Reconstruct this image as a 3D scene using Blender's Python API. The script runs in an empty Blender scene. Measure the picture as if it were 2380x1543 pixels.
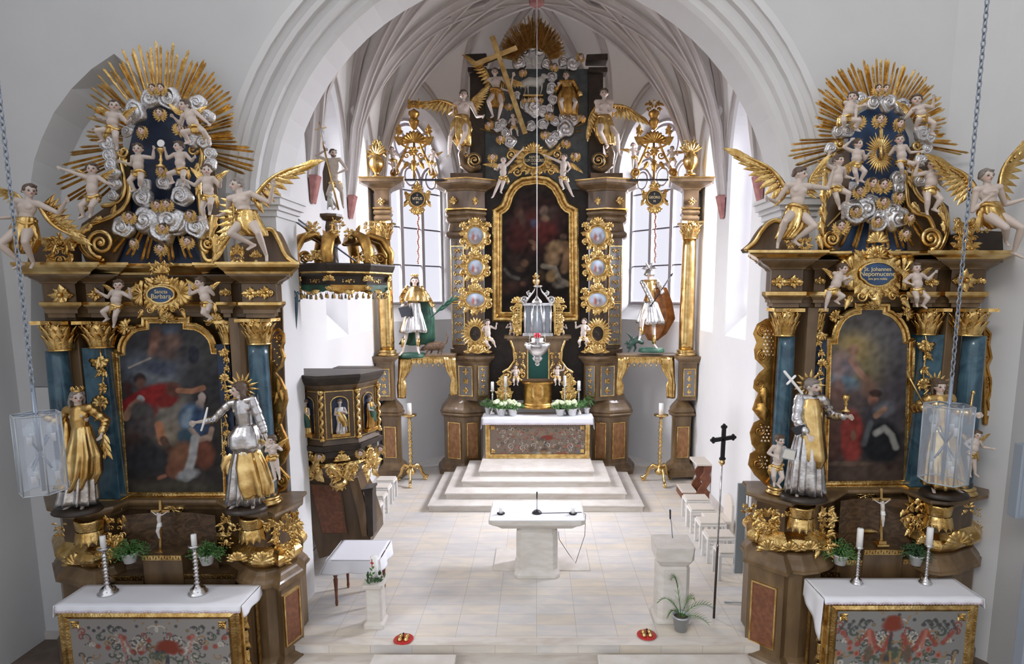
import bpy, bmesh, math, random
import numpy as np
from math import sin, cos, pi, radians, atan2, sqrt, hypot
from mathutils import Vector, Matrix, noise
from mathutils.geometry import tessellate_polygon

sc = bpy.context.scene
col = sc.collection
# ------------------------------------------------------------------ camera
FPX, CX, CY = 1350.0, 1247.0, 857.0
HC, PITCH = 4.7, radians(7.45)
cam_d = bpy.data.cameras.new('camera')
cam = bpy.data.objects.new('camera', cam_d); col.objects.link(cam)
cam.location = (0, 0, HC)
cam.rotation_euler = (radians(90) - PITCH, 0, 0)
cam_d.sensor_width = 36.0
cam_d.lens = FPX / 2380 * 36
cam_d.shift_x = -(CX - 1190) / 2380
cam_d.shift_y = (CY - 771.5) / 2380
cam_d.clip_end = 200
sc.camera = cam
# ------------------------------------------------------------------ view, world, lights
sc.view_settings.view_transform = 'Standard'
sc.view_settings.look = 'None'
sc.view_settings.gamma = 1
sc.view_settings.use_curve_mapping = False
sc.view_settings.exposure = 0.22
world = bpy.data.worlds.new('sky'); sc.world = world
world.use_nodes = True
wn = world.node_tree
bg = wn.nodes['Background']
wtc = wn.nodes.new('ShaderNodeTexCoord'); wsep = wn.nodes.new('ShaderNodeSeparateXYZ')
wr = wn.nodes.new('ShaderNodeValToRGB')
wadd = wn.nodes.new('ShaderNodeMath'); wadd.operation = 'ADD'; wadd.inputs[1].default_value = 0.3
wn.links.new(wtc.outputs['Generated'], wsep.inputs[0]); wn.links.new(wsep.outputs['Z'], wadd.inputs[0]); wn.links.new(wadd.outputs[0], wr.inputs[0])
wr.color_ramp.elements[0].position = 0.1; wr.color_ramp.elements[0].color = (0.50, 0.44, 0.38, 1)
wr.color_ramp.elements[1].position = 0.2; wr.color_ramp.elements[1].color = (0.98, 1.0, 1.06, 1)
wn.links.new(wr.outputs[0], bg.inputs['Color'])
bg.inputs['Strength'].default_value = 0.8

def area_light(name, loc, target, sx, sy, power, color=(1, 1, 1)):
 l = bpy.data.lights.new(name, 'AREA'); l.shape = 'RECTANGLE'; l.size = sx; l.size_y = sy
 l.energy = power; l.color = color
 o = bpy.data.objects.new(name, l); col.objects.link(o); o.location = loc
 o.rotation_euler = (Vector(target) - Vector(loc)).to_track_quat('-Z', 'Y').to_euler()
 return o
# daylight coming through the choir windows and the nave windows
area_light('choir_window_light', (8.2, 11.3, 8.6), (0, 11.3, 4.8), 3.0, 4.2, 4300, (0.95, 0.97, 1))
area_light('choir_window_light', (8.0, 13.6, 8.4), (0, 13.0, 4.8), 2.4, 4.0, 3100, (0.95, 0.97, 1))
area_light('choir_window_light', (-8.2, 11.3, 8.6), (0, 11.3, 4.8), 3.0, 4.2, 4300, (0.95, 0.97, 1))
area_light('apse_window_light', (-5.2, 17.9, 7.6), (-1.0, 13.0, 4.5), 1.8, 4.2, 850, (0.95, 0.97, 1))
area_light('apse_window_light', (5.2, 17.9, 7.6), (1.0, 13.0, 4.5), 1.8, 4.2, 850, (0.95, 0.97, 1))
sun_d = bpy.data.lights.new('daylight', 'SUN'); sun_d.energy = 0.6; sun_d.angle = radians(12); sun_d.color = (1, 0.96, 0.9)
sun = bpy.data.objects.new('daylight', sun_d); col.objects.link(sun)
sun.rotation_euler = Vector((0.62, 0.72, -0.52)).to_track_quat('-Z', 'Y').to_euler()

# ------------------------------------------------------------------ projection helpers (a pixel ray met with an upright plane at distance Y)
def ray(px, py):
 x = (px - CX) / FPX; y = -(py - CY) / FPX
 dy = cos(PITCH) + y * sin(PITCH); dz = -sin(PITCH) + y * cos(PITCH)
 return x / dy, dz / dy
def U(px, py, Y):
 a, b = ray(px, py)
 return Vector((a * Y, Y, HC + b * Y))
def S(py, Y):
 z = U(CX, py, Y).z
 return (Y * cos(PITCH) - (z - HC) * sin(PITCH)) / FPX
def G(px, py, z=0.0):
 a, b = ray(px, py)
 Y = (z - HC) / b
 return Vector((a * Y, Y, z))
def XP(px, py, Y): return U(px, py, Y).x
def ZP(py, Y): return U(CX, py, Y).z

# ------------------------------------------------------------------ materials
MATS = {}
def mat(name, color, rough=0.6, metal=0.0, bump=0.0, bscale=20.0, color2=None, cscale=4.0, cdetail=4.0, stretch=None,
  trans=0.0, emit=0.0, coat=0.0, vcol=False, bdist=0.01, c2pos=(0.4, 0.65), spec=0.5, distort=0.0):
 m = bpy.data.materials.new(name); m.use_nodes = True
 nt = m.node_tree; b = nt.nodes['Principled BSDF']
 b.inputs['Base Color'].default_value = (*color, 1)
 b.inputs['Roughness'].default_value = rough
 b.inputs['Metallic'].default_value = metal
 b.inputs['Specular IOR Level'].default_value = spec
 if coat: b.inputs['Coat Weight'].default_value = coat
 if trans: b.inputs['Transmission Weight'].default_value = trans
 if emit:
  b.inputs['Emission Color'].default_value = (*color, 1); b.inputs['Emission Strength'].default_value = emit
 tc = nt.nodes.new('ShaderNodeTexCoord'); mp = nt.nodes.new('ShaderNodeMapping')
 nt.links.new(tc.outputs['Object'], mp.inputs['Vector'])
 if stretch: mp.inputs['Scale'].default_value = stretch
 if vcol:
  a = nt.nodes.new('ShaderNodeVertexColor'); a.layer_name = 'Col'
  nt.links.new(a.outputs['Color'], b.inputs['Base Color'])
 elif color2:
  n = nt.nodes.new('ShaderNodeTexNoise'); n.inputs['Scale'].default_value = cscale; n.inputs['Detail'].default_value = cdetail
  n.inputs['Distortion'].default_value = distort
  r = nt.nodes.new('ShaderNodeValToRGB')
  r.color_ramp.elements[0].position = c2pos[0]; r.color_ramp.elements[1].position = c2pos[1]
  r.color_ramp.elements[0].color = (*color2, 1); r.color_ramp.elements[1].color = (*color, 1)
  nt.links.new(mp.outputs[0], n.inputs['Vector']); nt.links.new(n.outputs['Fac'], r.inputs['Fac'])
  nt.links.new(r.outputs['Color'], b.inputs['Base Color'])
 if bump:
  n2 = nt.nodes.new('ShaderNodeTexNoise'); n2.inputs['Scale'].default_value = bscale; n2.inputs['Detail'].default_value = 3
  bp = nt.nodes.new('ShaderNodeBump'); bp.inputs['Strength'].default_value = bump; bp.inputs['Distance'].default_value = bdist
  nt.links.new(mp.outputs[0], n2.inputs['Vector']); nt.links.new(n2.outputs['Fac'], bp.inputs['Height'])
  nt.links.new(bp.outputs['Normal'], b.inputs['Normal'])
 MATS[name] = m
 return m
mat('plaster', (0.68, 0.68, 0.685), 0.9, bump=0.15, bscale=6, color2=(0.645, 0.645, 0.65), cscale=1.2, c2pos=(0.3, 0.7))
mat('dimmed_nave_plaster', (0.60, 0.605, 0.61), 0.9, bump=0.15, bscale=6, color2=(0.565, 0.57, 0.58), cscale=1.2, c2pos=(0.3, 0.7))  # same plaster, colour darkened to stand in for the nave's weaker light
mat('vault_plaster', (0.82, 0.80, 0.78), 0.9, bump=0.1, bscale=6)
mat('rib_stone', (0.53, 0.495, 0.475), 0.85, bump=0.15, bscale=9, color2=(0.46, 0.42, 0.40), cscale=1.5)
mat('pink_stone', (0.45, 0.22, 0.20), 0.8, color2=(0.33, 0.14, 0.13), cscale=9)
mat('gold', (0.84, 0.60, 0.25), 0.25, 1.0, bump=0.4, bscale=38, color2=(0.52, 0.32, 0.10), cscale=9, bdist=0.012)
mat('gold_smooth', (0.86, 0.63, 0.28), 0.24, 1.0, bump=0.25, bscale=14, color2=(0.58, 0.37, 0.13), cscale=6, bdist=0.01)
mat('gold_old', (0.62, 0.37, 0.11), 0.4, 1.0, bump=0.3, bscale=30, color2=(0.36, 0.19, 0.05), cscale=8)
mat('gold_ray', (0.70, 0.47, 0.19), 0.42, 0.75, color2=(0.45, 0.27, 0.09), cscale=12)
mat('silver', (0.80, 0.80, 0.81), 0.25, 1.0, bump=0.25, bscale=24, color2=(0.48, 0.46, 0.46), cscale=7, bdist=0.012)
mat('flesh', (0.74, 0.60, 0.52), 0.45, vcol=True)
mat('hair', (0.10, 0.065, 0.045), 0.5, bump=0.6, bscale=60)
mat('grey_hair', (0.22, 0.19, 0.17), 0.5, bump=0.6, bscale=60)
mat('brown_wood', (0.125, 0.075, 0.035), 0.38, bump=0.12, bscale=30, color2=(0.070, 0.040, 0.018), cscale=5, stretch=(1, 1, 0.25), coat=0.15)
mat('light_brown_wood', (0.190, 0.120, 0.058), 0.4, bump=0.12, bscale=30, color2=(0.115, 0.070, 0.032), cscale=5, stretch=(1, 1, 0.3), coat=0.15)
mat('dark_wood', (0.040, 0.026, 0.017), 0.45, color2=(0.022, 0.014, 0.009), cscale=5, bump=0.1)
mat('walnut', (0.115, 0.065, 0.032), 0.35, color2=(0.05, 0.028, 0.014), cscale=5, stretch=(1, 1, 1.6), distort=2.5, coat=0.2)
mat('veneer', (0.38, 0.185, 0.075), 0.4, color2=(0.25, 0.115, 0.045), cscale=14, stretch=(1, 1, 0.5))
mat('red_veneer', (0.22, 0.085, 0.04), 0.4, color2=(0.15, 0.055, 0.028), cscale=18)
mat('blue_marble', (0.050, 0.120, 0.165), 0.25, color2=(0.022, 0.060, 0.095), cscale=4, distort=1.6, stretch=(1, 1, 0.7), coat=0.3)
mat('deep_blue', (0.018, 0.036, 0.085), 0.5, color2=(0.008, 0.015, 0.036), cscale=4)
mat('bright_blue', (0.035, 0.085, 0.20), 0.45, color2=(0.02, 0.045, 0.11), cscale=5)
mat('blue_grey', (0.17, 0.19, 0.20), 0.6, color2=(0.10, 0.12, 0.13), cscale=4)
mat('slate_panel', (0.22, 0.215, 0.22), 0.5)
mat('painting', (0.5, 0.5, 0.5), 0.5, vcol=True, bump=0.08, bscale=60, spec=0.15)
mat('cloth_white', (0.80, 0.81, 0.86), 0.8, bump=0.12, bscale=5)
mat('lace', (0.72, 0.66, 0.72), 0.85, color2=(0.50, 0.40, 0.46), cscale=60)
mat('altar_marble', (0.68, 0.65, 0.61), 0.45, color2=(0.60, 0.56, 0.51), cscale=4, bump=0.05, stretch=(1, 1, 3))
mat('wax', (0.85, 0.85, 0.84), 0.4)
mat('black', (0.012, 0.012, 0.016), 0.4)
mat('iron', (0.02, 0.02, 0.022), 0.5, 0.4)
mat('green_leaf', (0.055, 0.15, 0.035), 0.5, color2=(0.10, 0.23, 0.06), cscale=12)
mat('dark_leaf', (0.03, 0.085, 0.03), 0.5, color2=(0.05, 0.12, 0.045), cscale=10)
mat('pale_flower', (0.80, 0.85, 0.66), 0.6, color2=(0.62, 0.72, 0.42), cscale=30)
mat('ceramic', (0.78, 0.78, 0.77), 0.25)
mat('zinc', (0.50, 0.53, 0.56), 0.35, 0.7)
mat('white_paint', (0.70, 0.685, 0.66), 0.5)
mat('cushion', (0.60, 0.55, 0.49), 0.85)
mat('grey_metal', (0.33, 0.36, 0.38), 0.45, 0.3)
mat('speaker_grey', (0.27, 0.315, 0.375), 0.5)
mat('red_enamel', (0.50, 0.03, 0.03), 0.3)
mat('ruby', (0.45, 0.01, 0.03), 0.15)
mat('red_wood', (0.20, 0.07, 0.03), 0.4, color2=(0.13, 0.04, 0.02), cscale=7)
mat('green_cloth', (0.03, 0.12, 0.07), 0.5, color2=(0.015, 0.06, 0.04), cscale=6)
mat('copper_cloth', (0.36, 0.16, 0.055), 0.35, 0.55, color2=(0.22, 0.085, 0.03), cscale=6, bump=0.2)
mat('teal_velvet', (0.01, 0.10, 0.085), 0.6)
mat('beast_fur', (0.17, 0.10, 0.055), 0.7, color2=(0.08, 0.045, 0.025), cscale=20, bump=0.5)
mat('dragon_skin', (0.035, 0.085, 0.06), 0.45, bump=0.5, color2=(0.015, 0.035, 0.03), cscale=14)
mat('lamb_white', (0.45, 0.44, 0.40), 0.6, bump=0.4)
mat('chain_metal', (0.23, 0.27, 0.33), 0.4, 0.6)
mat('cord', (0.68, 0.66, 0.64), 0.6)
mat('window_lead', (0.16, 0.15, 0.18), 0.6)
mat('window_stone', (0.50, 0.47, 0.51), 0.8)
mat('book_black', (0.02, 0.022, 0.028), 0.5)
mat('paper', (0.65, 0.63, 0.58), 0.8)
mat('rosary_red', (0.28, 0.09, 0.05), 0.5)
mat('letter_gold', (0.80, 0.66, 0.36), 0.4)
mat('label_black', (0.015, 0.017, 0.022), 0.35)
mat('socket_white', (0.62, 0.62, 0.6), 0.4)
mat('earth', (0.10, 0.08, 0.06), 0.9)

def glass_mat(name, tint, alpha, glow=0.0):
 m = bpy.data.materials.new(name); m.use_nodes = True; nt = m.node_tree
 for n in list(nt.nodes):
  if n.type != 'OUTPUT_MATERIAL': nt.nodes.remove(n)
 out = [n for n in nt.nodes if n.type == 'OUTPUT_MATERIAL'][0]
 tr = nt.nodes.new('ShaderNodeBsdfTransparent'); tr.inputs[0].default_value = (*tint, 1)
 gl = nt.nodes.new('ShaderNodeBsdfPrincipled'); gl.inputs['Base Color'].default_value = (*tint, 1); gl.inputs['Roughness'].default_value = 0.12
 mx = nt.nodes.new('ShaderNodeMixShader'); mx.inputs[0].default_value = alpha
 nt.links.new(tr.outputs[0], mx.inputs[1]); nt.links.new(gl.outputs[0], mx.inputs[2]); nt.links.new(mx.outputs[0], out.inputs[0])
 MATS[name] = m
glass_mat('window_glass', (0.98, 0.97, 1.0), 0.04)
glass_mat('lantern_glass', (0.93, 0.95, 0.98), 0.10)
glass_mat('clear_glass', (0.95, 0.97, 0.98), 0.15)
glass_mat('vitrine_glass', (0.80, 0.85, 0.90), 0.2)

def floor_mat():
 m = bpy.data.materials.new('marble_floor'); m.use_nodes = True; nt = m.node_tree; b = nt.nodes['Principled BSDF']
 L = nt.links.new
 tc = nt.nodes.new('ShaderNodeTexCoord'); mp = nt.nodes.new('ShaderNodeMapping')
 mp.inputs['Rotation'].default_value = (0, 0, radians(90)); L(tc.outputs['Object'], mp.inputs['Vector'])
 br = nt.nodes.new('ShaderNodeTexBrick')
 br.inputs['Scale'].default_value = 1.0; br.inputs['Mortar Size'].default_value = 0.004; br.inputs['Brick Width'].default_value = 0.27
 br.inputs['Row Height'].default_value = 0.56; br.offset = 0.0; br.inputs['Bias'].default_value = 0.0
 br.inputs['Color1'].default_value = (0, 0, 0, 1); br.inputs['Color2'].default_value = (1, 1, 1, 1); br.inputs['Mortar'].default_value = (0.5, 0.5, 0.5, 1)
 L(mp.outputs[0], br.inputs['Vector'])
 # tile tint: a random value for every slab, picked through a ramp of cream, grey and ochre
 ramp = nt.nodes.new('ShaderNodeValToRGB'); e = ramp.color_ramp.elements
 e[0].position = 0.0; e[0].color = (0.66, 0.645, 0.63, 1); e[1].position = 1.0; e[1].color = (0.70, 0.66, 0.60, 1)
 for p, c in ((0.25, (0.70, 0.67, 0.63)), (0.5, (0.665, 0.65, 0.635)), (0.62, (0.70, 0.665, 0.61)), (0.96, (0.70, 0.64, 0.55))):
  k = e.new(p); k.color = (*c, 1)
 L(br.outputs['Color'], ramp.inputs['Fac'])
 n = nt.nodes.new('ShaderNodeTexNoise'); n.inputs['Scale'].default_value = 2.2; n.inputs['Detail'].default_value = 6; n.inputs['Distortion'].default_value = 0.6
 mp2 = nt.nodes.new('ShaderNodeMapping'); mp2.inputs['Scale'].default_value = (1, 3.0, 3.0); L(tc.outputs['Object'], mp2.inputs['Vector']); L(mp2.outputs[0], n.inputs['Vector'])
 r2 = nt.nodes.new('ShaderNodeValToRGB'); r2.color_ramp.elements[0].position = 0.35; r2.color_ramp.elements[1].position = 0.7
 r2.color_ramp.elements[0].color = (0.86, 0.87, 0.9, 1); r2.color_ramp.elements[1].color = (1.06, 1.02, 0.96, 1)
 L(n.outputs['Fac'], r2.inputs['Fac'])
 mu = nt.nodes.new('ShaderNodeMixRGB'); mu.blend_type = 'MULTIPLY'; mu.inputs[0].default_value = 1
 L(ramp.outputs[0], mu.inputs[1]); L(r2.outputs[0], mu.inputs[2])
 mo = nt.nodes.new('ShaderNodeMixRGB'); mo.inputs[2].default_value = (0.45, 0.42, 0.38, 1)
 L(br.outputs['Fac'], mo.inputs[0]); L(mu.outputs[0], mo.inputs[1]); L(mo.outputs[0], b.inputs['Base Color'])
 b.inputs['Roughness'].default_value = 0.28
 MATS['marble_floor'] = m
floor_mat()
mat('step_marble', (0.68, 0.64, 0.59), 0.35, color2=(0.58, 0.52, 0.46), cscale=2.6, cdetail=8, stretch=(0.7, 2, 2.5), distort=0.8, c2pos=(0.38, 0.6))
mat('nave_floor', (0.16, 0.12, 0.095), 0.5, color2=(0.11, 0.08, 0.06), cscale=4)

# ------------------------------------------------------------------ mesh builder; shapes are given in a frame (u right, v down, w out of the plane)
class Frame:
 """An upright plane at distance Y. u, v are read off the plane, w stands out of it; all three share one scale."""
 def __init__(s, Y, py=None):
  s.Y = Y
 def __call__(s, u, v, w=0.0):
  p = U(u, v, s.Y)
  p.y -= w * S(v, s.Y)
  return p
class World:
 def __call__(s, u, v, w=0.0): return Vector((u, v, w))
class Turned:
 """A panel turned about its upright axis: u, v in metres from the origin point."""
 def __init__(s, o, ang): s.o = Vector(o); s.c = cos(ang); s.s = sin(ang)
 def __call__(s, u, v, w=0.0):
  return s.o + Vector((u * s.c + w * s.s, u * s.s - w * s.c, -v))
WORLD = World()
LOC = {}
class MB:
 def __init__(s, fr=WORLD):
  s.v = []; s.f = []; s.sm = []; s.fr = fr
 def add(s, vs, fs, smooth=True):
  n = len(s.v); s.v.extend(s.fr(*p) for p in vs)
  s.f.extend(tuple(i + n for i in f) for f in fs); s.sm.extend([smooth] * len(fs))
 def box(s, u0, u1, v0, v1, w0, w1):
  vs = [(a, b, c) for a in (u0, u1) for b in (v0, v1) for c in (w0, w1)]
  s.add(vs, [(0, 1, 3, 2), (4, 6, 7, 5), (0, 4, 5, 1), (2, 3, 7, 6), (0, 2, 6, 4), (1, 5, 7, 3)], False)
 def slab(s, outline, w0, w1, holes=(), smooth=False):
  rings = [list(outline)] + [list(h) for h in holes]
  flat = [p for r in rings for p in r]; n = len(flat)
  tris = tessellate_polygon([[Vector((p[0], p[1], 0)) for p in r] for r in rings])
  vs = [(p[0], p[1], w1) for p in flat] + [(p[0], p[1], w0) for p in flat]
  fs = [tuple(t) for t in tris] + [tuple(i + n for i in reversed(t)) for t in tris]
  k = 0
  for r in rings:
   m = len(r)
   for i in range(m):
    a = k + i; b = k + (i + 1) % m
    fs.append((a, b, b + n, a + n))
   k += m
  s.add(vs, fs, smooth)
 def frame_sweep(s, outline, prof, smooth=False, closed=True):
  """A moulding run round an outline: prof = list of (inset, w)."""
  n = len(outline); offs = []
  for i in range(n):
   p = Vector(outline[i][:2])
   a = Vector(outline[i - 1][:2]) if (closed or i > 0) else None
   b = Vector(outline[(i + 1) % n][:2]) if (closed or i < n - 1) else None
   if a is None: d = (b - p).normalized(); nn = Vector((-d.y, d.x))
   elif b is None: d = (p - a).normalized(); nn = Vector((-d.y, d.x))
   else:
    d1 = (p - a).normalized(); d2 = (b - p).normalized()
    n1 = Vector((-d1.y, d1.x)); n2 = Vector((-d2.y, d2.x)); nn = n1 + n2
    if nn.length < 1e-6: nn = n1
    nn.normalize(); nn /= max(0.35, nn.dot(n1))
   offs.append((p, nn))
  vs = []; fs = []; k = len(prof)
  for (p, nn) in offs:
   for (o, w) in prof: q = p + nn * o; vs.append((q.x, q.y, w))
  for i in range(n if closed else n - 1):
   j = (i + 1) % n
   for t in range(k - 1): fs.append((i * k + t, j * k + t, j * k + t + 1, i * k + t + 1))
  s.add(vs, fs, smooth)
 def lathe(s, prof, u=0, v=0, w=0, n=20, smooth=True, axis='v', squash=1.0, flute=0, fl=0.0):
  """prof = list of (radius, height along axis). axis 'v': upright in a frame; 'z': upright in the world."""
  vs = []; fs = []
  for (r, h) in prof:
   for i in range(n):
    a = 2 * pi * i / n
    rr = r * (1 + fl * (abs(cos(a * flute / 2)) - 0.5)) if flute else r
    if axis == 'v': vs.append((u + rr * cos(a), v + h, w + rr * sin(a) * squash))
    else: vs.append((u + rr * cos(a), v + rr * sin(a) * squash, w + h))
  for k in range(len(prof) - 1):
   for i in range(n):
    j = (i + 1) % n; fs.append((k * n + i, k * n + j, (k + 1) * n + j, (k + 1) * n + i))
  fs.append(tuple(range(n))[::-1]); fs.append(tuple((len(prof) - 1) * n + i for i in range(n)))
  s.add(vs, fs, smooth)
 def ell(s, u, v, w, ru, rv, rw, rot=0.0, n=10, m=7, R=None):
  vs = []; fs = []; c, d = cos(rot), sin(rot)
  for k in range(1, m):
   ph = pi * k / m
   for i in range(n):
    a = 2 * pi * i / n
    x = ru * sin(ph) * cos(a); y = -rv * cos(ph); z = rw * sin(ph) * sin(a)
    if R is not None: q = R @ Vector((x, y, z)); x, y, z = q
    else: x, y = x * c - y * d, x * d + y * c
    vs.append((u + x, v + y, w + z))
  for sg in (-1, 1):
   x, y, z = 0, sg * rv, 0
   if R is not None: x, y, z = R @ Vector((x, y, z))
   else: x, y = -y * d, y * c
   vs.append((u + x, v + y, w + z))
  for k in range(m - 2):
   for i in range(n):
    j = (i + 1) % n; fs.append((k * n + i, k * n + j, (k + 1) * n + j, (k + 1) * n + i))
  t = (m - 1) * n
  for i in range(n):
   j = (i + 1) % n; fs.append((i, t, j)); fs.append(((m - 2) * n + i, (m - 2) * n + j, t + 1))
  s.add(vs, fs, True)
 def tube(s, pts, r, n=8, caps=True, flat=1.0, round_ends=False):
  P = [Vector(p if len(p) == 3 else (p[0], p[1], 0)) for p in pts]; m = len(P)
  if not hasattr(r, '__len__'): r = [r] * m
  r = list(r)
  if round_ends:
   d0 = (P[0] - P[1]).normalized(); d1 = (P[-1] - P[-2]).normalized()
   e = [(0.5, 0.87), (0.87, 0.5), (1.0, 0.08)]
   P = [P[0] + d0 * r[0] * a for a, b in reversed(e)] + P + [P[-1] + d1 * r[-1] * a for a, b in e]
   r = [r[0] * b for a, b in reversed(e)] + r + [r[-1] * b for a, b in e]; m = len(P)
  vs = []; fs = []; up = Vector((0, 0, 1)); prev = None
  for i in range(m):
   t = (P[min(i + 1, m - 1)] - P[max(i - 1, 0)])
   if t.length < 1e-9: t = Vector((0, 1, 0))
   t.normalize()
   if prev is None:
    a = up if abs(t.dot(up)) < 0.92 else Vector((1, 0, 0))
    x = t.cross(a).normalized()
   else:
    x = (prev - t * prev.dot(t))
    x = x.normalized() if x.length > 1e-6 else t.orthogonal().normalized()
   prev = x; y = t.cross(x)
   for k in range(n):
    a = 2 * pi * k / n; q = P[i] + (x * cos(a) + y * sin(a) * flat) * r[i]; vs.append(tuple(q))
  for i in range(m - 1):
   for k in range(n):
    j = (k + 1) % n; fs.append((i * n + k, i * n + j, (i + 1) * n + j, (i + 1) * n + k))
  if caps: fs.append(tuple(range(n))[::-1]); fs.append(tuple((m - 1) * n + k for k in range(n)))
  s.add(vs, fs, True)
 # -------- carved ornament
 def leaf(s, u, v, ang, ln, wd, h=None, w=0.0, curl=0.3, lobes=3, bend=0.0, nu=9, nv=5):
  h = wd * 0.45 if h is None else h
  vs = []; fs = []; a = radians(ang)
  x, y = u, v; step = ln / (nu - 1); spine = []
  for i in range(nu):
   t = i / (nu - 1); spine.append((x, y, a))
   a += radians(bend) / (nu - 1); x += cos(a) * step; y += sin(a) * step
  for side in (1, -1):
   for i in range(nu):
    t = i / (nu - 1); x, y, a = spine[i]
    ww = wd * 0.5 * (sin(pi * min(1, t * 0.92 + 0.08) ** 0.75) + 0.04) * (1 + (0.22 * sin(2 * pi * lobes * t) if lobes else 0))
    lift = curl * h * 2.0 * t * t
    for j in range(nv):
     q = -1 + 2 * j / (nv - 1)
     hh = h * (1 - abs(q) ** 1.6) * (0.35 + 0.65 * sin(pi * (0.15 + 0.8 * t))) - (h * 0.28 if j == nv // 2 else 0)
     zz = w + lift + (max(0, hh) if side == 1 else -0.12 * h * (1 - q * q))
     vs.append((x - sin(a) * ww * q, y + cos(a) * ww * q, zz))
  n = nu * nv
  for i in range(nu - 1):
   for j in range(nv - 1):
    k = i * nv + j
    fs.append((k, k + 1, k + nv + 1, k + nv)); fs.append((n + k, n + k + nv, n + k + nv + 1, n + k + 1))
  s.add(vs, fs, True)
 def scroll(s, u, v, r, ang=0, turns=1.6, sg=1, th=None, w=0.0, tail=None, ends=0.45):
  th = r * 0.22 if th is None else th
  pts = []; rad = []; N = int(14 * turns) + 4
  for i in range(N):
   t = i / (N - 1); rr = r * (0.12 + 0.88 * t); a = radians(ang) - sg * 2 * pi * turns * (1 - t)
   pts.append((u + rr * cos(a), v + rr * sin(a), w + th * 0.8 + (1 - t) * th * 0.8)); rad.append(th * (0.6 + 0.4 * t))
  if tail:
   for k, q in enumerate(tail): pts.append((q[0], q[1], w + th * 0.8)); rad.append(th * (1 - (1 - ends) * (k + 1) / len(tail)))
  s.tube(pts, rad, 7)
  s.ell(u, v, w + th * 1.5, r * 0.2, r * 0.2, th * 0.9, n=8, m=5)
 def shell(s, u, v, r, ang=-90, spread=150, n=7, w=0.0, h=None):
  h = r * 0.3 if h is None else h
  vs = [(u, v, w + h * 0.5)]; fs = []; M = n * 4 + 1; K = 4
  for k in range(1, K + 1):
   for i in range(M):
    t = i / (M - 1); a = radians(ang - spread / 2 + spread * t)
    g = abs(sin(pi * n * t)); rr = r * k / K * (1 + (0.13 * g - 0.04) * (k / K))
    vs.append((u + rr * cos(a), v + rr * sin(a), w + (h * (0.35 + 0.65 * sin(pi * 0.8 * k / K)) * (0.55 + 0.45 * g) if k < K or True else 0)))
  for i in range(M - 1): fs.append((0, 1 + i, 2 + i))
  for k in range(K - 1):
   for i in range(M - 1):
    a = 1 + k * M + i; fs.append((a, a + M, a + M + 1, a + 1))
  b = len(vs)
  for i in range(M):
   q = vs[1 + (K - 1) * M + i]; vs.append((q[0], q[1], w - h * 0.1))
  for i in range(M - 1): a = 1 + (K - 1) * M + i; fs.append((a, b + i, b + i + 1, a + 1))
  s.add(vs, fs, True)
 def rosette(s, u, v, r, n=4, w=0.0, rot=0):
  for i in range(n):
   a = rot + 360 * i / n
   s.leaf(u, v, a, r, r * 0.85, h=r * 0.28, w=w, lobes=0, curl=0.4, nu=6)
  s.ell(u, v, w + r * 0.28, r * 0.25, r * 0.25, r * 0.2, n=8, m=5)
 def rocaille(s, u0, v0, u1, v1, seed=0, n=16, w=0.0, sym=True, size=None, dirs=None, h=None):
  """A cluster of carved leaves, curls and buds filling a field, mirrored about its upright middle."""
  R = random.Random(seed); cx = (u0 + u1) / 2; W = abs(u1 - u0); H = abs(v1 - v0)
  size = size or min(W, H) * 0.42
  for i in range(n):
   x = R.random() * 0.5 * W * 0.86; y = v0 + (0.08 + 0.84 * R.random()) * (v1 - v0)
   k = R.random(); ln = size * (0.7 + 0.6 * R.random()); a = R.uniform(-100, 80) if dirs is None else R.uniform(*dirs)
   bd = R.uniform(-70, 70); ww = w + R.random() * size * 0.15
   sides = (1, -1) if sym else (R.choice((1, -1)),)
   for sg in sides:
    X = cx + sg * x; A = a if sg > 0 else 180 - a
    if k < 0.55: s.leaf(X, y, A, ln, ln * 0.5, w=ww, bend=bd * sg, curl=0.5, h=h or ln * 0.2)
    elif k < 0.85: s.scroll(X, y, ln * 0.33, ang=A, turns=1.2, sg=sg, w=ww)
    else: s.ell(X, y, ww + ln * 0.1, ln * 0.18, ln * 0.18, ln * 0.18, n=8, m=6)
 def loft(s, rings, folds=9, amp=(0.02, 0.2), seed=0, n=72, caps=True, sharp=1.4):
  """Draped cloth: rings of (u, v, ru, rw[, w]) top to bottom, with folds that deepen towards the hem."""
  R = random.Random(seed); ph = [R.uniform(0, 6.28) for _ in range(4)]; vs = []; fs = []; m = len(rings) 
  # refine
  ref = []
  for i in range(m - 1):
   A = list(rings[i]) + [0] * (5 - len(rings[i])); B = list(rings[i + 1]) + [0] * (5 - len(rings[i + 1]))
   for k in range(4):
    t = k / 4; ref.append([A[q] + (B[q] - A[q]) * t for q in range(5)])
  ref.append(B)
  M = len(ref)
  for i, (u, v, ru, rw, w) in enumerate(ref):
   t = i / (M - 1); am = amp[0] + (amp[1] - amp[0]) * t
   for k in range(n):
    a = 2 * pi * k / n
    f = sin(folds * a + ph[0] + 1.1 * sin(2 * a + ph[1]) + 0.8 * t) + 0.45 * sin((folds * 1.7) // 1 * a + ph[2] - t)
    f = (abs(f) ** (1 / sharp)) * (1 if f > 0 else -1)
    g = 1 + am * f * 0.6
    vs.append((u + ru * g * cos(a), v + am * ru * 0.25 * sin(3 * a + ph[3]), w + rw * g * sin(a)))
  for i in range(M - 1):
   for k in range(n):
    j = (k + 1) % n; fs.append((i * n + k, i * n + j, (i + 1) * n + j, (i + 1) * n + k))
  if caps: fs.append(tuple(range(n))[::-1]); fs.append(tuple((M - 1) * n + k for k in range(n)))
  s.add(vs, fs, True)
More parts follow.
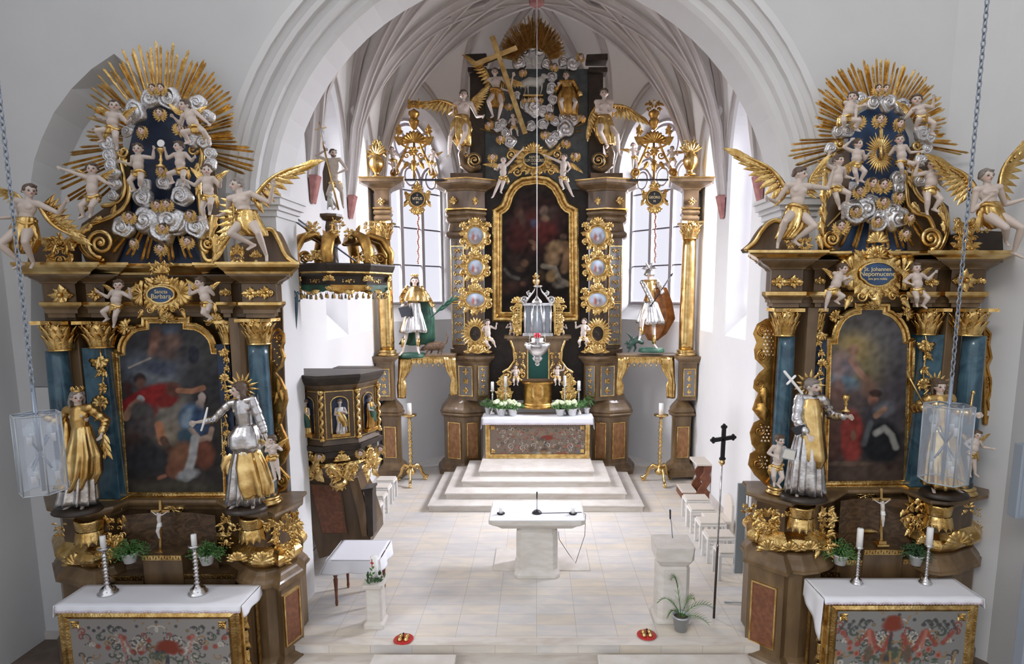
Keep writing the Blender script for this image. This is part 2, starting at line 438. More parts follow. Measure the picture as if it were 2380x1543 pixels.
 def grid(s, fn, nu, nv, smooth=True):
  vs = [fn(i / nu, j / nv) for i in range(nu + 1) for j in range(nv + 1)]
  fs = [(i * (nv + 1) + j, (i + 1) * (nv + 1) + j, (i + 1) * (nv + 1) + j + 1, i * (nv + 1) + j + 1) for i in range(nu) for j in range(nv)]
  s.add(vs, fs, smooth)
 def build(s, name, material, parent=None, bevel=0.0, solid=0.0, subsurf=0):
  me = bpy.data.meshes.new(name)
  org = LOC.get(parent.name, Vector((0, 0, 0))) if parent else None
  if org is None:
   org = Vector((0, 0, 0)) if s.fr is None else None
  vs = s.v
  if parent is None:
   lo = [min(p[i] for p in vs) for i in range(3)]; hi = [max(p[i] for p in vs) for i in range(3)]
   org = Vector(((lo[0] + hi[0]) / 2, (lo[1] + hi[1]) / 2, lo[2]))
  me.from_pydata([tuple(Vector(p) - org) for p in vs], [], s.f)
  me.polygons.foreach_set('use_smooth', s.sm)
  me.materials.append(MATS[material] if isinstance(material, str) else material)
  o = bpy.data.objects.new(name, me); col.objects.link(o)
  if parent: o.parent = parent; LOC[o.name] = org
  else: o.location = org; LOC[o.name] = org
  bm = bmesh.new(); bm.from_mesh(me); bmesh.ops.recalc_face_normals(bm, faces=bm.faces); bm.to_mesh(me); bm.free()
  if bevel:
   b = o.modifiers.new('bevel', 'BEVEL'); b.width = bevel; b.segments = 2; b.limit_method = 'ANGLE'
  if solid:
   b = o.modifiers.new('solid', 'SOLIDIFY'); b.thickness = solid; b.offset = 0
  return o
def tag(o, label=None, cat=None, group=None, kind=None):
 if label: o['label'] = label
 if cat: o['category'] = cat
 if group: o['group'] = group
 if kind: o['kind'] = kind
 return o
def thing(name, label, cat, loc, group=None):
 o = bpy.data.objects.new(name, None); col.objects.link(o); o.location = loc; o.empty_display_size = 0.1
 LOC[o.name] = Vector(loc)
 return tag(o, label, cat, group)
def struct(mb, name, m, **k):
 return tag(mb.build(name, m, **k), kind='structure')
def sweep(mb, path, prof, cap_top=True, cap_bot=True, back=None, smooth=False):
 """A moulding along a plan path of (x, y), left to right, facing -y; prof = (out, z) bottom to top. back = y of the flat rear."""
 n = len(path); k = len(prof); vs = []; fs = []
 for i in range(n):
  p = Vector(path[i])
  ns = []
  if i > 0: d = (p - Vector(path[i - 1])).normalized(); ns.append(Vector((d.y, -d.x)))
  if i < n - 1: d = (Vector(path[i + 1]) - p).normalized(); ns.append(Vector((d.y, -d.x)))
  nn = sum(ns, Vector((0, 0))); nn.normalize(); nn /= max(0.4, nn.dot(ns[0]))
  for (o, z) in prof: q = p + nn * o; vs.append((q.x, q.y, z))
 for i in range(n - 1):
  for j in range(k - 1): fs.append((i * k + j, (i + 1) * k + j, (i + 1) * k + j + 1, i * k + j + 1))
 mb.add(vs, fs, smooth)
 yb = back if back is not None else max(p[1] for p in path) + 0.02
 for (flag, j) in ((cap_bot, 0), (cap_top, k - 1)):
  if not flag: continue
  z = prof[j][1]
  ring = [(vs[i * k + j][0], vs[i * k + j][1]) for i in range(n)]
  poly = ring + [(ring[-1][0], yb), (ring[0][0], yb)]
  t = tessellate_polygon([[Vector((a, b, 0)) for a, b in poly]])
  mb.add([(a, b, z) for a, b in poly], [tuple(q) for q in t], False)
 # side returns
 for i in (0, n - 1):
  c = [vs[i * k + j] for j in range(k)]
  if abs(c[0][1] - yb) > 0.001:
   m = len(c); vv = c + [(q[0], yb, q[2]) for q in c]
   mb.add(vv, [(j, j + 1, m + j + 1, m + j) for j in range(m - 1)], False)

# cyma-like profiles: returns (out, z) points
def cyma(o0, z0, o1, z1, n=6, rev=False):
 r = []
 for i in range(n + 1):
  t = i / n; e = (1 - cos(pi * t)) / 2 if not rev else t + 0.16 * sin(2 * pi * t)
  r.append((o0 + (o1 - o0) * e, z0 + (z1 - z0) * t))
 return r
def half_round(o, z0, z1, r, n=5):
 return [(o + r * sin(pi * i / n), z0 + (z1 - z0) * i / n) for i in range(n + 1)]

# ------------------------------------------------------------------ carved figures
tmp_scene = bpy.data.scenes.new('work'); tmp_vl = tmp_scene.view_layers[0]
def remeshed(mb, name, voxel, smooth=3):
 me = bpy.data.meshes.new(name); me.from_pydata([tuple(p) for p in mb.v], [], mb.f)
 o = bpy.data.objects.new(name, me); tmp_scene.collection.objects.link(o)
 bm = bmesh.new(); bm.from_mesh(me); bmesh.ops.recalc_face_normals(bm, faces=bm.faces); bm.to_mesh(me); bm.free()
 r = o.modifiers.new('r', 'REMESH'); r.mode = 'VOXEL'; r.voxel_size = voxel
 if smooth: q = o.modifiers.new('s', 'SMOOTH'); q.iterations = smooth; q.factor = 0.5
 tmp_vl.update()
 ev = o.evaluated_get(tmp_vl.depsgraph)
 out = bpy.data.meshes.new_from_object(ev)
 bpy.data.objects.remove(o); bpy.data.meshes.remove(me)
 n = len(out.vertices); co = np.empty(n * 3, 'f'); out.vertices.foreach_get('co', co)
 out.polygons.foreach_set('use_smooth', [True] * len(out.polygons))
 return out, co.reshape(-1, 3)
def put_mesh(me, co, name, material, parent):
 org = LOC[parent.name]
 c = co - np.array(org, 'f'); me.vertices.foreach_set('co', c.ravel()); me.update()
 me.materials.clear(); me.materials.append(MATS[material]); me.name = name
 o = bpy.data.objects.new(name, me); col.objects.link(o); o.parent = parent; LOC[o.name] = org
 return o
def set_colors(me, cols):
 a = me.color_attributes.new('Col', 'FLOAT_COLOR', 'POINT')
 c = np.ones((len(me.vertices), 4), 'f'); c[:, :3] = cols; a.data.foreach_set('color', c.ravel())
V3 = Vector
def head_volume(mb, c, r, yaw, pitch=0.0, child=True, rest=True):
 """A head with face: cranium, cheeks, chin, brow, nose, ears; yaw turns it to the image's right. Returns feature points."""
 y = radians(yaw); p = radians(pitch)
 fw = V3((sin(y) * cos(p), sin(p), cos(y) * cos(p))); rt = V3((cos(y), 0, -sin(y))); dn = fw.cross(rt); dn = dn if dn.y > 0 else -dn
 def at(a, b, f): return c + rt * a * r + dn * b * r + fw * f * r
 R = Matrix((rt, dn, fw)).transposed()
 q = at(0, -0.12, -0.08); mb.ell(q.x, q.y, q.z, r * 0.80, r * 0.86, r * 0.92, R=R, n=14, m=10)
 q = at(0, 0.28, 0.16); mb.ell(q.x, q.y, q.z, r * (0.66 if child else 0.56), r * 0.66, r * 0.66, R=R, n=12, m=8)
 if child:
  for sg in (-1, 1): q = at(0.36 * sg, 0.36, 0.42); mb.ell(q.x, q.y, q.z, r * 0.3, r * 0.28, r * 0.3, n=8, m=6)
 q = at(0, 0.78, 0.46); mb.ell(q.x, q.y, q.z, r * 0.24, r * 0.18, r * 0.22, n=8, m=6)
 a = at(0, -0.05, 0.78); b = at(0, 0.26, 1.0 if not child else 0.94)
 mb.tube([a, b], [r * 0.09, r * 0.14], 8, round_ends=True)
 a = at(-0.4, -0.12, 0.70); b = at(0.4, -0.12, 0.70); m_ = at(0, -0.1, 0.82)
 mb.tube([a, m_, b], r * 0.11, 8, round_ends=True)
 q = at(0, 0.50, 0.76); mb.ell(q.x, q.y, q.z, r * 0.20, r * 0.10, r * 0.14, R=R, n=8, m=6)
 for sg in (-1, 1): q = at(0.80 * sg, 0.12, -0.05); mb.ell(q.x, q.y, q.z, r * 0.12, r * 0.22, r * 0.16, R=R, n=8, m=6)
 return dict(eyes=[at(-0.30, 0.05, 0.72), at(0.30, 0.05, 0.72)], mouth=at(0, 0.50, 0.86), cheeks=[at(-0.42, 0.34, 0.66), at(0.42, 0.34, 0.66)],
    brow=[at(-0.32, -0.16, 0.78), at(0.32, -0.16, 0.78)], at=at, R=R)
def face_colors(co, feats, fr, r, s, flesh):
 cols = np.tile(np.array(flesh, 'f'), (len(co), 1))
 def spot(pt, rad, c, al=1.0):
  w = np.array(fr(*pt), 'f'); d = np.linalg.norm(co - w, axis=1) / (rad * r * s)
  k = np.clip(1.4 - d * d * 1.4, 0, 1)[:, None] * al
  cols[:] = cols * (1 - k) + np.array(c, 'f') * k
 for q in feats['cheeks']: spot(q, 0.36, (0.66, 0.36, 0.30), 0.55)
 spot(feats['mouth'], 0.17, (0.42, 0.12, 0.10), 0.9)
 for q in feats['eyes']: spot(q, 0.17, (0.06, 0.04, 0.035), 1.0)
 for q in feats['brow']: spot(q, 0.13, (0.16, 0.10, 0.07), 0.5)
 return cols
def curls(mb, c, r, feats, seed, long=0.0, child=True, n=46):
 R = random.Random(seed); at = feats['at']; RR = feats['R']
 q = at(0, -0.28, -0.18); mb.ell(q.x, q.y, q.z, r * 0.88, r * 0.84, r * 0.90, R=RR, n=12, m=8)
 for i in range(n):
  a = R.uniform(0, 2 * pi); el = R.uniform(-0.15, 1.0)
  x = cos(a) * cos(el * 1.4) * 0.84; f = sin(a) * cos(el * 1.4) * 0.88 - 0.1; b = -sin(max(el, 0) * 1.5) * 0.86 - 0.1 + (0.35 if f < 0 else 0)
  if f > 0.45 and b > -0.50: b = -0.66
  q = at(x, b, f); rr = r * R.uniform(0.15, 0.24)
  mb.ell(q.x, q.y, q.z, rr, rr, rr, n=6, m=5)
 if long:
  for i in range(14):
   a = pi + pi * i / 13; x = cos(a) * 0.78; f = sin(a) * 0.55 - 0.1
   p0 = at(x, -0.1, f); p1 = at(x * 1.15, 0.7, f - 0.1); p2 = at(x * 0.95 + R.uniform(-0.1, 0.1), 0.8 + long, f - 0.05)
   mb.tube([p0, p1, p2], [r * 0.2, r * 0.2, r * 0.1], 6, round_ends=True)
def ik(a, b, l1, l2, bend):
 d = b - a; L = d.length
 if L >= (l1 + l2) * 0.995: return a + d * (l1 / (l1 + l2))
 x = (l1 * l1 - l2 * l2 + L * L) / (2 * max(L, 1e-6)); h = sqrt(max(0, l1 * l1 - x * x))
 t = d.normalized(); n = bend - t * bend.dot(t); n = n.normalized() if n.length > 1e-5 else V3((0, 0, 1))
 return a + t * x + n * h
def hand_volume(mb, e, h, r, k=1.0, curl=0.35, side=1):
 d = (h - e).normalized(); up = V3((0, 0, 1)); x = d.cross(up)
 x = x.normalized() if x.length > 0.2 else V3((1, 0, 0)); nrm = x.cross(d)
 L = r * 1.15 * k
 palm = h + d * L * 0.28; mb.tube([h, palm + d * L * 0.15], [r * 0.20 * k, r * 0.26 * k], 8, flat=0.7, round_ends=True)
 for i in range(4):
  o = (i - 1.5) * 0.16 * r * k; ln = L * (0.50, 0.60, 0.57, 0.44)[i]
  p0 = palm + d * L * 0.12 + x * o; p1 = p0 + d * ln * 0.55 + x * o * 0.25; p2 = p1 + (d * 0.8 + nrm * curl * 1.6).normalized() * ln * 0.5
  mb.tube([p0, p1, p2], [r * 0.092 * k, r * 0.086 * k, r * 0.07 * k], 7, round_ends=True)
 p0 = palm - d * L * 0.1 + x * side * 0.22 * r * k; p1 = p0 + (x * side * 0.8 + d * 0.7).normalized() * L * 0.32; p2 = p1 + (d + nrm * 0.3).normalized() * L * 0.22
 mb.tube([p0, p1, p2], [r * 0.11 * k, r * 0.10 * k, r * 0.08 * k], 7, round_ends=True)
def wing(mb, root, tip, depth, side=1, w=0.0, rows=3, n=11):
 """Feathers fanned from a leading edge root-tip; depth = how far they hang on the side given."""
 a = V3((root[0], root[1], 0)); b = V3((tip[0], tip[1], 0)); d = b - a; L = d.length; t = d.normalized(); nrm = V3((-t.y, t.x, 0)) * side
 ed = []
 for i in range(9):
  q = i / 8; p = a + d * q - nrm * (sin(pi * q) * L * 0.13); ed.append((p.x, p.y, w + depth * 0.12 * (1 - q) + 0.06 * depth))
 mb.tube(ed, [depth * 0.13 * (1 - 0.7 * i / 8) for i in range(9)], 8, round_ends=True)
 for row in range(rows):
  m = n - row
  for i in range(m):
   q = i / (m - 1); p = a + d * (q * (0.96 - 0.10 * row)) - nrm * (sin(pi * q) * L * 0.11)
   dirv = (nrm * (1.0 - 0.85 * q) + t * (0.10 + 0.95 * q)).normalized()
   ln = (depth * (1.0 - 0.30 * row) * (0.80 + 0.30 * q)) * (1 if row else 1.05) * (0.62 if row == 2 else 1)
   mb.leaf(p.x, p.y, math.degrees(atan2(dirv.y, dirv.x)), ln, ln * 0.26 + L * 0.03, h=depth * 0.05, w=w + row * depth * 0.055, lobes=0, curl=0.1, bend=14 * side, nu=7)
def skirt_cloth(mb, pel, r, seed=0, tail=1):
 """A wind-blown loincloth: a twisted belt with pleats and a loose end."""
 pts = []; rad = []
 for i in range(25):
  a = 2 * pi * i / 24; pts.append((pel.x + 1.04 * r * cos(a), pel.y + 0.16 * r * sin(3 * a + seed) + 0.14 * r * cos(a + seed), pel.z + 0.86 * r * sin(a))); rad.append(r * (0.26 + 0.07 * sin(5 * a)))
 mb.tube(pts, rad, 8)
 mb.loft([(pel.x, pel.y - 0.05 * r, 1.0 * r, 0.84 * r, pel.z), (pel.x, pel.y + 0.55 * r, 1.16 * r, 0.98 * r, pel.z), (pel.x + tail * 0.1 * r, pel.y + 0.95 * r, 1.0 * r, 0.9 * r, pel.z)], folds=7, amp=(0.05, 0.22), seed=seed, n=40)
 x = pel.x + tail * r * 1.0; y = pel.y
 mb.leaf(x, y, 60 if tail > 0 else 120, r * 2.1, r * 0.9, h=r * 0.25, w=pel.z, bend=40 * tail, lobes=2, curl=-0.5)
 mb.leaf(x, y, 85, r * 1.7, r * 0.7, h=r * 0.25, w=pel.z + 0.1 * r, bend=-25 * tail, lobes=2)
FLESH = (0.56, 0.475, 0.42)
def figure(name, label, cat, Y, spec, adult=False, yaw=0, pitch=0, group=None, flesh=FLESH, hair='hair', hair_long=0.0,
   wings=(), cloth='gold', cloth_tail=1, clothes=None, seed=1, hand_w=(0.6, 0.6), foot_w=(0.3, 0.3), knee_out=0.5, body_mat='flesh',
   elbow=(0.5, 0.5), foot_dir=None, base=None, w0=0.0, bare_feet=True, crown=False, beard=False):
 """spec = (head u, v, half height), pelvis, left hand, right hand, left foot, right foot - sides as the viewer sees them."""
 (hx, hy, r), pel, hL, hR, fL, fR = spec
 fr = Frame(Y); s = S(hy, Y)
 loc = U((fL[0] + fR[0]) / 2, max(fL[1], fR[1]) + r * 0.3, Y)
 root = thing(name, label, cat, loc, group)
 head = V3((hx, hy, 0.15 * r + w0)); pelv = V3((pel[0], pel[1], w0))
 ax = (pelv - head).normalized(); perp = V3((ax.y, -ax.x, 0))
 if perp.x < 0: perp = -perp
 mb = MB(fr)
 feats = head_volume(mb, head, r, yaw, pitch, child=not adult)
 A = adult
 neck = head + ax * r * (1.45 if A else 1.15); sw = r * (1.55 if A else 0.98)
 shL = neck - perp * sw + ax * r * 0.22; shR = neck + perp * sw + ax * r * 0.22
 mb.tube([head + ax * r * 0.3, neck + ax * 0.15 * r], [r * (0.40 if A else 0.42), r * (0.50 if A else 0.5)], 10, round_ends=True)
 T = (pelv - neck).length
 chest = neck + ax * T * 0.28; belly = neck + ax * T * 0.64
 cw = r * (1.28 if A else 0.92); bw = r * (1.0 if A else 0.94); hw = r * (1.12 if A else 0.95)
 zr = r * (0.78 if A else 0.78)
 Rm = Matrix((perp, ax, V3((0, 0, 1)))).transposed()
 mb.tube([shL, shR], r * (0.52 if A else 0.42), 10, round_ends=True)
 mb.ell(chest.x, chest.y, chest.z, cw, T * 0.36, zr, R=Rm, n=14, m=10)
 mb.ell(belly.x, belly.y, belly.z + (0 if A else 0.12 * r), bw, T * 0.34, zr * (0.9 if A else 1.05), R=Rm, n=14, m=10)
 mb.ell(pelv.x, pelv.y, pelv.z, hw, r * (1.0 if A else 0.8), zr, R=Rm, n=14, m=10)
 if A:
  for sg in (-1, 1): q = chest + perp * sg * 0.55 * r - ax * 0.12 * r; mb.ell(q.x, q.y, q.z + 0.5 * r, r * 0.55, r * 0.45, r * 0.34, n=10, m=7)
 l1, l2 = (2.9 * r, 2.5 * r) if A else (1.65 * r, 1.5 * r)
 ar = (0.44, 0.36, 0.20) if A else (0.40, 0.34, 0.19)
 el = []
 for (sh, h, sg, hwv, eb) in ((shL, hL, -1, hand_w[0], elbow[0]), (shR, hR, 1, hand_w[1], elbow[1])):
  if h is None: el.append(None); continue
  H = V3((h[0], h[1], w0 + hwv * r))
  E = ik(sh, H, l1, l2, V3((sg * eb, 0.8, -0.35)))
  el.append((sh, E, H))
  mb.tube([sh, sh.lerp(E, 0.4), E], [r * ar[0], r * ar[0] * 0.96, r * ar[1] * 0.86], 10, round_ends=True)
  mb.tube([E, E.lerp(H, 0.3), H], [r * ar[1] * 0.86, r * ar[1] * 0.92, r * ar[2]], 10, round_ends=True)
  hand_volume(mb, E, H, r, 1.0 if A else 0.78, side=-sg)
 l1, l2 = (3.7 * r, 3.7 * r) if A else (1.9 * r, 1.75 * r)
 lr = (0.78, 0.46, 0.46, 0.24) if A else (0.62, 0.42, 0.42, 0.24)
 for (f, sg, fw_) in ((fL, -1, foot_w[0]), (fR, 1, foot_w[1])):
  hip = pelv + perp * sg * hw * 0.5 + ax * 0.35 * r; Fp = V3((f[0], f[1], w0 + fw_ * r))
  K = ik(hip, Fp, l1, l2, V3((sg * knee_out, -0.15, 1.0)))
  mb.tube([hip, hip.lerp(K, 0.45), K], [r * lr[0], r * lr[0] * 0.88, r * lr[1]], 12, round_ends=True)
  mb.tube([K, K.lerp(Fp, 0.32), Fp], [r * lr[1], r * lr[2], r * lr[3]], 12, round_ends=True)
  fd = foot_dir[0 if sg < 0 else 1] if foot_dir else (sg * 0.35, 0.55, 0.75)
  fd = V3(fd).normalized(); toe = Fp + fd * r * (1.25 if A else 0.85)
  mb.tube([Fp - fd * r * 0.22 + V3((0, 0.1 * r, 0)), Fp.lerp(toe, 0.5), toe], [r * 0.24, r * 0.24, r * 0.2], 8, round_ends=True)
  xx = fd.cross(V3((0, 1, 0))); xx = xx.normalized() if xx.length > 0.1 else V3((1, 0, 0))
  for i in range(5):
   q = toe + xx * (i - 2) * 0.10 * r + fd * r * (0.16 - 0.03 * abs(i - 1)); mb.ell(q.x, q.y, q.z, r * 0.07, r * 0.07, r * 0.07, n=6, m=5)
 me, co = remeshed(mb, name, max(r * s * (0.085 if A else 0.105), 0.004), 2)
 set_colors(me, face_colors(co, feats, fr, r, s, flesh))
 put_mesh(me, co, 'body', body_mat, root)
 if hair:
  hb = MB(fr); curls(hb, head, r, feats, seed, hair_long, not adult)
  me, co = remeshed(hb, 'hair', max(r * s * 0.12, 0.005), 1); put_mesh(me, co, 'hair', hair, root)
 if beard:
  hb = MB(fr); at = feats['at']
  for i in range(9):
   q = at((i - 4) * 0.13, 0.72 + 0.1 * (4 - abs(i - 4)) * 0.5, 0.5 + 0.04 * (4 - abs(i - 4))); hb.ell(q.x, q.y, q.z, r * 0.17, r * 0.3, r * 0.17, n=8, m=6)
  me, co = remeshed(hb, 'beard', r * s * 0.1, 1); put_mesh(me, co, 'beard', hair or 'hair', root)
 if cloth:
  cb = MB(fr); skirt_cloth(cb, pelv + ax * 0.1 * r, r * (1.15 if A else 1.0), seed, cloth_tail); cb.build('loincloth', cloth, root)
 for wg in wings:
  wb = MB(fr); wing(wb, *wg); wb.build('wing', 'gold', root)
 if crown:
  cb = MB(fr); pts = feats['at']
  q = pts(0, -0.75, 0)
  cb.lathe([(r * 0.62, 0.12 * r), (r * 0.66, 0), (r * 0.70, -0.25 * r), (r * 0.62, -0.25 * r), (r * 0.55, 0.1 * r)], q.x, q.y, q.z, n=14)
  for i in range(8):
   a = 2 * pi * i / 8; cb.leaf(q.x + 0.66 * r * cos(a), q.y - 0.2 * r, -90, r * 0.55, r * 0.4, h=r * 0.1, w=q.z + 0.66 * r * sin(a), lobes=0)
  cb.build('crown', 'gold', root)
 root['r'] = r
 info = dict(root=root, fr=fr, r=r, head=head, neck=neck, shL=shL, shR=shR, pel=pelv, ax=ax, perp=perp, el=el, s=s, feats=feats)
 return info
def garment(info, parts, name, material, voxel=0.11, smooth=2):
 """Close-fitting clothing grown a little outside the body: parts = list of point chains with radii (in head units)."""
 mb = MB(info['fr']); r = info['r']
 for ch in parts:
  mb.tube([p for p, k in ch], [k * r for p, k in ch], 14, round_ends=True)
 me, co = remeshed(mb, name, r * info['s'] * voxel, smooth)
 return put_mesh(me, co, name, material, info['root'])
def halo(info, n=15, r0=1.1, r1=2.0, material='gold'):
 mb = MB(info['fr']); h = info['head']; r = info['r']
 for i in range(n):
  a = 360 * i / n; L = r * (r1 if i % 2 == 0 else (r0 + r1) / 2 + 0.2)
  a2 = radians(a); x0 = h.x + cos(a2) * r * 0.8; y0 = h.y + sin(a2) * r * 0.8
  mb.leaf(x0, y0, a, L - 0.8 * r, r * 0.36, h=r * 0.07, w=h.z - r * 0.7, lobes=0, curl=0, nu=5)
 mb.build('halo', material, info['root'])

# unit prototypes: silver swirl clouds and winged cherub heads
CLOUD = []
for sd in range(4):
 R_ = random.Random(40 + sd); mb = MB(WORLD); nt_, nr_ = 40, 12; vs = []; fs = []; ph = R_.uniform(0, 6); tn = R_.choice((1.7, 2.2, 1.4)); sg = R_.choice((-1, 1))
 for k in range(nr_ + 1):
  rho = k / nr_
  for i in range(nt_):
   a = 2 * pi * i / nt_; rr = rho * (1 + 0.07 * rho * sin(3 * a + ph) + 0.05 * rho * sin(5 * a - ph))
   hgt = 0.62 * sqrt(max(0, 1 - 0.86 * rho ** 2)) + 0.11 * (1 - 0.3 * rho) * cos(2 * pi * tn * 1.5 * rho ** 0.8 + sg * a + ph)
   if k == nr_: hgt = -0.12
   vs.append((rr * cos(a), -hgt, rr * sin(a)))
 for k in range(nr_):
  for i in range(nt_): j = (i + 1) % nt_; fs.append((k * nt_ + i, k * nt_ + j, (k + 1) * nt_ + j, (k + 1) * nt_ + i))
 fs.append(tuple(range(nt_)))
 mb.add(vs, fs); me = bpy.data.meshes.new('cloud'); me.from_pydata([tuple(p) for p in mb.v], [], mb.f); me.polygons.foreach_set('use_smooth', mb.sm)
 bm = bmesh.new(); bm.from_mesh(me); bmesh.ops.recalc_face_normals(bm, faces=bm.faces); bm.to_mesh(me); bm.free()
 me.materials.append(MATS['silver']); CLOUD.append(me)
def cloud(parent, u, v, r, Y, k=0, sx=1.0, rot=0.0, thick=1.0):
 s = S(v, Y) * r; o = bpy.data.objects.new('cloud', CLOUD[k % 4]); col.objects.link(o)
 o.parent = parent; p = U(u, v, Y); o.location = p - LOC[parent.name]; o.scale = (s * sx, s * 0.8 * thick, s); o.rotation_euler = (0, radians(rot), 0)
 return o
class Unit:
 def __call__(s, u, v, w=0.0): return Vector((u, -w, -v))
_uf = Unit(); mb = MB(_uf); _ft = head_volume(mb, V3((0, 0, 0)), 1.0, 0); me, co = remeshed(mb, 'cherub_head', 0.085, 2)
set_colors(me, face_colors(co, _ft, _uf, 1.0, 1.0, (0.62, 0.48, 0.41))); me.materials.clear(); me.materials.append(MATS['flesh']); CH_HEAD = me
mb = MB(_uf); curls(mb, V3((0, 0, 0)), 1.0, _ft, 5); me, co = remeshed(mb, 'hair', 0.12, 1); me.materials.clear(); me.materials.append(MATS['hair']); CH_HAIR = me
CH_WING = []
for sg in (-1, 1):
 mb = MB(_uf)
 for i in range(7):
  a = 95 - i * 26
  A = a if sg > 0 else 180 - a
  mb.leaf(sg * (0.25 + 0.09 * i), 0.85 - 0.07 * i, A, 1.35, 0.55, h=0.14, w=-0.1 + 0.03 * i, lobes=0, curl=0.2, bend=-50 * sg)
 for i in range(4):
  a = 70 - i * 30; A = a if sg > 0 else 180 - a
  mb.leaf(sg * 0.2, 0.8, A, 0.95, 0.5, h=0.14, w=0.12, lobes=0, bend=-40 * sg)
 me = bpy.data.meshes.new('wing'); me.from_pydata([tuple(p) for p in mb.v], [], mb.f); me.polygons.foreach_set('use_smooth', mb.sm); me.materials.append(MATS['gold']); CH_WING.append(me)
def cherub(parent, u, v, r, Y, tilt=0.0, yaw=0.0):
 s = S(v, Y) * r; o = bpy.data.objects.new('cherub_head', CH_HEAD); col.objects.link(o); o.parent = parent
 o.location = U(u, v, Y) - LOC[parent.name]; o.scale = (s, s, s); o.rotation_euler = (0, radians(tilt), radians(yaw))
 for nm, me in (('hair', CH_HAIR), ('wing', CH_WING[0]), ('wing', CH_WING[1])):
  c = bpy.data.objects.new(nm, me); col.objects.link(c); c.parent = o
 return o

# ------------------------------------------------------------------ painted panels (oil paintings, painted altar fronts)
def painted(name, fr, outline, strokes, base, parent, res=1.6, w=0.0, material='painting', seed=0, base2=None, mottling=0.08):
 """A panel cut to the outline; its picture is laid on as brush strokes: ellipses ('e') and lines ('l')."""
 xs = [p[0] for p in outline]; ys = [p[1] for p in outline]; x0, x1, y0, y1 = min(xs), max(xs), min(ys), max(ys)
 nx = max(4, int((x1 - x0) / res)); ny = max(4, int((y1 - y0) / res))
 gx = np.linspace(x0, x1, nx + 1); gy = np.linspace(y0, y1, ny + 1); X, Yg = np.meshgrid(gx, gy, indexing='ij')
 if outline is not None and len(outline) != 4 or True:
  # squeeze each row to the outline's span at that height so the edge is clean
  Xn = X.copy(); pts = list(outline) + [outline[0]]
  for j, yy in enumerate(gy):
   yq = min(max(yy, y0 + 1e-3), y1 - 1e-3); cr = []
   for a, b in zip(pts[:-1], pts[1:]):
    if (a[1] - yq) * (b[1] - yq) < 0: cr.append(a[0] + (b[0] - a[0]) * (yq - a[1]) / (b[1] - a[1]))
   if len(cr) >= 2:
    l, r = min(cr), max(cr); Xn[:, j] = l + (r - l) * np.linspace(0, 1, nx + 1)
  X = Xn
 rng = np.random.RandomState(seed)
 C = np.tile(np.array(base, 'f'), (nx + 1, ny + 1, 1))
 if base2 is not None:
  t = ((Yg - y0) / (y1 - y0))[..., None]; C = C * (1 - t) + np.array(base2, 'f') * t
 m = np.zeros_like(X)
 for k in range(24):
  kx, ky, p = rng.randn() * 0.10 / (1 + k * 0.02), rng.randn() * 0.10, rng.rand() * 6.28; m += np.sin(kx * X + ky * Yg + p)
 C *= (1 + mottling * m[..., None] / 2.5)
 wob = 1.2 * np.sin(X * 0.35 + Yg * 0.13) + 1.0 * np.sin(Yg * 0.41 - X * 0.2)
 for st in strokes:
  if st[0] == 'e':
   _, x, y, rx, ry, rot, c, al, soft = st; a = radians(rot); dx = X - x + wob * 0.4; dy = Yg - y + wob * 0.3
   uu = (dx * cos(a) + dy * sin(a)) / rx; vv = (-dx * sin(a) + dy * cos(a)) / ry; d = np.sqrt(uu * uu + vv * vv)
   k = np.clip((1 + soft - d) / (2 * soft), 0, 1) * al
  else:
   _, pl, wd, c, al, soft = st; d = np.full_like(X, 1e9)
   for a, b in zip(pl[:-1], pl[1:]):
    ax, ay = a[0], a[1]; bx, by = b[0] - ax, b[1] - ay; L2 = bx * bx + by * by + 1e-9
    t = np.clip(((X - ax) * bx + (Yg - ay) * by) / L2, 0, 1)
    d = np.minimum(d, np.hypot(X - ax - t * bx + wob * 0.15, Yg - ay - t * by))
   k = np.clip((wd * (1 + soft) - d) / (2 * soft * wd), 0, 1) * al
  k = k[..., None]; C = C * (1 - k) + np.array(c, 'f') * k
 m = np.zeros_like(X)
 for k in range(40):
  q = rng.rand() * 6.28; fq = 0.06 + 0.28 * rng.rand() ** 1.5; m += np.sin(fq * (X * cos(q) + Yg * sin(q)) + rng.rand() * 6.28 + 1.5 * np.sin(0.11 * X + 0.07 * Yg + k))
 C *= np.clip(1 + mottling * 0.34 * m[..., None], 0.45, 1.7)
 vs = [tuple(fr(float(X[i, j]), float(Yg[i, j]), w)) for i in range(nx + 1) for j in range(ny + 1)]
 fs = [(i * (ny + 1) + j, (i + 1) * (ny + 1) + j, (i + 1) * (ny + 1) + j + 1, i * (ny + 1) + j + 1) for i in range(nx) for j in range(ny)]
 org = LOC[parent.name]; me = bpy.data.meshes.new(name)
 me.from_pydata([tuple(Vector(p) - org) for p in vs], [], fs)
 a = me.color_attributes.new('Col', 'FLOAT_COLOR', 'POINT'); cc = np.ones(((nx + 1) * (ny + 1), 4), 'f'); cc[:, :3] = np.clip(C, 0, 1).reshape(-1, 3)
 a.data.foreach_set('color', cc.ravel()); me.materials.append(MATS[material])
 o = bpy.data.objects.new(name, me); col.objects.link(o); o.parent = parent; LOC[o.name] = org
 m = o.modifiers.new('solid', 'SOLIDIFY'); m.thickness = 0.02; m.offset = -1
 return o
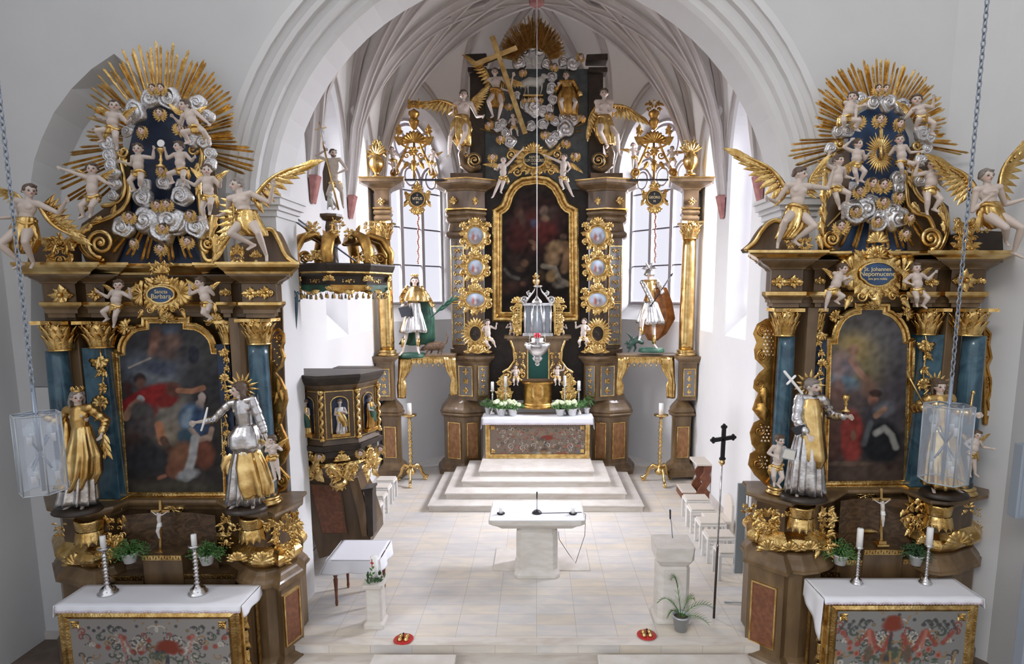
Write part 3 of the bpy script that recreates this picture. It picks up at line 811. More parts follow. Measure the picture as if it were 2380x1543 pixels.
def lettering(parent, text, fr, u, v, size, material='letter_gold', w=0.0, name='lettering', depth=0.6, sx=1.0):
 cu = bpy.data.curves.new('t', 'FONT'); cu.body = text; cu.size = size; cu.align_x = 'CENTER'; cu.align_y = 'CENTER'; cu.space_line = 0.85
 o = bpy.data.objects.new('t', cu); tmp_scene.collection.objects.link(o); tmp_vl.update()
 me = bpy.data.meshes.new_from_object(o.evaluated_get(tmp_vl.depsgraph)); bpy.data.objects.remove(o)
 mb = MB(fr); mb.add([(u + p.co.x * sx, v - p.co.y, w) for p in me.vertices], [tuple(f.vertices) for f in me.polygons], False)
 bpy.data.meshes.remove(me)
 o = mb.build(name, material, parent, solid=depth * S(v, getattr(fr, 'Y', 10)))
 return o
# ================================================================== the building
def PlaneY(Y): return lambda u, v, w=0.0: Vector((u, Y - w, v))
def PlaneX(X, sg): return lambda u, v, w=0.0: Vector((X - sg * w, u, v))
WL, WR, YA = -7.15, 6.15, 7.9
ACX, AZ, = -0.10, 5.53
def arch_u(r, zb=-0.3, n=36, jamb=None):
 j = r
 return [(ACX - j, zb)] + [(ACX - r * cos(pi * i / n), AZ + r * sin(pi * i / n)) for i in range(n + 1)] + [(ACX + j, zb)]
# wall with the choir arch and the blind pointed recess behind the left altar
au = arch_u(4.12)
outline = [(WL - 0.2, -0.3), (WL - 0.2, 13), (5.35, 13), (5.35, -0.3)] + au[::-1]
nich = [XZ for XZ in [(U(x, y, YA).x, U(x, y, YA).z) for x, y in ((72, 900), (72, 420), (80, 370), (97, 322), (125, 262), (165, 207), (213, 160), (265, 125), (302, 155), (350, 215), (400, 290), (435, 380), (450, 900))]]
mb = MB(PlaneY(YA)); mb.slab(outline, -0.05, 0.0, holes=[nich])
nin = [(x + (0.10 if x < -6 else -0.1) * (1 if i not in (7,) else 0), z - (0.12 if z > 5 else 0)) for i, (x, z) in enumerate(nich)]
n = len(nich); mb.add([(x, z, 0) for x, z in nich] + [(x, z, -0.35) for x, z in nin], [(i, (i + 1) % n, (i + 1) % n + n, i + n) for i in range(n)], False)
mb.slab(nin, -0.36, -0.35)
struct(mb, 'wall_choir_arch', 'dimmed_nave_plaster')
mb = MB(); prof = [(4.12, 7.9), (4.03, 7.9), (4.03, 7.95), (3.96, 7.99), (3.94, 7.95), (3.88, 7.97), (3.87, 8.05), (3.79, 8.07), (3.78, 8.02), (3.72, 8.05), (3.70, 8.13), (3.62, 8.15), (3.57, 8.21), (3.52, 8.66), (4.5, 8.66)]
vs = []; k = len(prof); fs = []
cols_ = [arch_u(r) for r, y in prof]; m = len(cols_[0])
for i in range(m):
 for j in range(k): vs.append((cols_[j][i][0], prof[j][1], cols_[j][i][1]))
for i in range(m - 1):
 for j in range(k - 1): fs.append((i * k + j, (i + 1) * k + j, (i + 1) * k + j + 1, i * k + j + 1))
mb.add(vs, fs, False); struct(mb, 'trim_1', 'plaster')
for sg, nm in ((-1, 'trim_2'), (1, 'trim_3')):
 x0, x1 = ACX + sg * 3.41, ACX + sg * 4.0
 mb = MB(); mb.box(min(x0, x1), max(x0, x1), 8.02, 8.68, -0.3, 5.75)
 pth = [(x0 + sg * 0.6, 8.02), (x0, 8.02), (x0, 8.68)] if sg < 0 else [(x0, 8.68), (x0, 8.02), (x0 + 0.6, 8.02)]
 for i, (o, za, zb) in enumerate(((0.03, 5.72, 5.80), (0.07, 5.80, 5.86), (0.12, 5.86, 5.95), (0.15, 5.95, 6.0))):
  mb.box(min(x0 - sg * o, x1), max(x0 - sg * o, x1), 8.02 - o, 8.68 + o * 0.3, za, zb)
 struct(mb, nm, 'plaster')
# nave side walls
mb = MB(); mb.box(WL - 0.2, WL, 3.4, YA, -0.3, 12); struct(mb, 'wall_nave_left', 'dimmed_nave_plaster')
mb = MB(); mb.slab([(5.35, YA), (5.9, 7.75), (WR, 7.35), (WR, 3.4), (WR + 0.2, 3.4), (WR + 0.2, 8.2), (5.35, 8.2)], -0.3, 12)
mb.v = [Vector((p[0], p[1], p[2])) for p in mb.v]; struct(mb, 'wall_nave_right', 'dimmed_nave_plaster')
# floors
XA0, XA1 = -3.28, 3.05
mb = MB(); mb.slab([(XA0, 7.28), (XA1, 7.28), (XA1 + 0.5, 7.9), (4.0, 8.6), (4.05, 14.95), (2.2, 17.4), (-2.2, 17.4), (-4.05, 14.95), (-4.0, 8.6), (XA0 - 0.1, 7.9)], -0.13, 0.0)
struct(mb, 'floor', 'marble_floor', bevel=0.01)
mb = MB(); mb.slab([(XA0 - 0.02, 7.30), (XA1 + 0.02, 7.30), (XA1 + 0.02, 7.6), (XA0 - 0.02, 7.6)], -0.30, -0.128); struct(mb, 'floor_riser', 'step_marble')
mb = MB(); mb.slab([(XA0 - 0.02, 7.26), (XA1 + 0.02, 7.26), (XA1 + 0.02, 7.42), (XA0 - 0.02, 7.42)], 0.0, 0.012)
struct(mb, 'floor_edge', 'step_marble')
mb = MB(); mb.box(XA0 + 0.02, XA1 + 0.03, 6.3, 7.31, -0.28, -0.16); struct(mb, 'floor_step', 'step_marble')
mb = MB(); mb.box(WL, WR, 3.4, 7.92, -0.5, -0.3); struct(mb, 'floor_nave', 'nave_floor')
for (x0, x1, lab, grp) in ((868, 1062, 'pale stone slab lying on the front step, the left of the two', None), (1388, 1732, 'wide pale stone slab lying on the front step, the right of the two', None)):
 a = G(x0, 1520, -0.06); b = G(x1, 1514, -0.06)
 mb = MB(); mb.box(a.x, b.x, 6.4, a.y, -0.16, -0.06); tag(mb.build('stone_slab', 'altar_marble', bevel=0.015), lab, 'slab')
# choir side walls with window openings
SPR = 6.7; XW = 4.0
def pointed(u0, u1, z0, zs, zt, n=10):
 c = (u0 + u1) / 2; pts = [(u0, z0), (u0, zs)]
 for i in range(1, n + 1):
  t = i / n; pts.append((u0 + (c - u0) * (1 - cos(t * pi / 2)), zs + (zt - zs) * sin(t * pi / 2) ** 0.9))
 for i in range(n - 1, -1, -1):
  t = i / n; pts.append((u1 - (u1 - c) * (1 - cos(t * pi / 2)), zs + (zt - zs) * sin(t * pi / 2) ** 0.9))
 return pts + [(u1, z0)]
def window(n, mk, u0, u1, z0, zs, zt, splay=0.22, depth=0.5, sill=0.6, mull=1, bars=(), tracery=False):
 """mk: plane of the wall (w out of it into the room). Builds reveal, glass, mullions."""
 out = pointed(u0, u1, z0, zs, zt); inn = pointed(u0 + splay, u1 - splay, z0 + sill, zs, zt - splay * 1.3)
 mb = MB(mk); m = len(out)
 mb.add([(a, b, 0) for a, b in out] + [(a, b, -depth) for a, b in inn], [(i, (i + 1) % m, (i + 1) % m + m, i + m) for i in range(m)], False)
 root = struct(mb, 'window_%d' % n, 'plaster')
 g = MB(mk); g.slab(inn, -depth - 0.02, -depth); g.build('pane', 'window_glass', root)
 f = MB(mk); f.frame_sweep(inn[::-1], [(0.0, -depth - 0.03), (0.0, -depth + 0.05), (0.05, -depth + 0.05), (0.05, -depth - 0.03)])
 a0, a1 = u0 + splay, u1 - splay; W = a1 - a0
 ztr = zs + (zt - zs) * 0.05
 for k in range(1, mull + 1):
  x = a0 + W * k / (mull + 1); f.box(x - 0.05, x + 0.05, z0 + sill, ztr + (0.0 if tracery else (zt - zs) * 0.5), -depth - 0.05, -depth + 0.07)
 if tracery:
  w3 = W / (mull + 1)
  for k in range(mull + 1):
   c = a0 + w3 * (k + 0.5); pts = [(c - w3 / 2 * cos(pi * i / 10), ztr + w3 * 0.75 * sin(pi * i / 10), -depth + 0.02) for i in range(11)]
   f.tube(pts, 0.045, 6)
   f.tube([(c + 0.13 * w3 * 2 * cos(q), ztr + w3 * 0.30 + 0.16 * w3 * 2 * sin(q), -depth + 0.02) for q in [pi * 2 * i / 14 for i in range(15)]], 0.03, 6)
  c = (a0 + a1) / 2; R_ = W * 0.24; zc = ztr + w3 * 0.75 + R_ * 0.95
  f.tube([(c + R_ * cos(pi * 2 * i / 24), zc + R_ * sin(pi * 2 * i / 24), -depth + 0.02) for i in range(25)], 0.05, 6)
  for q in range(4):
   a = pi / 4 + pi / 2 * q; f.tube([(c + R_ * cos(a), zc + R_ * sin(a), -depth + .02), (c + R_ * 0.45 * cos(a), zc + R_ * 0.45 * sin(a), -depth + .02)], 0.05, 6)
  for sg in (-1, 1):
   f.tube([(c + sg * R_ * 0.9, zc - R_ * 0.5, -depth + .02), (c + sg * W * 0.46, ztr + w3 * 0.95, -depth + .02)], 0.045, 6)
   f.tube([(c + sg * R_ * 0.8, zc + R_ * 0.6, -depth + .02), (c + sg * W * 0.3, zc + R_ * 0.95, -depth + .02)], 0.045, 6)
 f.build('mullion', 'window_stone', root)
 l = MB(mk)
 for z in bars: l.box(a0, a1, z - 0.018, z + 0.018, -depth - 0.02, -depth + 0.03)
 if bars: l.build('glazing_bar', 'window_lead', root)
 return root
wn_ = 1
SIDEWIN = {1: [(11.1, 12.35), (13.2, 14.2)], -1: [(11.1, 12.35), (13.2, 14.2)]}
for sg, nm in ((-1, 'wall_choir_left'), (1, 'wall_choir_right')):
 mk = PlaneX(sg * XW, sg)
 holes = [pointed(a, b, 3.8, 7.2, 8.6) for a, b in SIDEWIN[sg]]
 mb = MB(mk); mb.slab([(8.5, -0.1), (8.5, 12), (14.9, 12), (14.9, -0.1)], -0.04, 0.0, holes=holes); struct(mb, nm, 'plaster')
 for a, b in SIDEWIN[sg]:
  window(wn_, mk, a, b, 3.8, 7.2, 8.6, splay=0.14, depth=0.5, sill=0.55, mull=1, bars=(5.2, 6.0, 6.8)); wn_ += 1
# apse
CA, CB = Vector((-XW, 14.9)), Vector((-2.1, 17.3))
def seg_plane(p, q):
 d = (q - p); L = d.length; d.normalize(); nrm = Vector((d.y, -d.x))
 if nrm.y > 0: nrm = -nrm
 return (lambda u, v, w=0.0: Vector((p.x + d.x * u + nrm.x * w, p.y + d.y * u + nrm.y * w, v))), L
for sg, nm in ((-1, 'wall_apse_left'), (1, 'wall_apse_right')):
 p, q = (CA, CB) if sg < 0 else (Vector((-CB.x, CB.y)), Vector((-CA.x, CA.y)))
 mk, L = seg_plane(p, q)
 u0, u1 = (0.15, 2.72) if sg < 0 else (L - 2.72, L - 0.15)
 mb = MB(mk); mb.slab([(0, -0.1), (0, 12.5), (L, 12.5), (L, -0.1)], -0.04, 0.0, holes=[pointed(u0, u1, 3.95, 7.5, 9.55)])
 struct(mb, nm, 'plaster')
 window(wn_, mk, u0, u1, 3.95, 7.5, 9.55, splay=0.20, depth=0.42, sill=0.45, mull=2, bars=(5.45, 6.45, 7.45), tracery=True); wn_ += 1
mb = MB(PlaneY(17.3)); mb.box(-2.1, 2.1, -0.1, 12.5, -0.1, 0); struct(mb, 'wall_apse_back', 'plaster')
# ------------------------------------------------------------------ net vault
ZC = 11.6; YS = [8.5, 10.6, 12.7, 14.9]; YB = [9.55, 11.65, 13.9]
def gothic(u, zs, za): # height of a pointed arch at u 0..1
 x = abs(2 * u - 1); R = 1.3
 return zs + (za - zs) * ((sqrt(max(0, R * R - (x + R - 1) ** 2))) / sqrt(R * R - (R - 1) ** 2))
def rise(t, zs, za):
 x = 1 - t; R = 1.3
 return zs + (za - zs) * (sqrt(max(0, R * R - (x + R - 1) ** 2)) / sqrt(R * R - (R - 1) ** 2))
class Cell:
 def __init__(s, p, q, zf, boss, zb): s.p = Vector(p); s.q = Vector(q); s.zf = zf; s.b = Vector(boss); s.zb = zb
 def __call__(s, u, v):
  pl = s.p.lerp(s.q, u); zF = gothic(u, SPR, s.zf); xy = pl.lerp(s.b, v)
  return Vector((xy.x, xy.y, rise(v, zF, s.zb)))
cells = []
for i in range(3):
 y0, y1 = YS[i], YS[i + 1]; b = (0, YB[i])
 for sg in (-1, 1): cells.append(Cell((sg * XW, y0), (sg * XW, y1), 9.3 if i else 9.1, b, ZC))
 for y in (y0, y1): cells.append(Cell((-XW, y), (XW, y), ZC - 0.05, b, ZC))
AB = (0, 14.8)
apse = [Cell(CA, CB, 10.2, AB, ZC), Cell(CB, (2.1, 17.3), 10.6, AB, ZC), Cell((2.1, 17.3), (XW, 14.9), 10.2, AB, ZC)]
cells += apse
mb = MB()
for c in cells: mb.grid(lambda a, b, c=c: tuple(c(a, b)), 16, 12)
struct(mb, 'ceiling', 'vault_plaster')
tn = [4]
def rib(pts, k=1.0, m='rib_stone'):
 k *= 0.72
 pr = [(-.15, .05), (-.15, -.03), (-.10, -.06), (-.055, -.13), (-.05, -.2), (.05, -.2), (.055, -.13), (.10, -.06), (.15, -.03), (.15, .05)]
 vs = []; fs = []; n = len(pr)
 for i, p in enumerate(pts):
  t = (pts[min(i + 1, len(pts) - 1)] - pts[max(i - 1, 0)]).normalized()
  inn = Vector((0, min(max(p.y, 9), 14.0), 6.5)) - p; inn = (inn - t * inn.dot(t)).normalized(); side = t.cross(inn)
  for a, b in pr: vs.append(tuple(p + side * a * k - inn * b * k))
 for i in range(len(pts) - 1):
  for j in range(n): fs.append((i * n + j, (i + 1) * n + j, (i + 1) * n + (j + 1) % n, i * n + (j + 1) % n))
 mb = MB(); mb.add(vs, fs, False); struct(mb, 'trim_%d' % tn[0], m); tn[0] += 1
def cellpath(c, a, b, n=18): return [c(a[0] + (b[0] - a[0]) * i / n, a[1] + (b[1] - a[1]) * i / n) for i in range(n + 1)]
side = [c for c in cells[:12] if abs(c.p.x) == XW and c.p.x == c.q.x]
for c in side:
 rib(cellpath(c, (0, 0), (0, 1))); rib(cellpath(c, (1, 0), (1, 1)))
 rib(cellpath(c, (0, 0), (0.5, 0.62)), 0.8); rib(cellpath(c, (1, 0), (0.5, 0.62)), 0.8); rib(cellpath(c, (0.5, 0.62), (0.5, 1), 8), 0.8)
 rib([c(i / 16, 0) for i in range(17)], 0.55)
def tier(sg, ys, yb, k=0.8, e=1.0):
 rib([Vector((sg * XW * (1 - t), ys + (yb - ys) * t, rise(t, SPR, ZC))) for t in [e * i / 20 for i in range(21)]], k)
for sg in (-1, 1):
 for ys, yb in ((8.5, 11.6), (10.6, 12.9), (12.7, 10.6), (12.7, 14.8), (14.9, 12.8)): tier(sg, ys, yb)
for c in apse:
 rib(cellpath(c, (0, 0), (0, 1))); rib([c(i / 16, 0) for i in range(17)], 0.8)
 if c is not apse[1]: rib(cellpath(c, (0, 0), (0.5, 0.6)), 0.8); rib(cellpath(c, (1, 0), (0.5, 0.6)), 0.8)
 rib(cellpath(c, (0.5, 0.6), (0.5, 1), 8), 0.8)
rib(cellpath(apse[2], (1, 0), (1, 1)))
mb = MB(); mb.lathe([(0.10, -0.06), (0.18, -0.04), (0.2, 0.05), (0.2, 0.25)], 0, 14.72, ZC - 0.12, n=16, axis='z'); struct(mb, 'trim_%d' % tn[0], 'pink_stone'); tn[0] += 1
for sg in (-1, 1):
 for y in (10.6, 12.7):
  mb = MB(); x = sg * (XW - 0.02)
  mb.add([(x, y - .13, SPR + .05), (x, y + .13, SPR + .05), (x, y + .10, SPR - .42), (x, y - .10, SPR - .42), (x - sg * .17, y - .10, SPR + .05), (x - sg * .17, y + .10, SPR + .05), (x - sg * .05, y + .06, SPR - .45), (x - sg * .05, y - .06, SPR - .45)],
    [(0, 1, 5, 4), (3, 2, 6, 7), (0, 3, 7, 4), (1, 2, 6, 5), (4, 5, 6, 7), (0, 1, 2, 3)], False)
  struct(mb, 'trim_%d' % tn[0], 'pink_stone', bevel=0.03); tn[0] += 1
# skirting boards
for sg in (-1, 1):
 mb = MB(PlaneX(sg * XW, sg)); mb.box(8.7, 14.9, 0, 0.14, 0, 0.03); struct(mb, 'baseboard_%s' % ('left' if sg < 0 else 'right'), 'rib_stone')
mb = MB(PlaneY(YA)); mb.box(WL, -3.9, -0.3, -0.18, 0, 0.03); struct(mb, 'baseboard_nave', 'rib_stone')
# altar steps
lv = []
for i, (x0, x1, y) in enumerate(((992.6, 1498, 1175), (1033, 1457, 1146), (1072, 1420, 1118), (1111.5, 1382, 1094))):
 z = 0.15 * (i + 1); a = G(x0, y, z); b = G(x1, y, z); lv.append((a.x, b.x, a.y, z))
t = thing('altar_steps', 'four broad pale marble steps leading up to the high altar', 'steps', (0, lv[0][2], 0))
for i, (x0, x1, y, z) in enumerate(lv):
 ol = lambda e: [(x0 + e, y + e), (x1 - e, y + e), (x1 - e, 14.44), (min(x1 - e, 1.20), 14.45), (min(x1 - e, 1.20), 15.2), (max(x0 + e, -1.20), 15.2), (max(x0 + e, -1.20), 14.45), (x0 + e, 14.44)]
 mb = MB(); mb.slab(ol(.03), z - 0.15, z - 0.035); mb.build('riser', 'step_marble', t)
 mb = MB(); mb.slab(ol(0), z - 0.035, z); mb.build('tread', 'altar_marble', t, bevel=0.01)
# ================================================================== side altars
def sr(r, g, b):
 return tuple(((c / 255 + 0.055) / 1.055) ** 2.4 if c > 10 else c / 255 / 12.92 for c in (r, g, b))
def conv(st, k, ox, oy):
 r = []
 for q in st:
  if q[0] == 'e': r.append(('e', ox + q[1] / k, oy + q[2] / k, q[3] / k, q[4] / k, q[5], sr(*[t * .9 for t in q[6]]), q[7], q[8] * .75))
  else: r.append(('l', [(ox + a / k, oy + b / k) for a, b in q[1]], q[2] / k, sr(*[t * .92 for t in q[3]]), q[4], q[5] * .8))
 return r
def wpath(pts, py): return [(XP(x, py, Y), Y) for x, Y in pts]
def capital(parent, px, py0, py1, Y, r, square=False, back=False, material='gold', name='capital'):
 """Gilt leaf capital between pixel rows py0 (top) and py1, over a shaft of radius r metres."""
 z1, z0 = ZP(py0, Y), ZP(py1, Y); H = z1 - z0; x = XP(px, (py0 + py1) / 2, Y)
 mb = MB()
 mb.lathe([(r * 1.12, 0), (r * 1.18, 0.03 * H), (r * 1.0, 0.07 * H), (r * 1.0, 0.3 * H), (r * 1.12, 0.6 * H), (r * 1.35, 0.88 * H)], x, Y, z0, n=20, axis='z')
 k = r * 1.55
 mb.slab([(x + k * a, Y + k * b) for a, b in ((-1, -1), (-0.5, -0.82), (0, -0.78), (0.5, -0.82), (1, -1), (0.82, 0), (1, 1), (-1, 1), (-0.82, 0))], z1 - 0.12 * H, z1)
 for row, (h0, hl, nn, off) in enumerate(((0.06, 0.48, 9, 0), (0.30, 0.52, 9, 20))):
  for i in range(nn):
   a = -110 + off / 2 + 220 * i / (nn - 1)
   mb.fr = Turned((x, Y, z0 + h0 * H), radians(a)); mb.leaf(0, 0, -90, H * hl, r * 0.75, h=r * 0.2, w=r * (1.0 + 0.1 * row), curl=1.3, lobes=3)
 for a in (-45, 45, 0):
  mb.fr = Turned((x, Y, z0 + 0.80 * H), radians(a))
  if a: mb.scroll(0.0, 0, r * 0.34, ang=-60, turns=1.3, w=r * 1.35, sg=1 if a > 0 else -1)
  else: mb.rosette(0, -0.08 * H, r * 0.32, 5, w=r * 1.3)
 return mb.build(name, material, parent)
def column(parent, px, py0, py1, Y, rpx, material='blue_marble', basepy=18, name='shaft', base_m='gold_smooth'):
 z1, z0 = ZP(py0, Y), ZP(py1, Y); x = XP(px, (py0 + py1) / 2, Y); r = rpx * S((py0 + py1) / 2, Y); H = z1 - z0
 mb = MB(); n = 14; mb.lathe([(r * (1 - 0.10 * (i / n) ** 2 + 0.03 * sin(pi * i / n)), H * i / n) for i in range(n + 1)], x, Y, z0, n=28, axis='z')
 mb.build(name, material, parent)
 b = basepy * S(py1, Y); mb = MB()
 mb.lathe([(r * 1.42, -b), (r * 1.45, -b * 0.75), (r * 1.38, -b * 0.62), (r * 1.18, -b * 0.5), (r * 1.16, -b * 0.38), (r * 1.28, -b * 0.3), (r * 1.28, -b * 0.12), (r * 1.05, 0), (r * 0.9, 0.01)], x, Y, z0, n=28, axis='z')
 mb.build('column_base', base_m, parent)
 return x, Y, r, z0, z1
def garland(mb, u, v0, v1, wd, seed=0, sway=4):
 R = random.Random(seed); n = max(3, int((v1 - v0) / (wd * 0.95))); mb.tube([(u + sway * sin(k * 0.85 + seed), v0 + (v1 - v0) * k / (2 * n), 1.5) for k in range(2 * n + 1)], 2.0, 6)
 for i in range(n):
  t = (i + 0.5) / n; y = v0 + (v1 - v0) * t; x = u + sway * sin(i * 1.7 + seed); k = wd * (1.0 if i % 3 == 0 else 0.72) * (1 - 0.25 * t)
  if i % 3 == 0: mb.shell(x, y + k * 0.2, k * 0.62, ang=-90 if i % 2 else 90, spread=200, n=6, w=3)
  else: mb.rosette(x, y, k * 0.5, 5, w=3, rot=R.uniform(0, 70))
  for sg in (-1, 1):
   mb.leaf(x, y, 90 + sg * R.uniform(30, 80) * -1, k * 0.85, k * 0.42, w=2, bend=sg * 50, curl=0.6)
   mb.ell(x + sg * k * 0.22, y + k * 0.36, 5, k * 0.14, k * 0.14, k * 0.14, n=7, m=5)
 mb.leaf(u, v1 - 4, 90, wd * 0.8, wd * 0.4, w=2, lobes=2)
def fret(parent, fr, outline, holes_at, hr, scrolls, leaves, name='fretwork'):
 mb = MB(fr); hs = [[(x + hr * cos(a), y + hr * sin(a)) for a in [2 * pi * i / 8 for i in range(8)]] for x, y in holes_at]
 mb.slab(outline, -3, 2, holes=hs)
 mb.frame_sweep(outline, [(-1.5, -3), (-1.5, 5), (3.0, 5), (4.5, 2)])
 for s_ in scrolls: mb.scroll(*s_[:3], ang=s_[3], turns=s_[4], sg=s_[5], th=s_[6], tail=s_[7] if len(s_) > 7 else None)
 for l in leaves: mb.leaf(*l, w=2)
 return mb.build(name, 'gold_old', parent)

def side_altar(c):
 L = c['lev']; Yr = 7.35; k = c['k']  # k = 1 for the left altar, -1 for the mirrored right one
 cx = c['cx']
 root = thing('side_altar', c['label'], 'altar', (XP(cx, 1300, 7.6), 7.6, -0.3))
 z = [ZP(v, Yr) for v in L['ent']]   # cornice top, gilt edge bottom, cyma bottom, frieze bottom, fillet bottom, architrave bottom
 P = wpath(c['ent'], c['entpy']); YB = 7.86
 def sw(prof, m, name, **kw):
  mb = MB(); sweep(mb, P, prof, back=YB, **kw); return mb.build(name, m, root)
 sw(cyma(0.17, z[1], 0.26, z[0] - 0.03, 4) + [(0.275, z[0] - 0.03), (0.275, z[0])], 'gold_smooth', 'cornice_edge')
 sw([(0.0, z[2])] + cyma(0.02, z[2] + 0.01, 0.13, z[1] - 0.02, 7) + [(0.16, z[1] - 0.02), (0.16, z[1])], 'light_brown_wood', 'cornice')
 sw([(0, z[3]), (0, z[2])], 'brown_wood', 'frieze')
 sw([(0.035, z[4]), (0.05, z[4] + 0.02), (0.05, z[3]), (0.0, z[3] + 0.01)], 'gold_smooth', 'fillet')
 sw([(-0.03, z[5]), (-0.03, z[5] + 0.05), (0.0, z[5] + 0.055), (0.0, z[4] - 0.04), (0.03, z[4])], 'light_brown_wood', 'architrave')
 for (u, v, w_, h_, Y) in c['frieze_orn']:
  mb = MB(Frame(Y)); mb.rosette(u, v, w_ * 0.42, 4, rot=45); mb.rosette(u, v, w_ * 0.5, 4)
  for sg in (-1, 1): mb.scroll(u + sg * w_ * 0.36, v, h_ * 0.22, ang=90, sg=sg, turns=1.2); mb.leaf(u + sg * w_ * .2, v, 90 - sg * 90, w_ * 0.4, h_ * 0.4)
  mb.build('frieze_ornament', 'gold', root)
 # rear wall of the altar
 mb = MB(Frame(7.80)); mb.slab(c['back'], -6, 0); mb.build('backboard', 'brown_wood', root)
 for (u0, u1, v0, v1, Y) in c['piers']:
  mb = MB(); x0, x1 = XP(u0, (v0 + v1) / 2, Y), XP(u1, (v0 + v1) / 2, Y); mb.box(x0, x1, Y, 7.82, ZP(v1, Y), ZP(v0, Y)); mb.build('pier', 'light_brown_wood', root, bevel=0.01)
 # columns
 for (u, v0, v1, v2, r, Y) in c['cols']:
  x, y, rm, z0, z1 = column(root, u[1], v1, v2, Y, r); capital(root, u[0], v0, v1, Y, rm)
 # inner pilasters
 for (u0, u1, v0, v1, v2, Y, gw) in c['pils']:
  x0, x1 = XP(u0, (v1 + v2) / 2, Y), XP(u1, (v1 + v2) / 2, Y)
  mb = MB(); mb.box(x0, x1, Y, 7.8, ZP(v2, Y), ZP(v1, Y)); mb.build('pilaster', 'blue_marble' if gw else 'deep_blue', root, bevel=0.008)
  capital(root, (u0 + u1) / 2 + c['lean'] * 0, v0, v1, Y + 0.06, (x1 - x0) * 0.42)
  mb = MB(); zb = ZP(v2, Y)
  for i, (o, a, b) in enumerate(((0.05, -0.13, -0.08), (0.035, -0.08, -0.045), (0.02, -0.045, 0.0))): mb.box(x0 - o, x1 + o, Y - o, 7.8, zb + a, zb + b)
  mb.build('pilaster_base', 'gold_smooth', root, bevel=0.008)
  gx0, gx1, gy0, gy1, g = c['garl'][len([1 for q in c['pils'] if q[0] < u0])]
  mb = MB(Frame(Y - 0.02)); 
  nseg = 1
  garland(mb, (gx0 + gx1) / 2, gy0, gy1, g, seed=int(u0)); mb.build('garland', 'gold', root)
 # picture and its frame
 fr = Frame(7.66)
 pic = painted('painting', fr, c['pic'], c['strokes'], c['picbase'], root, res=1.5, base2=c.get('picbase2'), seed=3)
 mb = MB(fr); mb.frame_sweep(c['pic'], [(3, 2), (1, 5), (-2, 5), (-3, 3), (-6, 4), (-8, 9), (-13, 10), (-16, 7), (-17, -2)]); mb.build('picture_frame', 'gold', root)
 for (u, v, r, an) in c['frame_orn']:
  mb = MB(Frame(7.60)); mb.shell(u, v, r, ang=an, spread=210, n=7); mb.rosette(u, v, r * 0.45, 5, w=3)
  for sg in (-1, 1): mb.leaf(u, v, 90 - sg * 75, r * 1.3, r * 0.6, bend=-30 * sg); mb.scroll(u + sg * r * 0.8, v + r * 0.3, r * 0.3, ang=0, sg=sg)
  mb.build('frame_ornament', 'gold', root)
 # ledge and predella
 zl = [ZP(v, 7.1) for v in L['pre']]; Pp = wpath(c['pre'], L['prepy'])
 def sp(prof, m, name, path=Pp):
  mb = MB(); sweep(mb, path, prof, back=7.86); return mb.build(name, m, root)
 sp([(-0.10, zl[1] - 0.03)] + cyma(-0.08, zl[1], 0.0, zl[0] - 0.05, 6) + [(0.02, zl[0] - 0.05), (0.03, zl[0] - 0.03), (0.02, zl[0])], 'light_brown_wood', 'ledge')
 sp([(-0.12, zl[2]), (-0.12, zl[1] - 0.03)], 'brown_wood', 'predella')
 sp([(-0.14, zl[3] - 0.0)] + half_round(-0.12, zl[3] + 0.01, zl[2], 0.12, 8) + [(-0.14, zl[2])], 'gold_old' if False else 'gold', 'gilt_band')
 sp([(0.02, zl[4]), (0.02, zl[4] + 0.03)] + cyma(0.0, zl[4] + 0.04, -0.10, zl[3] - 0.03, 6) + [(-0.08, zl[3])], 'light_brown_wood', 'base_moulding')
 sp([(0.06, -0.3), (0.06, -0.18), (0.02, -0.12), (-0.05, -0.08), (-0.05, zl[4])], 'light_brown_wood', 'pedestal')
 # dark panel at the back of the predella and stepped gradine
 q = c['gr']; fr = Frame(7.45)
 mb = MB(); a, b = XP(q['p'][0], 1230, 7.5), XP(q['p'][1], 1230, 7.5)
 mb.grid(lambda s, t: (a + (b - a) * s, 7.40 + 0.12 * sin(pi * s), zl[4] - 0.05 + (zl[1] - zl[4] + 0.03) * t), 16, 2); mb.build('predella_panel', 'walnut', root)
 for (u0, u1, v0, v1, Y) in q['steps']:
  zt, zb = ZP(v0, Y), ZP(v1, Y); x0, x1 = XP(u0, v0, Y), XP(u1, v0, Y)
  st = MB(); st.box(x0, x1, Y, 7.52, zb, zt); so = st.build('gradine', 'brown_wood', root, bevel=0.006)
  mb = MB(lambda u, v, w=0.0, Y=Y: Vector((u, Y - w, v))); n = int((x1 - x0) / 0.035)
  for i in range(n):
   xx = x0 + (x1 - x0) * (i + 0.5) / n; hh = (x1 - x0) / n * 0.5
   mb.slab([(xx - hh, zt - 0.005), (xx + hh * 0.6, zt - 0.005), (xx + hh, zt - 0.05), (xx - hh * 0.6, zt - 0.05)][::-1] if i % 2 else [(xx - hh, zt - 0.05), (xx + hh * .3, zt - 0.05), (xx + hh, zt - 0.005), (xx - hh * .3, zt - 0.005)], 0, 0.008)
  mb.box(x0, x1, zt - 0.062, zt - 0.052, 0, 0.01); mb.box(x0, x1, zt - 0.004, zt + 0.004, 0, 0.012); mb.build('gilt_trim', 'gold', so)
 # carved ornament on the predella
 for (u0, v0, u1, v1, Y, sd, n) in c['roc']:
  mb = MB(Frame(Y)); mb.rocaille(u0, v0, u1, v1, seed=sd, n=n); mb.build('carved_ornament', 'gold', root)
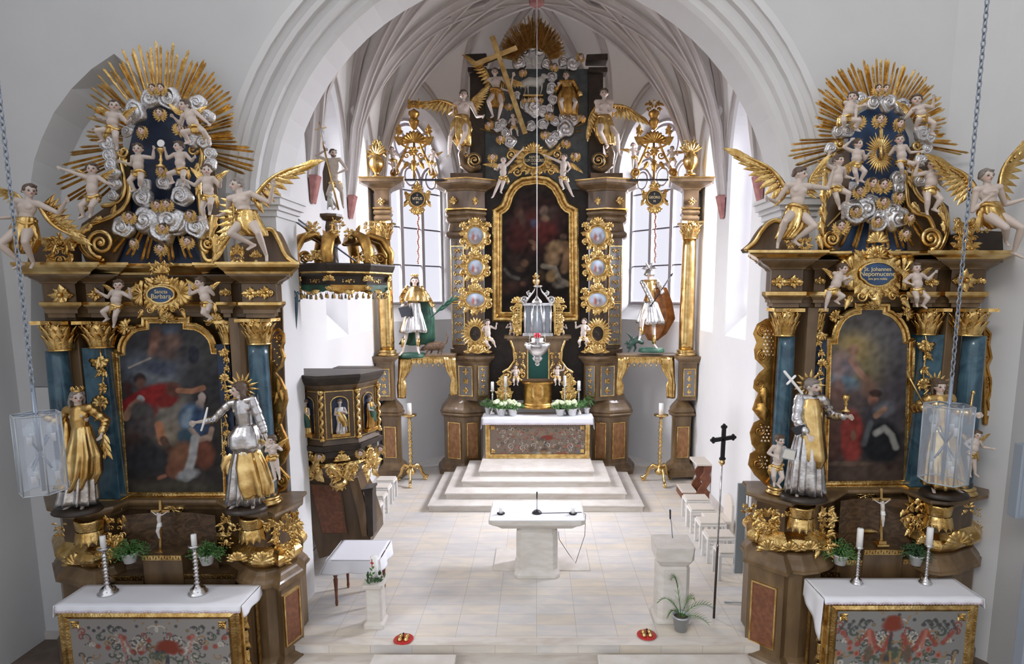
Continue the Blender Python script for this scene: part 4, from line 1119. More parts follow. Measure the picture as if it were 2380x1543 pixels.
 for (u, v, wd, Y) in c['corbels']:      # gilt lambrequins below the statues
  mb = MB(); x = XP(u, v, Y); r = wd / 2 * S(v, Y); zz = ZP(v, Y)
  mb.lathe([(r * 0.9, 0), (r, 0.02), (r * 0.98, -0.02), (r * 0.86, -0.17), (r * 0.84, -0.18)], x, Y + r * 0.7, zz, n=24, axis='z'); 
  for i in range(7):
   a = -78 + 156 * i / 6; mb.fr = Turned((x, Y + r * 0.7, zz - 0.14), radians(a)); mb.leaf(0, 0, 90, 0.17, 0.13, w=r * 0.86, h=0.03, lobes=2, curl=0.6)
  mb.build('lambrequin', 'gold', root)
 for (u, v, r, an, Y) in c['shells']:
  mb = MB(Frame(Y)); mb.shell(u, v, r, ang=an, spread=180, n=7, h=r * 0.2)
  for sg in (-1, 1):
   for j in range(3): mb.leaf(u + sg * r * 0.35, v - r * 0.15, 90 - sg * (60 + 26 * j), r * 0.95, r * 0.42, h=r * 0.12, bend=-35 * sg)
  mb.build('shell_ornament', 'gold', root)
 for (fx, fy, u0, v0, u1, v1) in c['panels']:   # veneer panel on the slanting pedestal face
  a = Vector(Pp[fx]); b = Vector(Pp[fy]); d = (b - a); Ld = d.length; d.normalize(); nr = Vector((d.y, -d.x)); a += nr * -0.048; b += nr * -0.048
  mk = lambda u, v, w=0.0, a=a, d=d, nr=nr: Vector((a.x + d.x * u + nr.x * w, a.y + d.y * u + nr.y * w, v))
  za, zb = ZP(v1, 7.2), ZP(v0, 7.2); m0, m1 = Ld * u0, Ld * u1
  mb = MB(mk); mb.box(m0, m1, za, zb, 0.0, 0.012); pn = mb.build('inlay_panel', 'red_veneer', root)
  mb = MB(mk); mb.frame_sweep([(m0, zb), (m1, zb), (m1, za), (m0, za)], [(0.0, 0.0), (0.0, 0.022), (0.022, 0.022), (0.022, 0.0)]); mb.build('gilt_trim', 'gold_smooth', pn)
 # lambrequins and wing fretwork
 for f in c['frets']:
  fret(root, Frame(f['Y']), f['o'], f['h'], f['r'], f['s'], f['l'])
 # cartouche
 q = c['cart']; u, v, ru, rv = q['e']; fr = Frame(7.22)
 mb = MB(fr)
 for i in range(22):
  a = 2 * pi * i / 22; x = u + ru * 1.25 * cos(a); y = v + rv * 1.3 * sin(a)
  mb.leaf(x, y, math.degrees(a), ru * 0.75, ru * 0.55, h=5, w=-2, lobes=2, curl=0.3)
 mb.slab([(u + ru * 1.5 * cos(a), v + rv * 1.6 * sin(a)) for a in [2 * pi * i / 24 for i in range(24)]], -6, 1)
 for sg in (-1, 1):
  mb.shell(u + sg * ru * 1.45, v - rv * 0.1, ru * 0.95, ang=0 if sg > 0 else 180, spread=190, n=7, w=1)
  mb.scroll(u + sg * ru * 0.9, v + rv * 2.1, rv * 0.5, ang=0, turns=1.5, sg=sg, tail=[(u + sg * ru * 0.5, v + rv * 1.7), (u + sg * ru * 0.1, v + rv * 1.9)])
  mb.scroll(u + sg * ru * 1.6, v + rv * 2.3, rv * 0.42, ang=180, turns=1.4, sg=-sg); mb.leaf(u + sg * ru * 1.5, v + rv * 2.2, 90 - sg * 30, rv * 1.3, rv * 0.6)
  mb.leaf(u + sg * ru * 0.7, v - rv * 1.5, 90 - sg * 125, ru * 0.8, ru * 0.4)
 mb.shell(u, v - rv * 1.55, ru * 0.62, ang=-90, spread=210, n=9, w=2); mb.rosette(u, v - rv * 1.9, ru * 0.3, 5, w=5); mb.shell(u, v + rv * 1.7, ru * 0.4, ang=90, spread=170, n=5, w=3)
 mb.shell(u, v - rv * 2.9, ru * 0.6, ang=-90, spread=190, n=7, w=3)
 mb.leaf(u, v + rv * 1.9, 90, rv * 1.2, rv * 0.9, w=2)
 co = mb.build('cartouche', 'gold', root)
 pl = [(u + ru * cos(a) * (1 - 0.10 * (sin(a) > 0.5)), v + rv * sin(a) * (1.0 if sin(a) < 0.7 else 1.1)) for a in [2 * pi * i / 30 for i in range(30)]]
 mb = MB(fr); mb.slab(pl, 0, 4); mb.build('name_plate', 'bright_blue', co)
 mb = MB(fr); mb.frame_sweep(pl, [(1, 4), (0, 7), (-3, 7), (-4, 3)]); mb.build('plate_rim', 'gold_smooth', co)
 for (t_, dy, sz) in q['text']: lettering(co, t_, fr, u, v + dy, sz, w=5)
 return root

# ---------------- left altar data
Lst = conv([
 ('e', 330, 400, 260, 130, 0, (96, 104, 116), .75, .6), ('e', 430, 470, 170, 90, 0, (128, 134, 138), .7, .7), ('e', 420, 420, 150, 60, 8, (66, 72, 92), .8, .5),
 ('e', 760, 300, 180, 300, 0, (84, 84, 84), .55, .7), ('e', 690, 300, 45, 75, 0, (46, 50, 62), .9, .2), ('e', 760, 560, 190, 160, 0, (58, 57, 60), .8, .5),
 ('e', 370, 170, 50, 90, 10, (126, 92, 78), .8, .5), ('e', 350, 250, 30, 70, 20, (150, 112, 94), .8, .5), ('e', 510, 190, 75, 70, 0, (136, 108, 96), .7, .6), ('e', 440, 290, 120, 50, 10, (112, 84, 72), .6, .6),
 ('e', 490, 90, 70, 40, 0, (98, 110, 128), .6, .6), ('l', [(150, 410), (260, 360), (330, 330)], 7, (190, 178, 160), .6, .8),
 ('e', 500, 800, 150, 180, 20, (136, 130, 120), .9, .6), ('e', 480, 960, 120, 100, 0, (146, 134, 118), .8, .6),
 ('e', 240, 500, 52, 48, 0, (52, 46, 44), 1, .3), ('e', 250, 540, 42, 46, 0, (112, 82, 72), .9, .4), ('e', 140, 580, 40, 60, 0, (70, 48, 44), .9, .4),
 ('e', 330, 650, 210, 85, -22, (142, 44, 44), 1, .25), ('e', 180, 700, 110, 60, -35, (128, 38, 40), 1, .3), ('e', 470, 680, 100, 60, -20, (126, 46, 44), 1, .3), ('e', 350, 770, 40, 60, 25, (138, 48, 46), .9, .4),
 ('e', 520, 590, 62, 62, 0, (98, 64, 56), 1, .3), ('l', [(560, 600), (680, 605), (770, 575)], 22, (158, 112, 88), 1, .3), ('e', 755, 585, 34, 24, -20, (164, 116, 92), 1, .3),
 ('l', [(245, 680), (175, 740), (125, 820)], 32, (164, 124, 100), .95, .3), ('e', 250, 665, 34, 24, 30, (170, 170, 172), .9, .3),
 ('e', 260, 780, 110, 90, 20, (82, 78, 78), 1, .3), ('e', 300, 900, 120, 70, 25, (92, 84, 84), 1, .3), ('e', 210, 930, 90, 70, 0, (78, 74, 76), .9, .4),
 ('l', [(400, 890), (430, 1020)], 36, (176, 122, 92), 1, .25), ('l', [(440, 1010), (480, 1090)], 32, (92, 70, 62), .95, .3), ('e', 180, 1040, 90, 120, 0, (84, 66, 60), .8, .5), ('e', 280, 1160, 190, 130, 0, (52, 54, 58), .9, .5),
 ('e', 760, 670, 46, 60, 0, (44, 36, 34), 1, .25), ('e', 757, 660, 32, 46, 0, (188, 172, 162), 1, .25), ('l', [(740, 710), (735, 770)], 36, (166, 150, 140), .9, .3),
 ('e', 660, 820, 95, 120, 12, (86, 108, 132), 1, .25), ('e', 640, 840, 52, 80, 10, (132, 150, 164), .9, .4), ('e', 740, 860, 80, 120, 0, (62, 84, 116), .9, .3), ('l', [(670, 930), (740, 1010), (800, 990)], 24, (170, 150, 136), 1, .3), ('l', [(840, 920), (820, 1000)], 22, (160, 138, 122), .9, .3),
 ('e', 620, 980, 70, 60, 20, (58, 84, 100), .9, .4), ('e', 600, 1150, 110, 130, 35, (132, 92, 70), .95, .3), ('e', 780, 1130, 85, 120, 0, (116, 70, 54), .95, .3), ('e', 530, 1260, 70, 70, 30, (124, 82, 64), .9, .3),
 ('l', [(700, 1000), (680, 1150), (625, 1330)], 34, (172, 172, 172), .95, .35), ('e', 640, 1300, 90, 45, -15, (160, 162, 164), .95, .4), ('l', [(450, 1310), (400, 1330)], 16, (142, 96, 76), .9, .4),
 ('e', 500, 1410, 420, 60, 0, (76, 72, 62), .9, .6)], 3.59, 260, 740)
left_cfg = dict(k=1, cx=393, lean=0, label='tall gilded side altar left of the choir arch, its picture showing a man in red',
 lev=dict(ent=(612, 638, 660, 702, 712, 738), pre=(1188, 1215, 1278, 1330, 1364), prepy=1195), entpy=680,
 pre=[(112, 7.72), (116, 7.25), (150, 7.18), (175, 7.08), (205, 7.08), (228, 7.18), (262, 7.28), (302, 7.52), (508, 7.52), (535, 7.30), (552, 7.15), (575, 7.06), (605, 7.06), (625, 7.12), (640, 7.02), (700, 7.45), (702, 7.72)],
 ent=[(98, 7.72), (100, 7.30), (176, 7.30), (178, 7.44), (198, 7.44), (200, 7.36), (242, 7.36), (244, 7.62), (508, 7.62), (510, 7.40), (538, 7.40), (540, 7.48), (560, 7.48), (562, 7.25), (642, 7.25), (644, 7.72)],
 frieze_orn=[(143, 686, 50, 30, 7.29), (223, 684, 32, 30, 7.35), (524, 679, 20, 32, 7.39), (582, 682, 32, 32, 7.24), (616, 680, 32, 38, 7.24)],
 back=[(100, 700), (655, 700), (668, 1180), (158, 1190)],
 piers=[(176, 198, 738, 1172, 7.50), (545, 566, 738, 1172, 7.45)],
 cols=[((140, 150), 745, 815, 1165, 23, 7.40), ((601, 610), 740, 800, 1150, 23, 7.36)],
 pils=[(206, 262, 745, 808, 1160, 7.50, 1), (514, 544, 745, 800, 1150, 7.54, 0)],
 garl=[(228, 248, 812, 1050, 34), (520, 532, 800, 1060, 22)],
 pic=[(348, 750), (428.5, 750), (428.5, 764), (455, 766), (468, 772), (478, 780), (486, 790), (490, 800), (494, 821), (512, 822), (523, 1144), (299, 1145), (278, 826), (292, 825), (293, 806), (297, 794), (304, 784), (313, 774), (326, 768), (348, 765)],
 strokes=Lst, picbase=sr(56, 56, 60), picbase2=sr(50, 46, 43),
 frame_orn=[(388, 742, 18, -90), (295, 760, 20, 200), (500, 745, 20, -20), (402, 1180, 22, 90)],
 gr=dict(p=(298, 512), steps=[(330, 422, 1291, 1364, 7.22), (222, 332, 1338, 1372, 7.24), (420, 546, 1334, 1372, 7.24)]),
 roc=[(128, 1212, 150, 1252, 7.26, 1, 10), (248, 1200, 292, 1290, 7.30, 2, 26), (512, 1195, 540, 1280, 7.30, 3, 22), (636, 1195, 690, 1285, 7.22, 4, 34), (222, 1276, 262, 1318, 7.22, 5, 12), (545, 1212, 560, 1235, 7.10, 6, 8), (668, 1190, 700, 1238, 7.25, 7, 14), (610, 1210, 632, 1232, 7.10, 8, 8)],
 corbels=[(192, 1214, 62, 7.10), (576, 1208, 56, 7.06)],
 shells=[(176, 1312, 26, -90, 7.16), (552, 1302, 20, -90, 7.05), (610, 1305, 24, -90, 7.02), (652, 1308, 22, -90, 7.16)],
 panels=[(14, 15, 0.24, 1382, 0.80, 1492)],
 frets=[dict(Y=7.55, r=2.2, o=[(628, 772), (648, 764), (660, 776), (661, 796), (655, 810), (662, 830), (655, 852), (640, 866), (652, 880), (664, 905), (668, 930), (660, 960), (652, 985), (658, 1000), (668, 1020), (672, 1045), (660, 1075), (648, 1085), (660, 1098), (672, 1110), (664, 1135), (648, 1142), (634, 1120), (630, 1000), (628, 880)],
    h=[(636 + 6 * (i % 3), 785 + 9 * i) for i in range(9)] + [(642 + 6 * (i % 3), 1000 + 9 * i) for i in range(7)],
    s=[(650, 784, 12, 90, 1.5, 1, 2.6), (655, 1035, 13, 90, 1.4, 1, 3), (656, 1116, 15, -90, 1.6, -1, 3.4), (648, 1000, 9, 0, 1.2, 1, 2.4)],
    l=[(646, 880, 85, 34, 16), (650, 905, 70, 30, 14), (644, 910, 100, 30, 14), (648, 960, 88, 24, 18)])],
 cart=dict(e=(377, 684, 30, 17), text=[('Sancta', -6, 12), ('Barbara', 5, 15)]))
LA = side_altar(left_cfg)

# ---------------- right altar data
Rst = conv([
 ('e', 740, 600, 170, 160, 0, (128, 118, 84), .9, .7), ('e', 720, 560, 90, 80, 0, (168, 146, 96), .8, .7), ('e', 900, 500, 120, 160, 0, (104, 106, 112), .6, .8), ('e', 830, 430, 180, 70, 0, (112, 110, 112), .6, .7),
 ('e', 960, 750, 80, 300, 0, (74, 72, 80), .6, .6), ('e', 640, 640, 70, 60, 20, (150, 128, 128), .8, .5), ('e', 700, 580, 30, 34, 0, (150, 116, 100), .9, .4), ('e', 640, 700, 90, 60, -20, (118, 112, 120), .9, .4), ('e', 640, 770, 110, 45, 10, (104, 128, 142), .95, .3),
 ('l', [(690, 640), (730, 700), (770, 745)], 18, (160, 122, 106), .9, .4), ('e', 610, 700, 30, 60, 0, (170, 144, 140), .6, .6),
 ('e', 610, 810, 45, 60, 0, (130, 94, 84), .8, .4), ('e', 600, 900, 60, 90, 0, (112, 88, 80), .8, .5), ('e', 780, 790, 50, 60, 0, (122, 92, 78), .7, .5), ('e', 700, 860, 60, 80, 0, (98, 84, 84), .7, .5),
 ('e', 690, 1080, 70, 150, 0, (146, 62, 56), .95, .25), ('e', 590, 1100, 40, 140, 0, (92, 64, 56), .9, .3), ('e', 700, 1070, 14, 30, 0, (132, 110, 92), .8, .4),
 ('e', 815, 870, 30, 40, 0, (144, 100, 84), .95, .3), ('e', 830, 830, 36, 22, 0, (58, 46, 44), .9, .3), ('e', 860, 960, 95, 90, 10, (64, 62, 68), .95, .3), ('e', 880, 920, 60, 40, -20, (120, 122, 130), .7, .5), ('l', [(830, 960), (880, 920)], 16, (150, 116, 96), .9, .4),
 ('e', 860, 1120, 120, 130, 0, (34, 36, 40), 1, .25), ('l', [(830, 1060), (880, 1030), (920, 1070), (945, 1140)], 18, (150, 150, 146), .9, .5), ('l', [(800, 1000), (760, 1120)], 16, (96, 100, 104), .7, .6),
 ('e', 780, 1290, 280, 60, 0, (80, 66, 58), .9, .5), ('e', 660, 1235, 130, 14, 0, (110, 92, 80), .8, .5)], 2.488, 1700, 580)
def lattice(x0, y0, nx, ny, dx, dy): return [(x0 + dx * i + (dx / 2 if j % 2 else 0), y0 + dy * j) for j in range(ny) for i in range(nx)]
right_cfg = dict(k=-1, cx=2020, lean=0, label='tall gilded side altar right of the choir arch, its picture showing a golden glow',
 lev=dict(ent=(586, 604, 628, 678, 690, 714), pre=(1162, 1180, 1244, 1292, 1332), prepy=1165), entpy=655,
 pre=[(1736, 7.72), (1738, 7.42), (1838, 7.02), (1850, 7.10), (1880, 7.06), (1910, 7.10), (1935, 7.20), (1965, 7.50), (2098, 7.52), (2135, 7.28), (2165, 7.10), (2200, 7.04), (2240, 7.08), (2265, 7.2), (2290, 7.3), (2292, 7.72)],
 ent=[(1790, 7.72), (1792, 7.25), (1866, 7.25), (1868, 7.48), (1890, 7.48), (1892, 7.40), (1918, 7.40), (1920, 7.62), (2118, 7.62), (2120, 7.38), (2178, 7.38), (2180, 7.46), (2208, 7.46), (2210, 7.30), (2288, 7.30), (2290, 7.72)],
 frieze_orn=[(1812, 655, 32, 36, 7.24), (1846, 655, 32, 38, 7.24), (1906, 652, 18, 30, 7.39), (2165, 655, 26, 34, 7.37), (2242, 652, 54, 34, 7.29), (2280, 652, 14, 30, 7.29)],
 back=[(1788, 690), (2290, 690), (2282, 1170), (1790, 1150)],
 piers=[(1866, 1890, 714, 1150, 7.48), (2184, 2208, 714, 1150, 7.50)],
 cols=[((1824, 1819), 716, 781, 1128, 20, 7.36), ((2250, 2248), 716, 780, 1128, 25, 7.38)],
 pils=[(1888, 1912, 716, 780, 1135, 7.54, 0), (2130, 2180, 716, 778, 1132, 7.52, 1)],
 garl=[(1900, 1912, 760, 900, 24), (2140, 2158, 775, 940, 32)],
 pic=[(1999, 719), (2050, 719), (2050, 729), (2064, 734), (2074, 741), (2084, 752), (2092, 766), (2096, 780), (2098, 797), (2108, 799), (2100, 1117), (1920, 1119), (1930, 799), (1944, 799), (1945, 785), (1948, 770), (1954, 756), (1962, 744), (1972, 736), (1984, 731), (1999, 729)],
 strokes=Rst, picbase=sr(84, 81, 85), picbase2=sr(58, 48, 43),
 frame_orn=[(2026, 712, 15, -90), (1945, 735, 16, 200), (2104, 728, 18, -20), (2014, 1148, 20, 90)],
 gr=dict(p=(1940, 2110), steps=[(2008, 2100, 1278, 1345, 7.22), (1900, 1952, 1330, 1352, 7.22), (1948, 2010, 1302, 1345, 7.24), (2098, 2140, 1300, 1345, 7.24), (2138, 2196, 1320, 1352, 7.22)]),
 roc=[(1758, 1178, 1808, 1250, 7.26, 14, 34), (1726, 1168, 1758, 1212, 7.30, 15, 14), (1906, 1178, 1938, 1246, 7.26, 16, 26), (2100, 1164, 2150, 1236, 7.28, 17, 28), (2236, 1172, 2266, 1194, 7.12, 18, 9), (2268, 1180, 2282, 1240, 7.2, 19, 12), (1818, 1184, 1840, 1204, 7.04, 20, 8), (1892, 1236, 1935, 1290, 7.2, 21, 16)],
 corbels=[(1872, 1182, 62, 7.06), (2196, 1178, 60, 7.04)],
 shells=[(1786, 1278, 24, -90, 7.18), (1836, 1278, 20, -90, 7.0), (1884, 1276, 20, -90, 7.05), (2228, 1262, 28, -90, 7.05), (2150, 1262, 18, -90, 7.12)],
 panels=[(1, 2, 0.20, 1366, 0.74, 1502)],
 frets=[dict(Y=7.55, r=2.6, o=[(1806, 742), (1780, 745), (1762, 756), (1754, 775), (1762, 795), (1756, 812), (1758, 832), (1772, 846), (1782, 856), (1766, 870), (1756, 885), (1754, 900), (1766, 912), (1758, 932), (1752, 950), (1772, 976), (1754, 985), (1746, 1005), (1750, 1030), (1762, 1046), (1746, 1056), (1742, 1078), (1756, 1100), (1780, 1122), (1790, 1110), (1796, 900)],
    h=lattice(1775, 768, 3, 8, 8, 8) + lattice(1770, 992, 3, 5, 8, 8) + lattice(1762, 1062, 3, 4, 8, 8),
    s=[(1772, 766, 14, 90, 1.5, -1, 3.2), (1770, 826, 13, -90, 1.2, 1, 3, ), (1764, 892, 11, 90, 1.4, 1, 2.6), (1764, 1000, 15, -90, 1.3, -1, 3.2), (1760, 1076, 15, -90, 1.5, -1, 3.4)],
    l=[(1776, 900, 92, 40, 22), (1770, 905, 75, 36, 16), (1782, 905, 108, 36, 16), (1772, 935, 90, 40, 34)]),
   dict(Y=7.6, r=2.0, o=[(2288, 760), (2300, 775), (2296, 800), (2302, 830), (2292, 850), (2300, 880), (2302, 910), (2294, 930), (2300, 960), (2290, 985), (2286, 985), (2284, 760)], h=[(2291, 790), (2292, 830), (2293, 900)], s=[(2292, 785, 9, 90, 1.3, 1, 2), (2292, 880, 9, 90, 1.3, 1, 2)], l=[])],
 cart=dict(e=(2037, 636, 40, 25), text=[('St. Johannes', -10, 13), ('Nepomucene', 1, 15), ('ora pro nobis', 12, 8)]))
RA = side_altar(right_cfg)

# ---------------- altar tables with painted fronts and cloths
def antependium_strokes(x0, x1, y0, y1, kind=0):
 """Mirrored scrollwork, swags, flowers and medallions of a painted altar front."""
 W, H = x1 - x0, y1 - y0; st = []; R = random.Random(7 + kind)
 red, dred, och, dk, grn, lt, pk = sr(136, 70, 58), sr(118, 58, 46), sr(138, 112, 78), sr(72, 70, 72), sr(74, 86, 72), sr(176, 170, 158), sr(160, 104, 92)
 def P(a, b): return [(x0 + W * a, y0 + H * b), (x1 - W * a, y0 + H * b)]
 def L(pts, w, c, al=.9, so=.3):
  for m in (0, 1): st.append(('l', [P(a, b)[m] for a, b in pts], w * H / 100, c, al, so))
 def E(a, b, ru, rv, c, al=.9, so=.3, rot=0):
  for m in (0, 1): st.append(('e', *P(a, b)[m], ru * W / 100, rv * H / 100, rot if m == 0 else -rot, c, al, so))
 def curl(a, b, r, w, c, s=1, turns=1.2, ph=0):
  pts = [(a + r * (0.2 + .8 * t) * cos(ph + s * 2 * pi * turns * t) * H / W, b + r * (0.2 + .8 * t) * sin(ph + s * 2 * pi * turns * t)) for t in [i / 14 for i in range(15)]]; L(pts, w, c)
 for i in range(70):
  a, b = R.uniform(0.02, 0.5), R.uniform(0.12, 1.0); curl(a, b, R.uniform(0.04, 0.10), 1.1, R.choice((dk, dk, lt, och, grn, red, lt)), R.choice((1, -1)), R.uniform(.5, 1.1), R.uniform(0, 6))
 L([(0.02, .08), (0.12, .16), (0.22, .10), (0.31, .16), (0.38, .10), (0.5, .04)], 2.2, dk)
 for a in (.06, .12, .18, .24): L([(a, .2), (a + .03, .12), (a + .06, .16)], 2.2, dk)
 L([(0.08, .26), (0.14, .38), (0.2, .40), (0.28, .24), (.30, .26), (0.35, .46), (0.40, .47), (0.45, .30)], 3.4, red)
 L([(0.28, .24), (0.30, .44)], 2.2, pk); L([(0.31, .16), (0.37, .02), (.42, .06), (.44, .14), (.5, .08)], 1.6, och)
 E(0.5, .25, 7.5, 7, dred); E(0.5, .18, 6, 6, dred); E(0.5, .46, 1.2, 12, dk); L([(.465, .46), (.5, .46)], 3, dk)
 for a, b in ((.2, .55), (.26, .62), (.12, .62), (.38, .6), (.33, .68)): E(a, b, 2.4, 4.5, pk); E(a, b, 1.2, 2.4, red); E(a + .02, b + .06, 2.4, 2, grn)
 for a, b, r in ((.17, .74, .13), (.30, .80, .12), (.42, .72, .12)): curl(a, b, r, 2.0, lt, 1, 1.3); curl(a + .01, b, r * .8, 1.3, dk, 1, 1.2)
 E(.5, .68, 5, 9, sr(112, 84, 62)); E(.5, .68, 2.5, 5, dk); E(.35, .62, 3.5, 12, sr(92, 82, 70)); E(.30, .96, 10, 13, sr(134, 82, 60)); E(.5, .86, 3, 12, och); E(.08, .86, 5, 8, sr(100, 106, 112))
 E(.44, .9, 3, 12, lt, .7); curl(.47, .52, .06, 2, grn)
 for a in (.04, .46): L([(a, .5), (a + .02, .7), (a, .9)], 1.6, och)
 return st
def mensa(name, label, fl, fr_, ztop, depth, zb, side, slab_over, frame_w, ant_base, ant_kind, Yf, grp=None, corner=True, depth_r=None):
 """A table-shaped altar: fl, fr_ = x of the front corners, front at Yf."""
 x0, x1 = fl, fr_; t = thing(name, label, 'altar table', ((x0 + x1) / 2, Yf + depth / 2, zb))
 mb = MB(); mb.box(x0 + .01, x1 - .01, Yf + .03, Yf + depth, zb, ztop - 0.05); mb.build('body', 'brown_wood', t)
 mb = MB(); mb.box(x0 - .03, x1 + .03, Yf - .03, Yf + depth, ztop - 0.055, ztop); mb.build('table_slab', 'gold_old', t, bevel=0.01)
 fr = lambda u, v, w=0.0: Vector((u, Yf - w, -v))
 fw = frame_w; o = [(x0, -(ztop - .055)), (x1, -(ztop - .055)), (x1, -zb), (x0, -zb)]
 mb = MB(fr); mb.frame_sweep(o, [(0, -0.03), (0, 0.02), (0.015, 0.03), (fw * .35, 0.022), (fw * .7, 0.035), (fw * .9, 0.022), (fw, 0.01), (fw, -0.03)]); 
 mb.build('front_frame', 'gold', t)
 a, b, c, d = x0 + fw, x1 - fw, -(ztop - .055) + fw, -zb - fw
 st = antependium_strokes(a, b, c, d, ant_kind)
 painted('painted_front', fr, [(a, c), (b, c), (b, d), (a, d)], st, ant_base, t, res=(b - a) / 330, seed=9, w=-0.005, mottling=0.03)
 if corner:
  for (u, v) in ((a, c), (b, c), (a, d), (b, d)):
   q = MB(fr); k = 0.07; su, sv = (1 if u == a else -1), (1 if v == c else -1); uu, vv = u + su * k, v + sv * k
   q.box(uu - k, uu + k, vv - k, vv + k, 0.0, 0.008); q.rosette(uu, vv, k * 0.95, 4, w=0.012, rot=45); q.rosette(uu, vv, k * 0.6, 4, w=0.02); q.build('corner_ornament', 'gold', t)
 for sd in side:
  X = x1 if sd > 0 else x0; q = MB(lambda u, v, w=0.0: Vector((X + sd * w, u, -v)))
  q.frame_sweep([(Yf + .03, -(ztop - .06)), (Yf + depth, -(ztop - .06)), (Yf + depth, -zb), (Yf + .03, -zb)], [(0, 0), (0, .02), (.03, .025), (.06, .015), (.06, 0)])
  for i in range(7): q.leaf(Yf + 0.12, -(ztop - .15) + i * 0.13, 85, 0.16, 0.08, w=0.01, bend=30 * (-1) ** i)
  q.build('side_frame', 'gold', t)
 return t
def cloth(label, x0, x1, y0, y1, z, front=0.06, left=0.1, right=0.1, left_pt=0.0, right_pt=0.0, scallop=0.0, lace=True, name='altar_cloth', cat='altar cloth', seed=0):
 """A cloth laid over a table with hanging edges; the corners may hang down as points."""
 R = random.Random(seed); mb = MB(); n = 26; th = 0.006
 def tp(u, v): return (x0 + (x1 - x0) * u, y0 + (y1 - y0) * v, z + 0.004 + 0.0025 * sin(u * 23 + v * 5) * sin(v * 9))
 mb.grid(tp, 40, 8)
 if front: mb.grid(lambda u, v: (x0 + (x1 - x0) * u, y0 - 0.012 * sin(pi / 2 * v) - 0.006 * v * sin(u * 60), z + 0.004 - front * v - (scallop * abs(sin(u * pi * 36)) if v > 0.9 else 0)), 220 if scallop else 60, 4)
 for (sg, L, pt) in ((-1, left, left_pt), (1, right, right_pt)):
  if not L: continue
  X = x0 if sg < 0 else x1
  mb.grid(lambda u, v: (X + sg * (0.012 + 0.02 * v + 0.012 * v * sin(u * 11)), y0 + (y1 - y0) * u - 0.01, z + 0.004 - (L + pt * (1 - u) ** 1.5) * v), 24, 6)
 o = mb.build(name, 'cloth_white', None, solid=th); tag(o, label, cat)
 if lace and front:
  e = MB(); e.grid(lambda u, v: (x0 + (x1 - x0) * u, y0 - 0.018 - 0.004 * sin(u * 60), z - front + 0.012 - 0.028 * v * (0.6 + 0.4 * abs(sin(u * pi * 50)))), 300, 2)
  org = LOC[o.name]; e.build('lace_edge', 'lace', o, solid=0.003)
 return o
# left table
YL = 6.62; zt = ZP(1404, YL)
mensa('altar_table', 'altar table with painted scrollwork front and white cloth before the left side altar', XP(138, 1440, YL), XP(556, 1440, YL), zt, 0.45, -0.3, [1], 0, 0.13, sr(132, 128, 124), 0, YL)
cloth('white altar cloth on the table of the left side altar', XP(128, 1404, YL - .04), XP(560, 1404, YL - .04), YL - .045, YL + .46, zt + .003, front=0.07, left=0.16, right=0.13, right_pt=0.02, seed=1)
YR = 6.60; zr = ZP(1388, YR)
mensa('altar_table', 'altar table with painted scrollwork front and white cloth before the right side altar', XP(1922, 1440, YR), XP(2268, 1440, YR), zr, 0.45, -0.3, [-1], 0, 0.12, sr(128, 128, 126), 0, YR)
cloth('white altar cloth with a long hanging left corner, before the right side altar', XP(1916, 1385, YR - .04), XP(2284, 1385, YR - .04), YR - .045, YR + .46, zr + .003, front=0.05, left=0.22, right=0.13, left_pt=0.32, seed=2)
# ================================================================== glories above the side altars
def ray_bar(parent, cx, cy, ang, r0, r1, w0, Y, m='gold', k=4.0):
 """One gilt ray: a ridged bar narrowing to its tip; ang in degrees clockwise from straight up."""
 a = radians(ang); dx, dy = sin(a), -cos(a); px, py = -dy, dx
 mb = MB(Frame(Y)); b = (cx + dx * r0, cy + dy * r0); m_ = (cx + dx * (r1 - 2.2 * w0), cy + dy * (r1 - 2.2 * w0)); t = (cx + dx * r1, cy + dy * r1)
 vs = [(b[0] - px * w0 * .7, b[1] - py * w0 * .7, 0), (b[0], b[1], k), (b[0] + px * w0 * .7, b[1] + py * w0 * .7, 0),
   (m_[0] - px * w0, m_[1] - py * w0, 0), (m_[0], m_[1], k * 1.2), (m_[0] + px * w0, m_[1] + py * w0, 0), (t[0], t[1], 0.5), (b[0], b[1], -1), (m_[0], m_[1], -1)]
 mb.add(vs, [(0, 1, 4, 3), (1, 2, 5, 4), (3, 4, 6), (4, 5, 6), (0, 3, 8, 7), (2, 7, 8, 5), (3, 6, 8), (5, 8, 6), (0, 7, 1), (1, 7, 2)], False)
 return mb.build('ray', m, parent)
def rays(parent, cx, cy, anchors, n, r0, w, Y, seed=0, m='gold', jit=0.12):
 R = random.Random(seed); a0, a1 = anchors[0][0], anchors[-1][0]
 for i in range(n):
  a = a0 + (a1 - a0) * (i + 0.5) / n + R.uniform(-1, 1) * (a1 - a0) / n * 0.35
  for (p, q) in zip(anchors[:-1], anchors[1:]):
   if p[0] <= a <= q[0]: r1 = p[1] + (q[1] - p[1]) * (a - p[0]) / (q[0] - p[0]); break
  r1 *= 1 - jit * R.random() * (1 if i % 3 else 0.1)
  ray_bar(parent, cx, cy, a, r0, r1, w * R.uniform(0.75, 1.1), Y - R.random() * 0.05, m)
def panel_px(parent, name, outline, Y, m, t=5): mb = MB(Frame(Y)); mb.slab(outline, -t, 0); return mb.build(name, m, parent)
def band_px(parent, name, pts, r, Y, m='gold_smooth', flat=0.8, scr=(), leaves=(), extra=None):
 mb = MB(Frame(Y)); mb.tube([(p[0], p[1], 0) for p in pts], r, 8, flat=flat, round_ends=True)
 for q in scr: mb.scroll(q[0], q[1], q[2], ang=q[3], turns=q[4], sg=q[5], th=q[6], w=2)
 for q in leaves: mb.leaf(*q, w=3, lobes=3)
 return mb.build(name, m, parent)
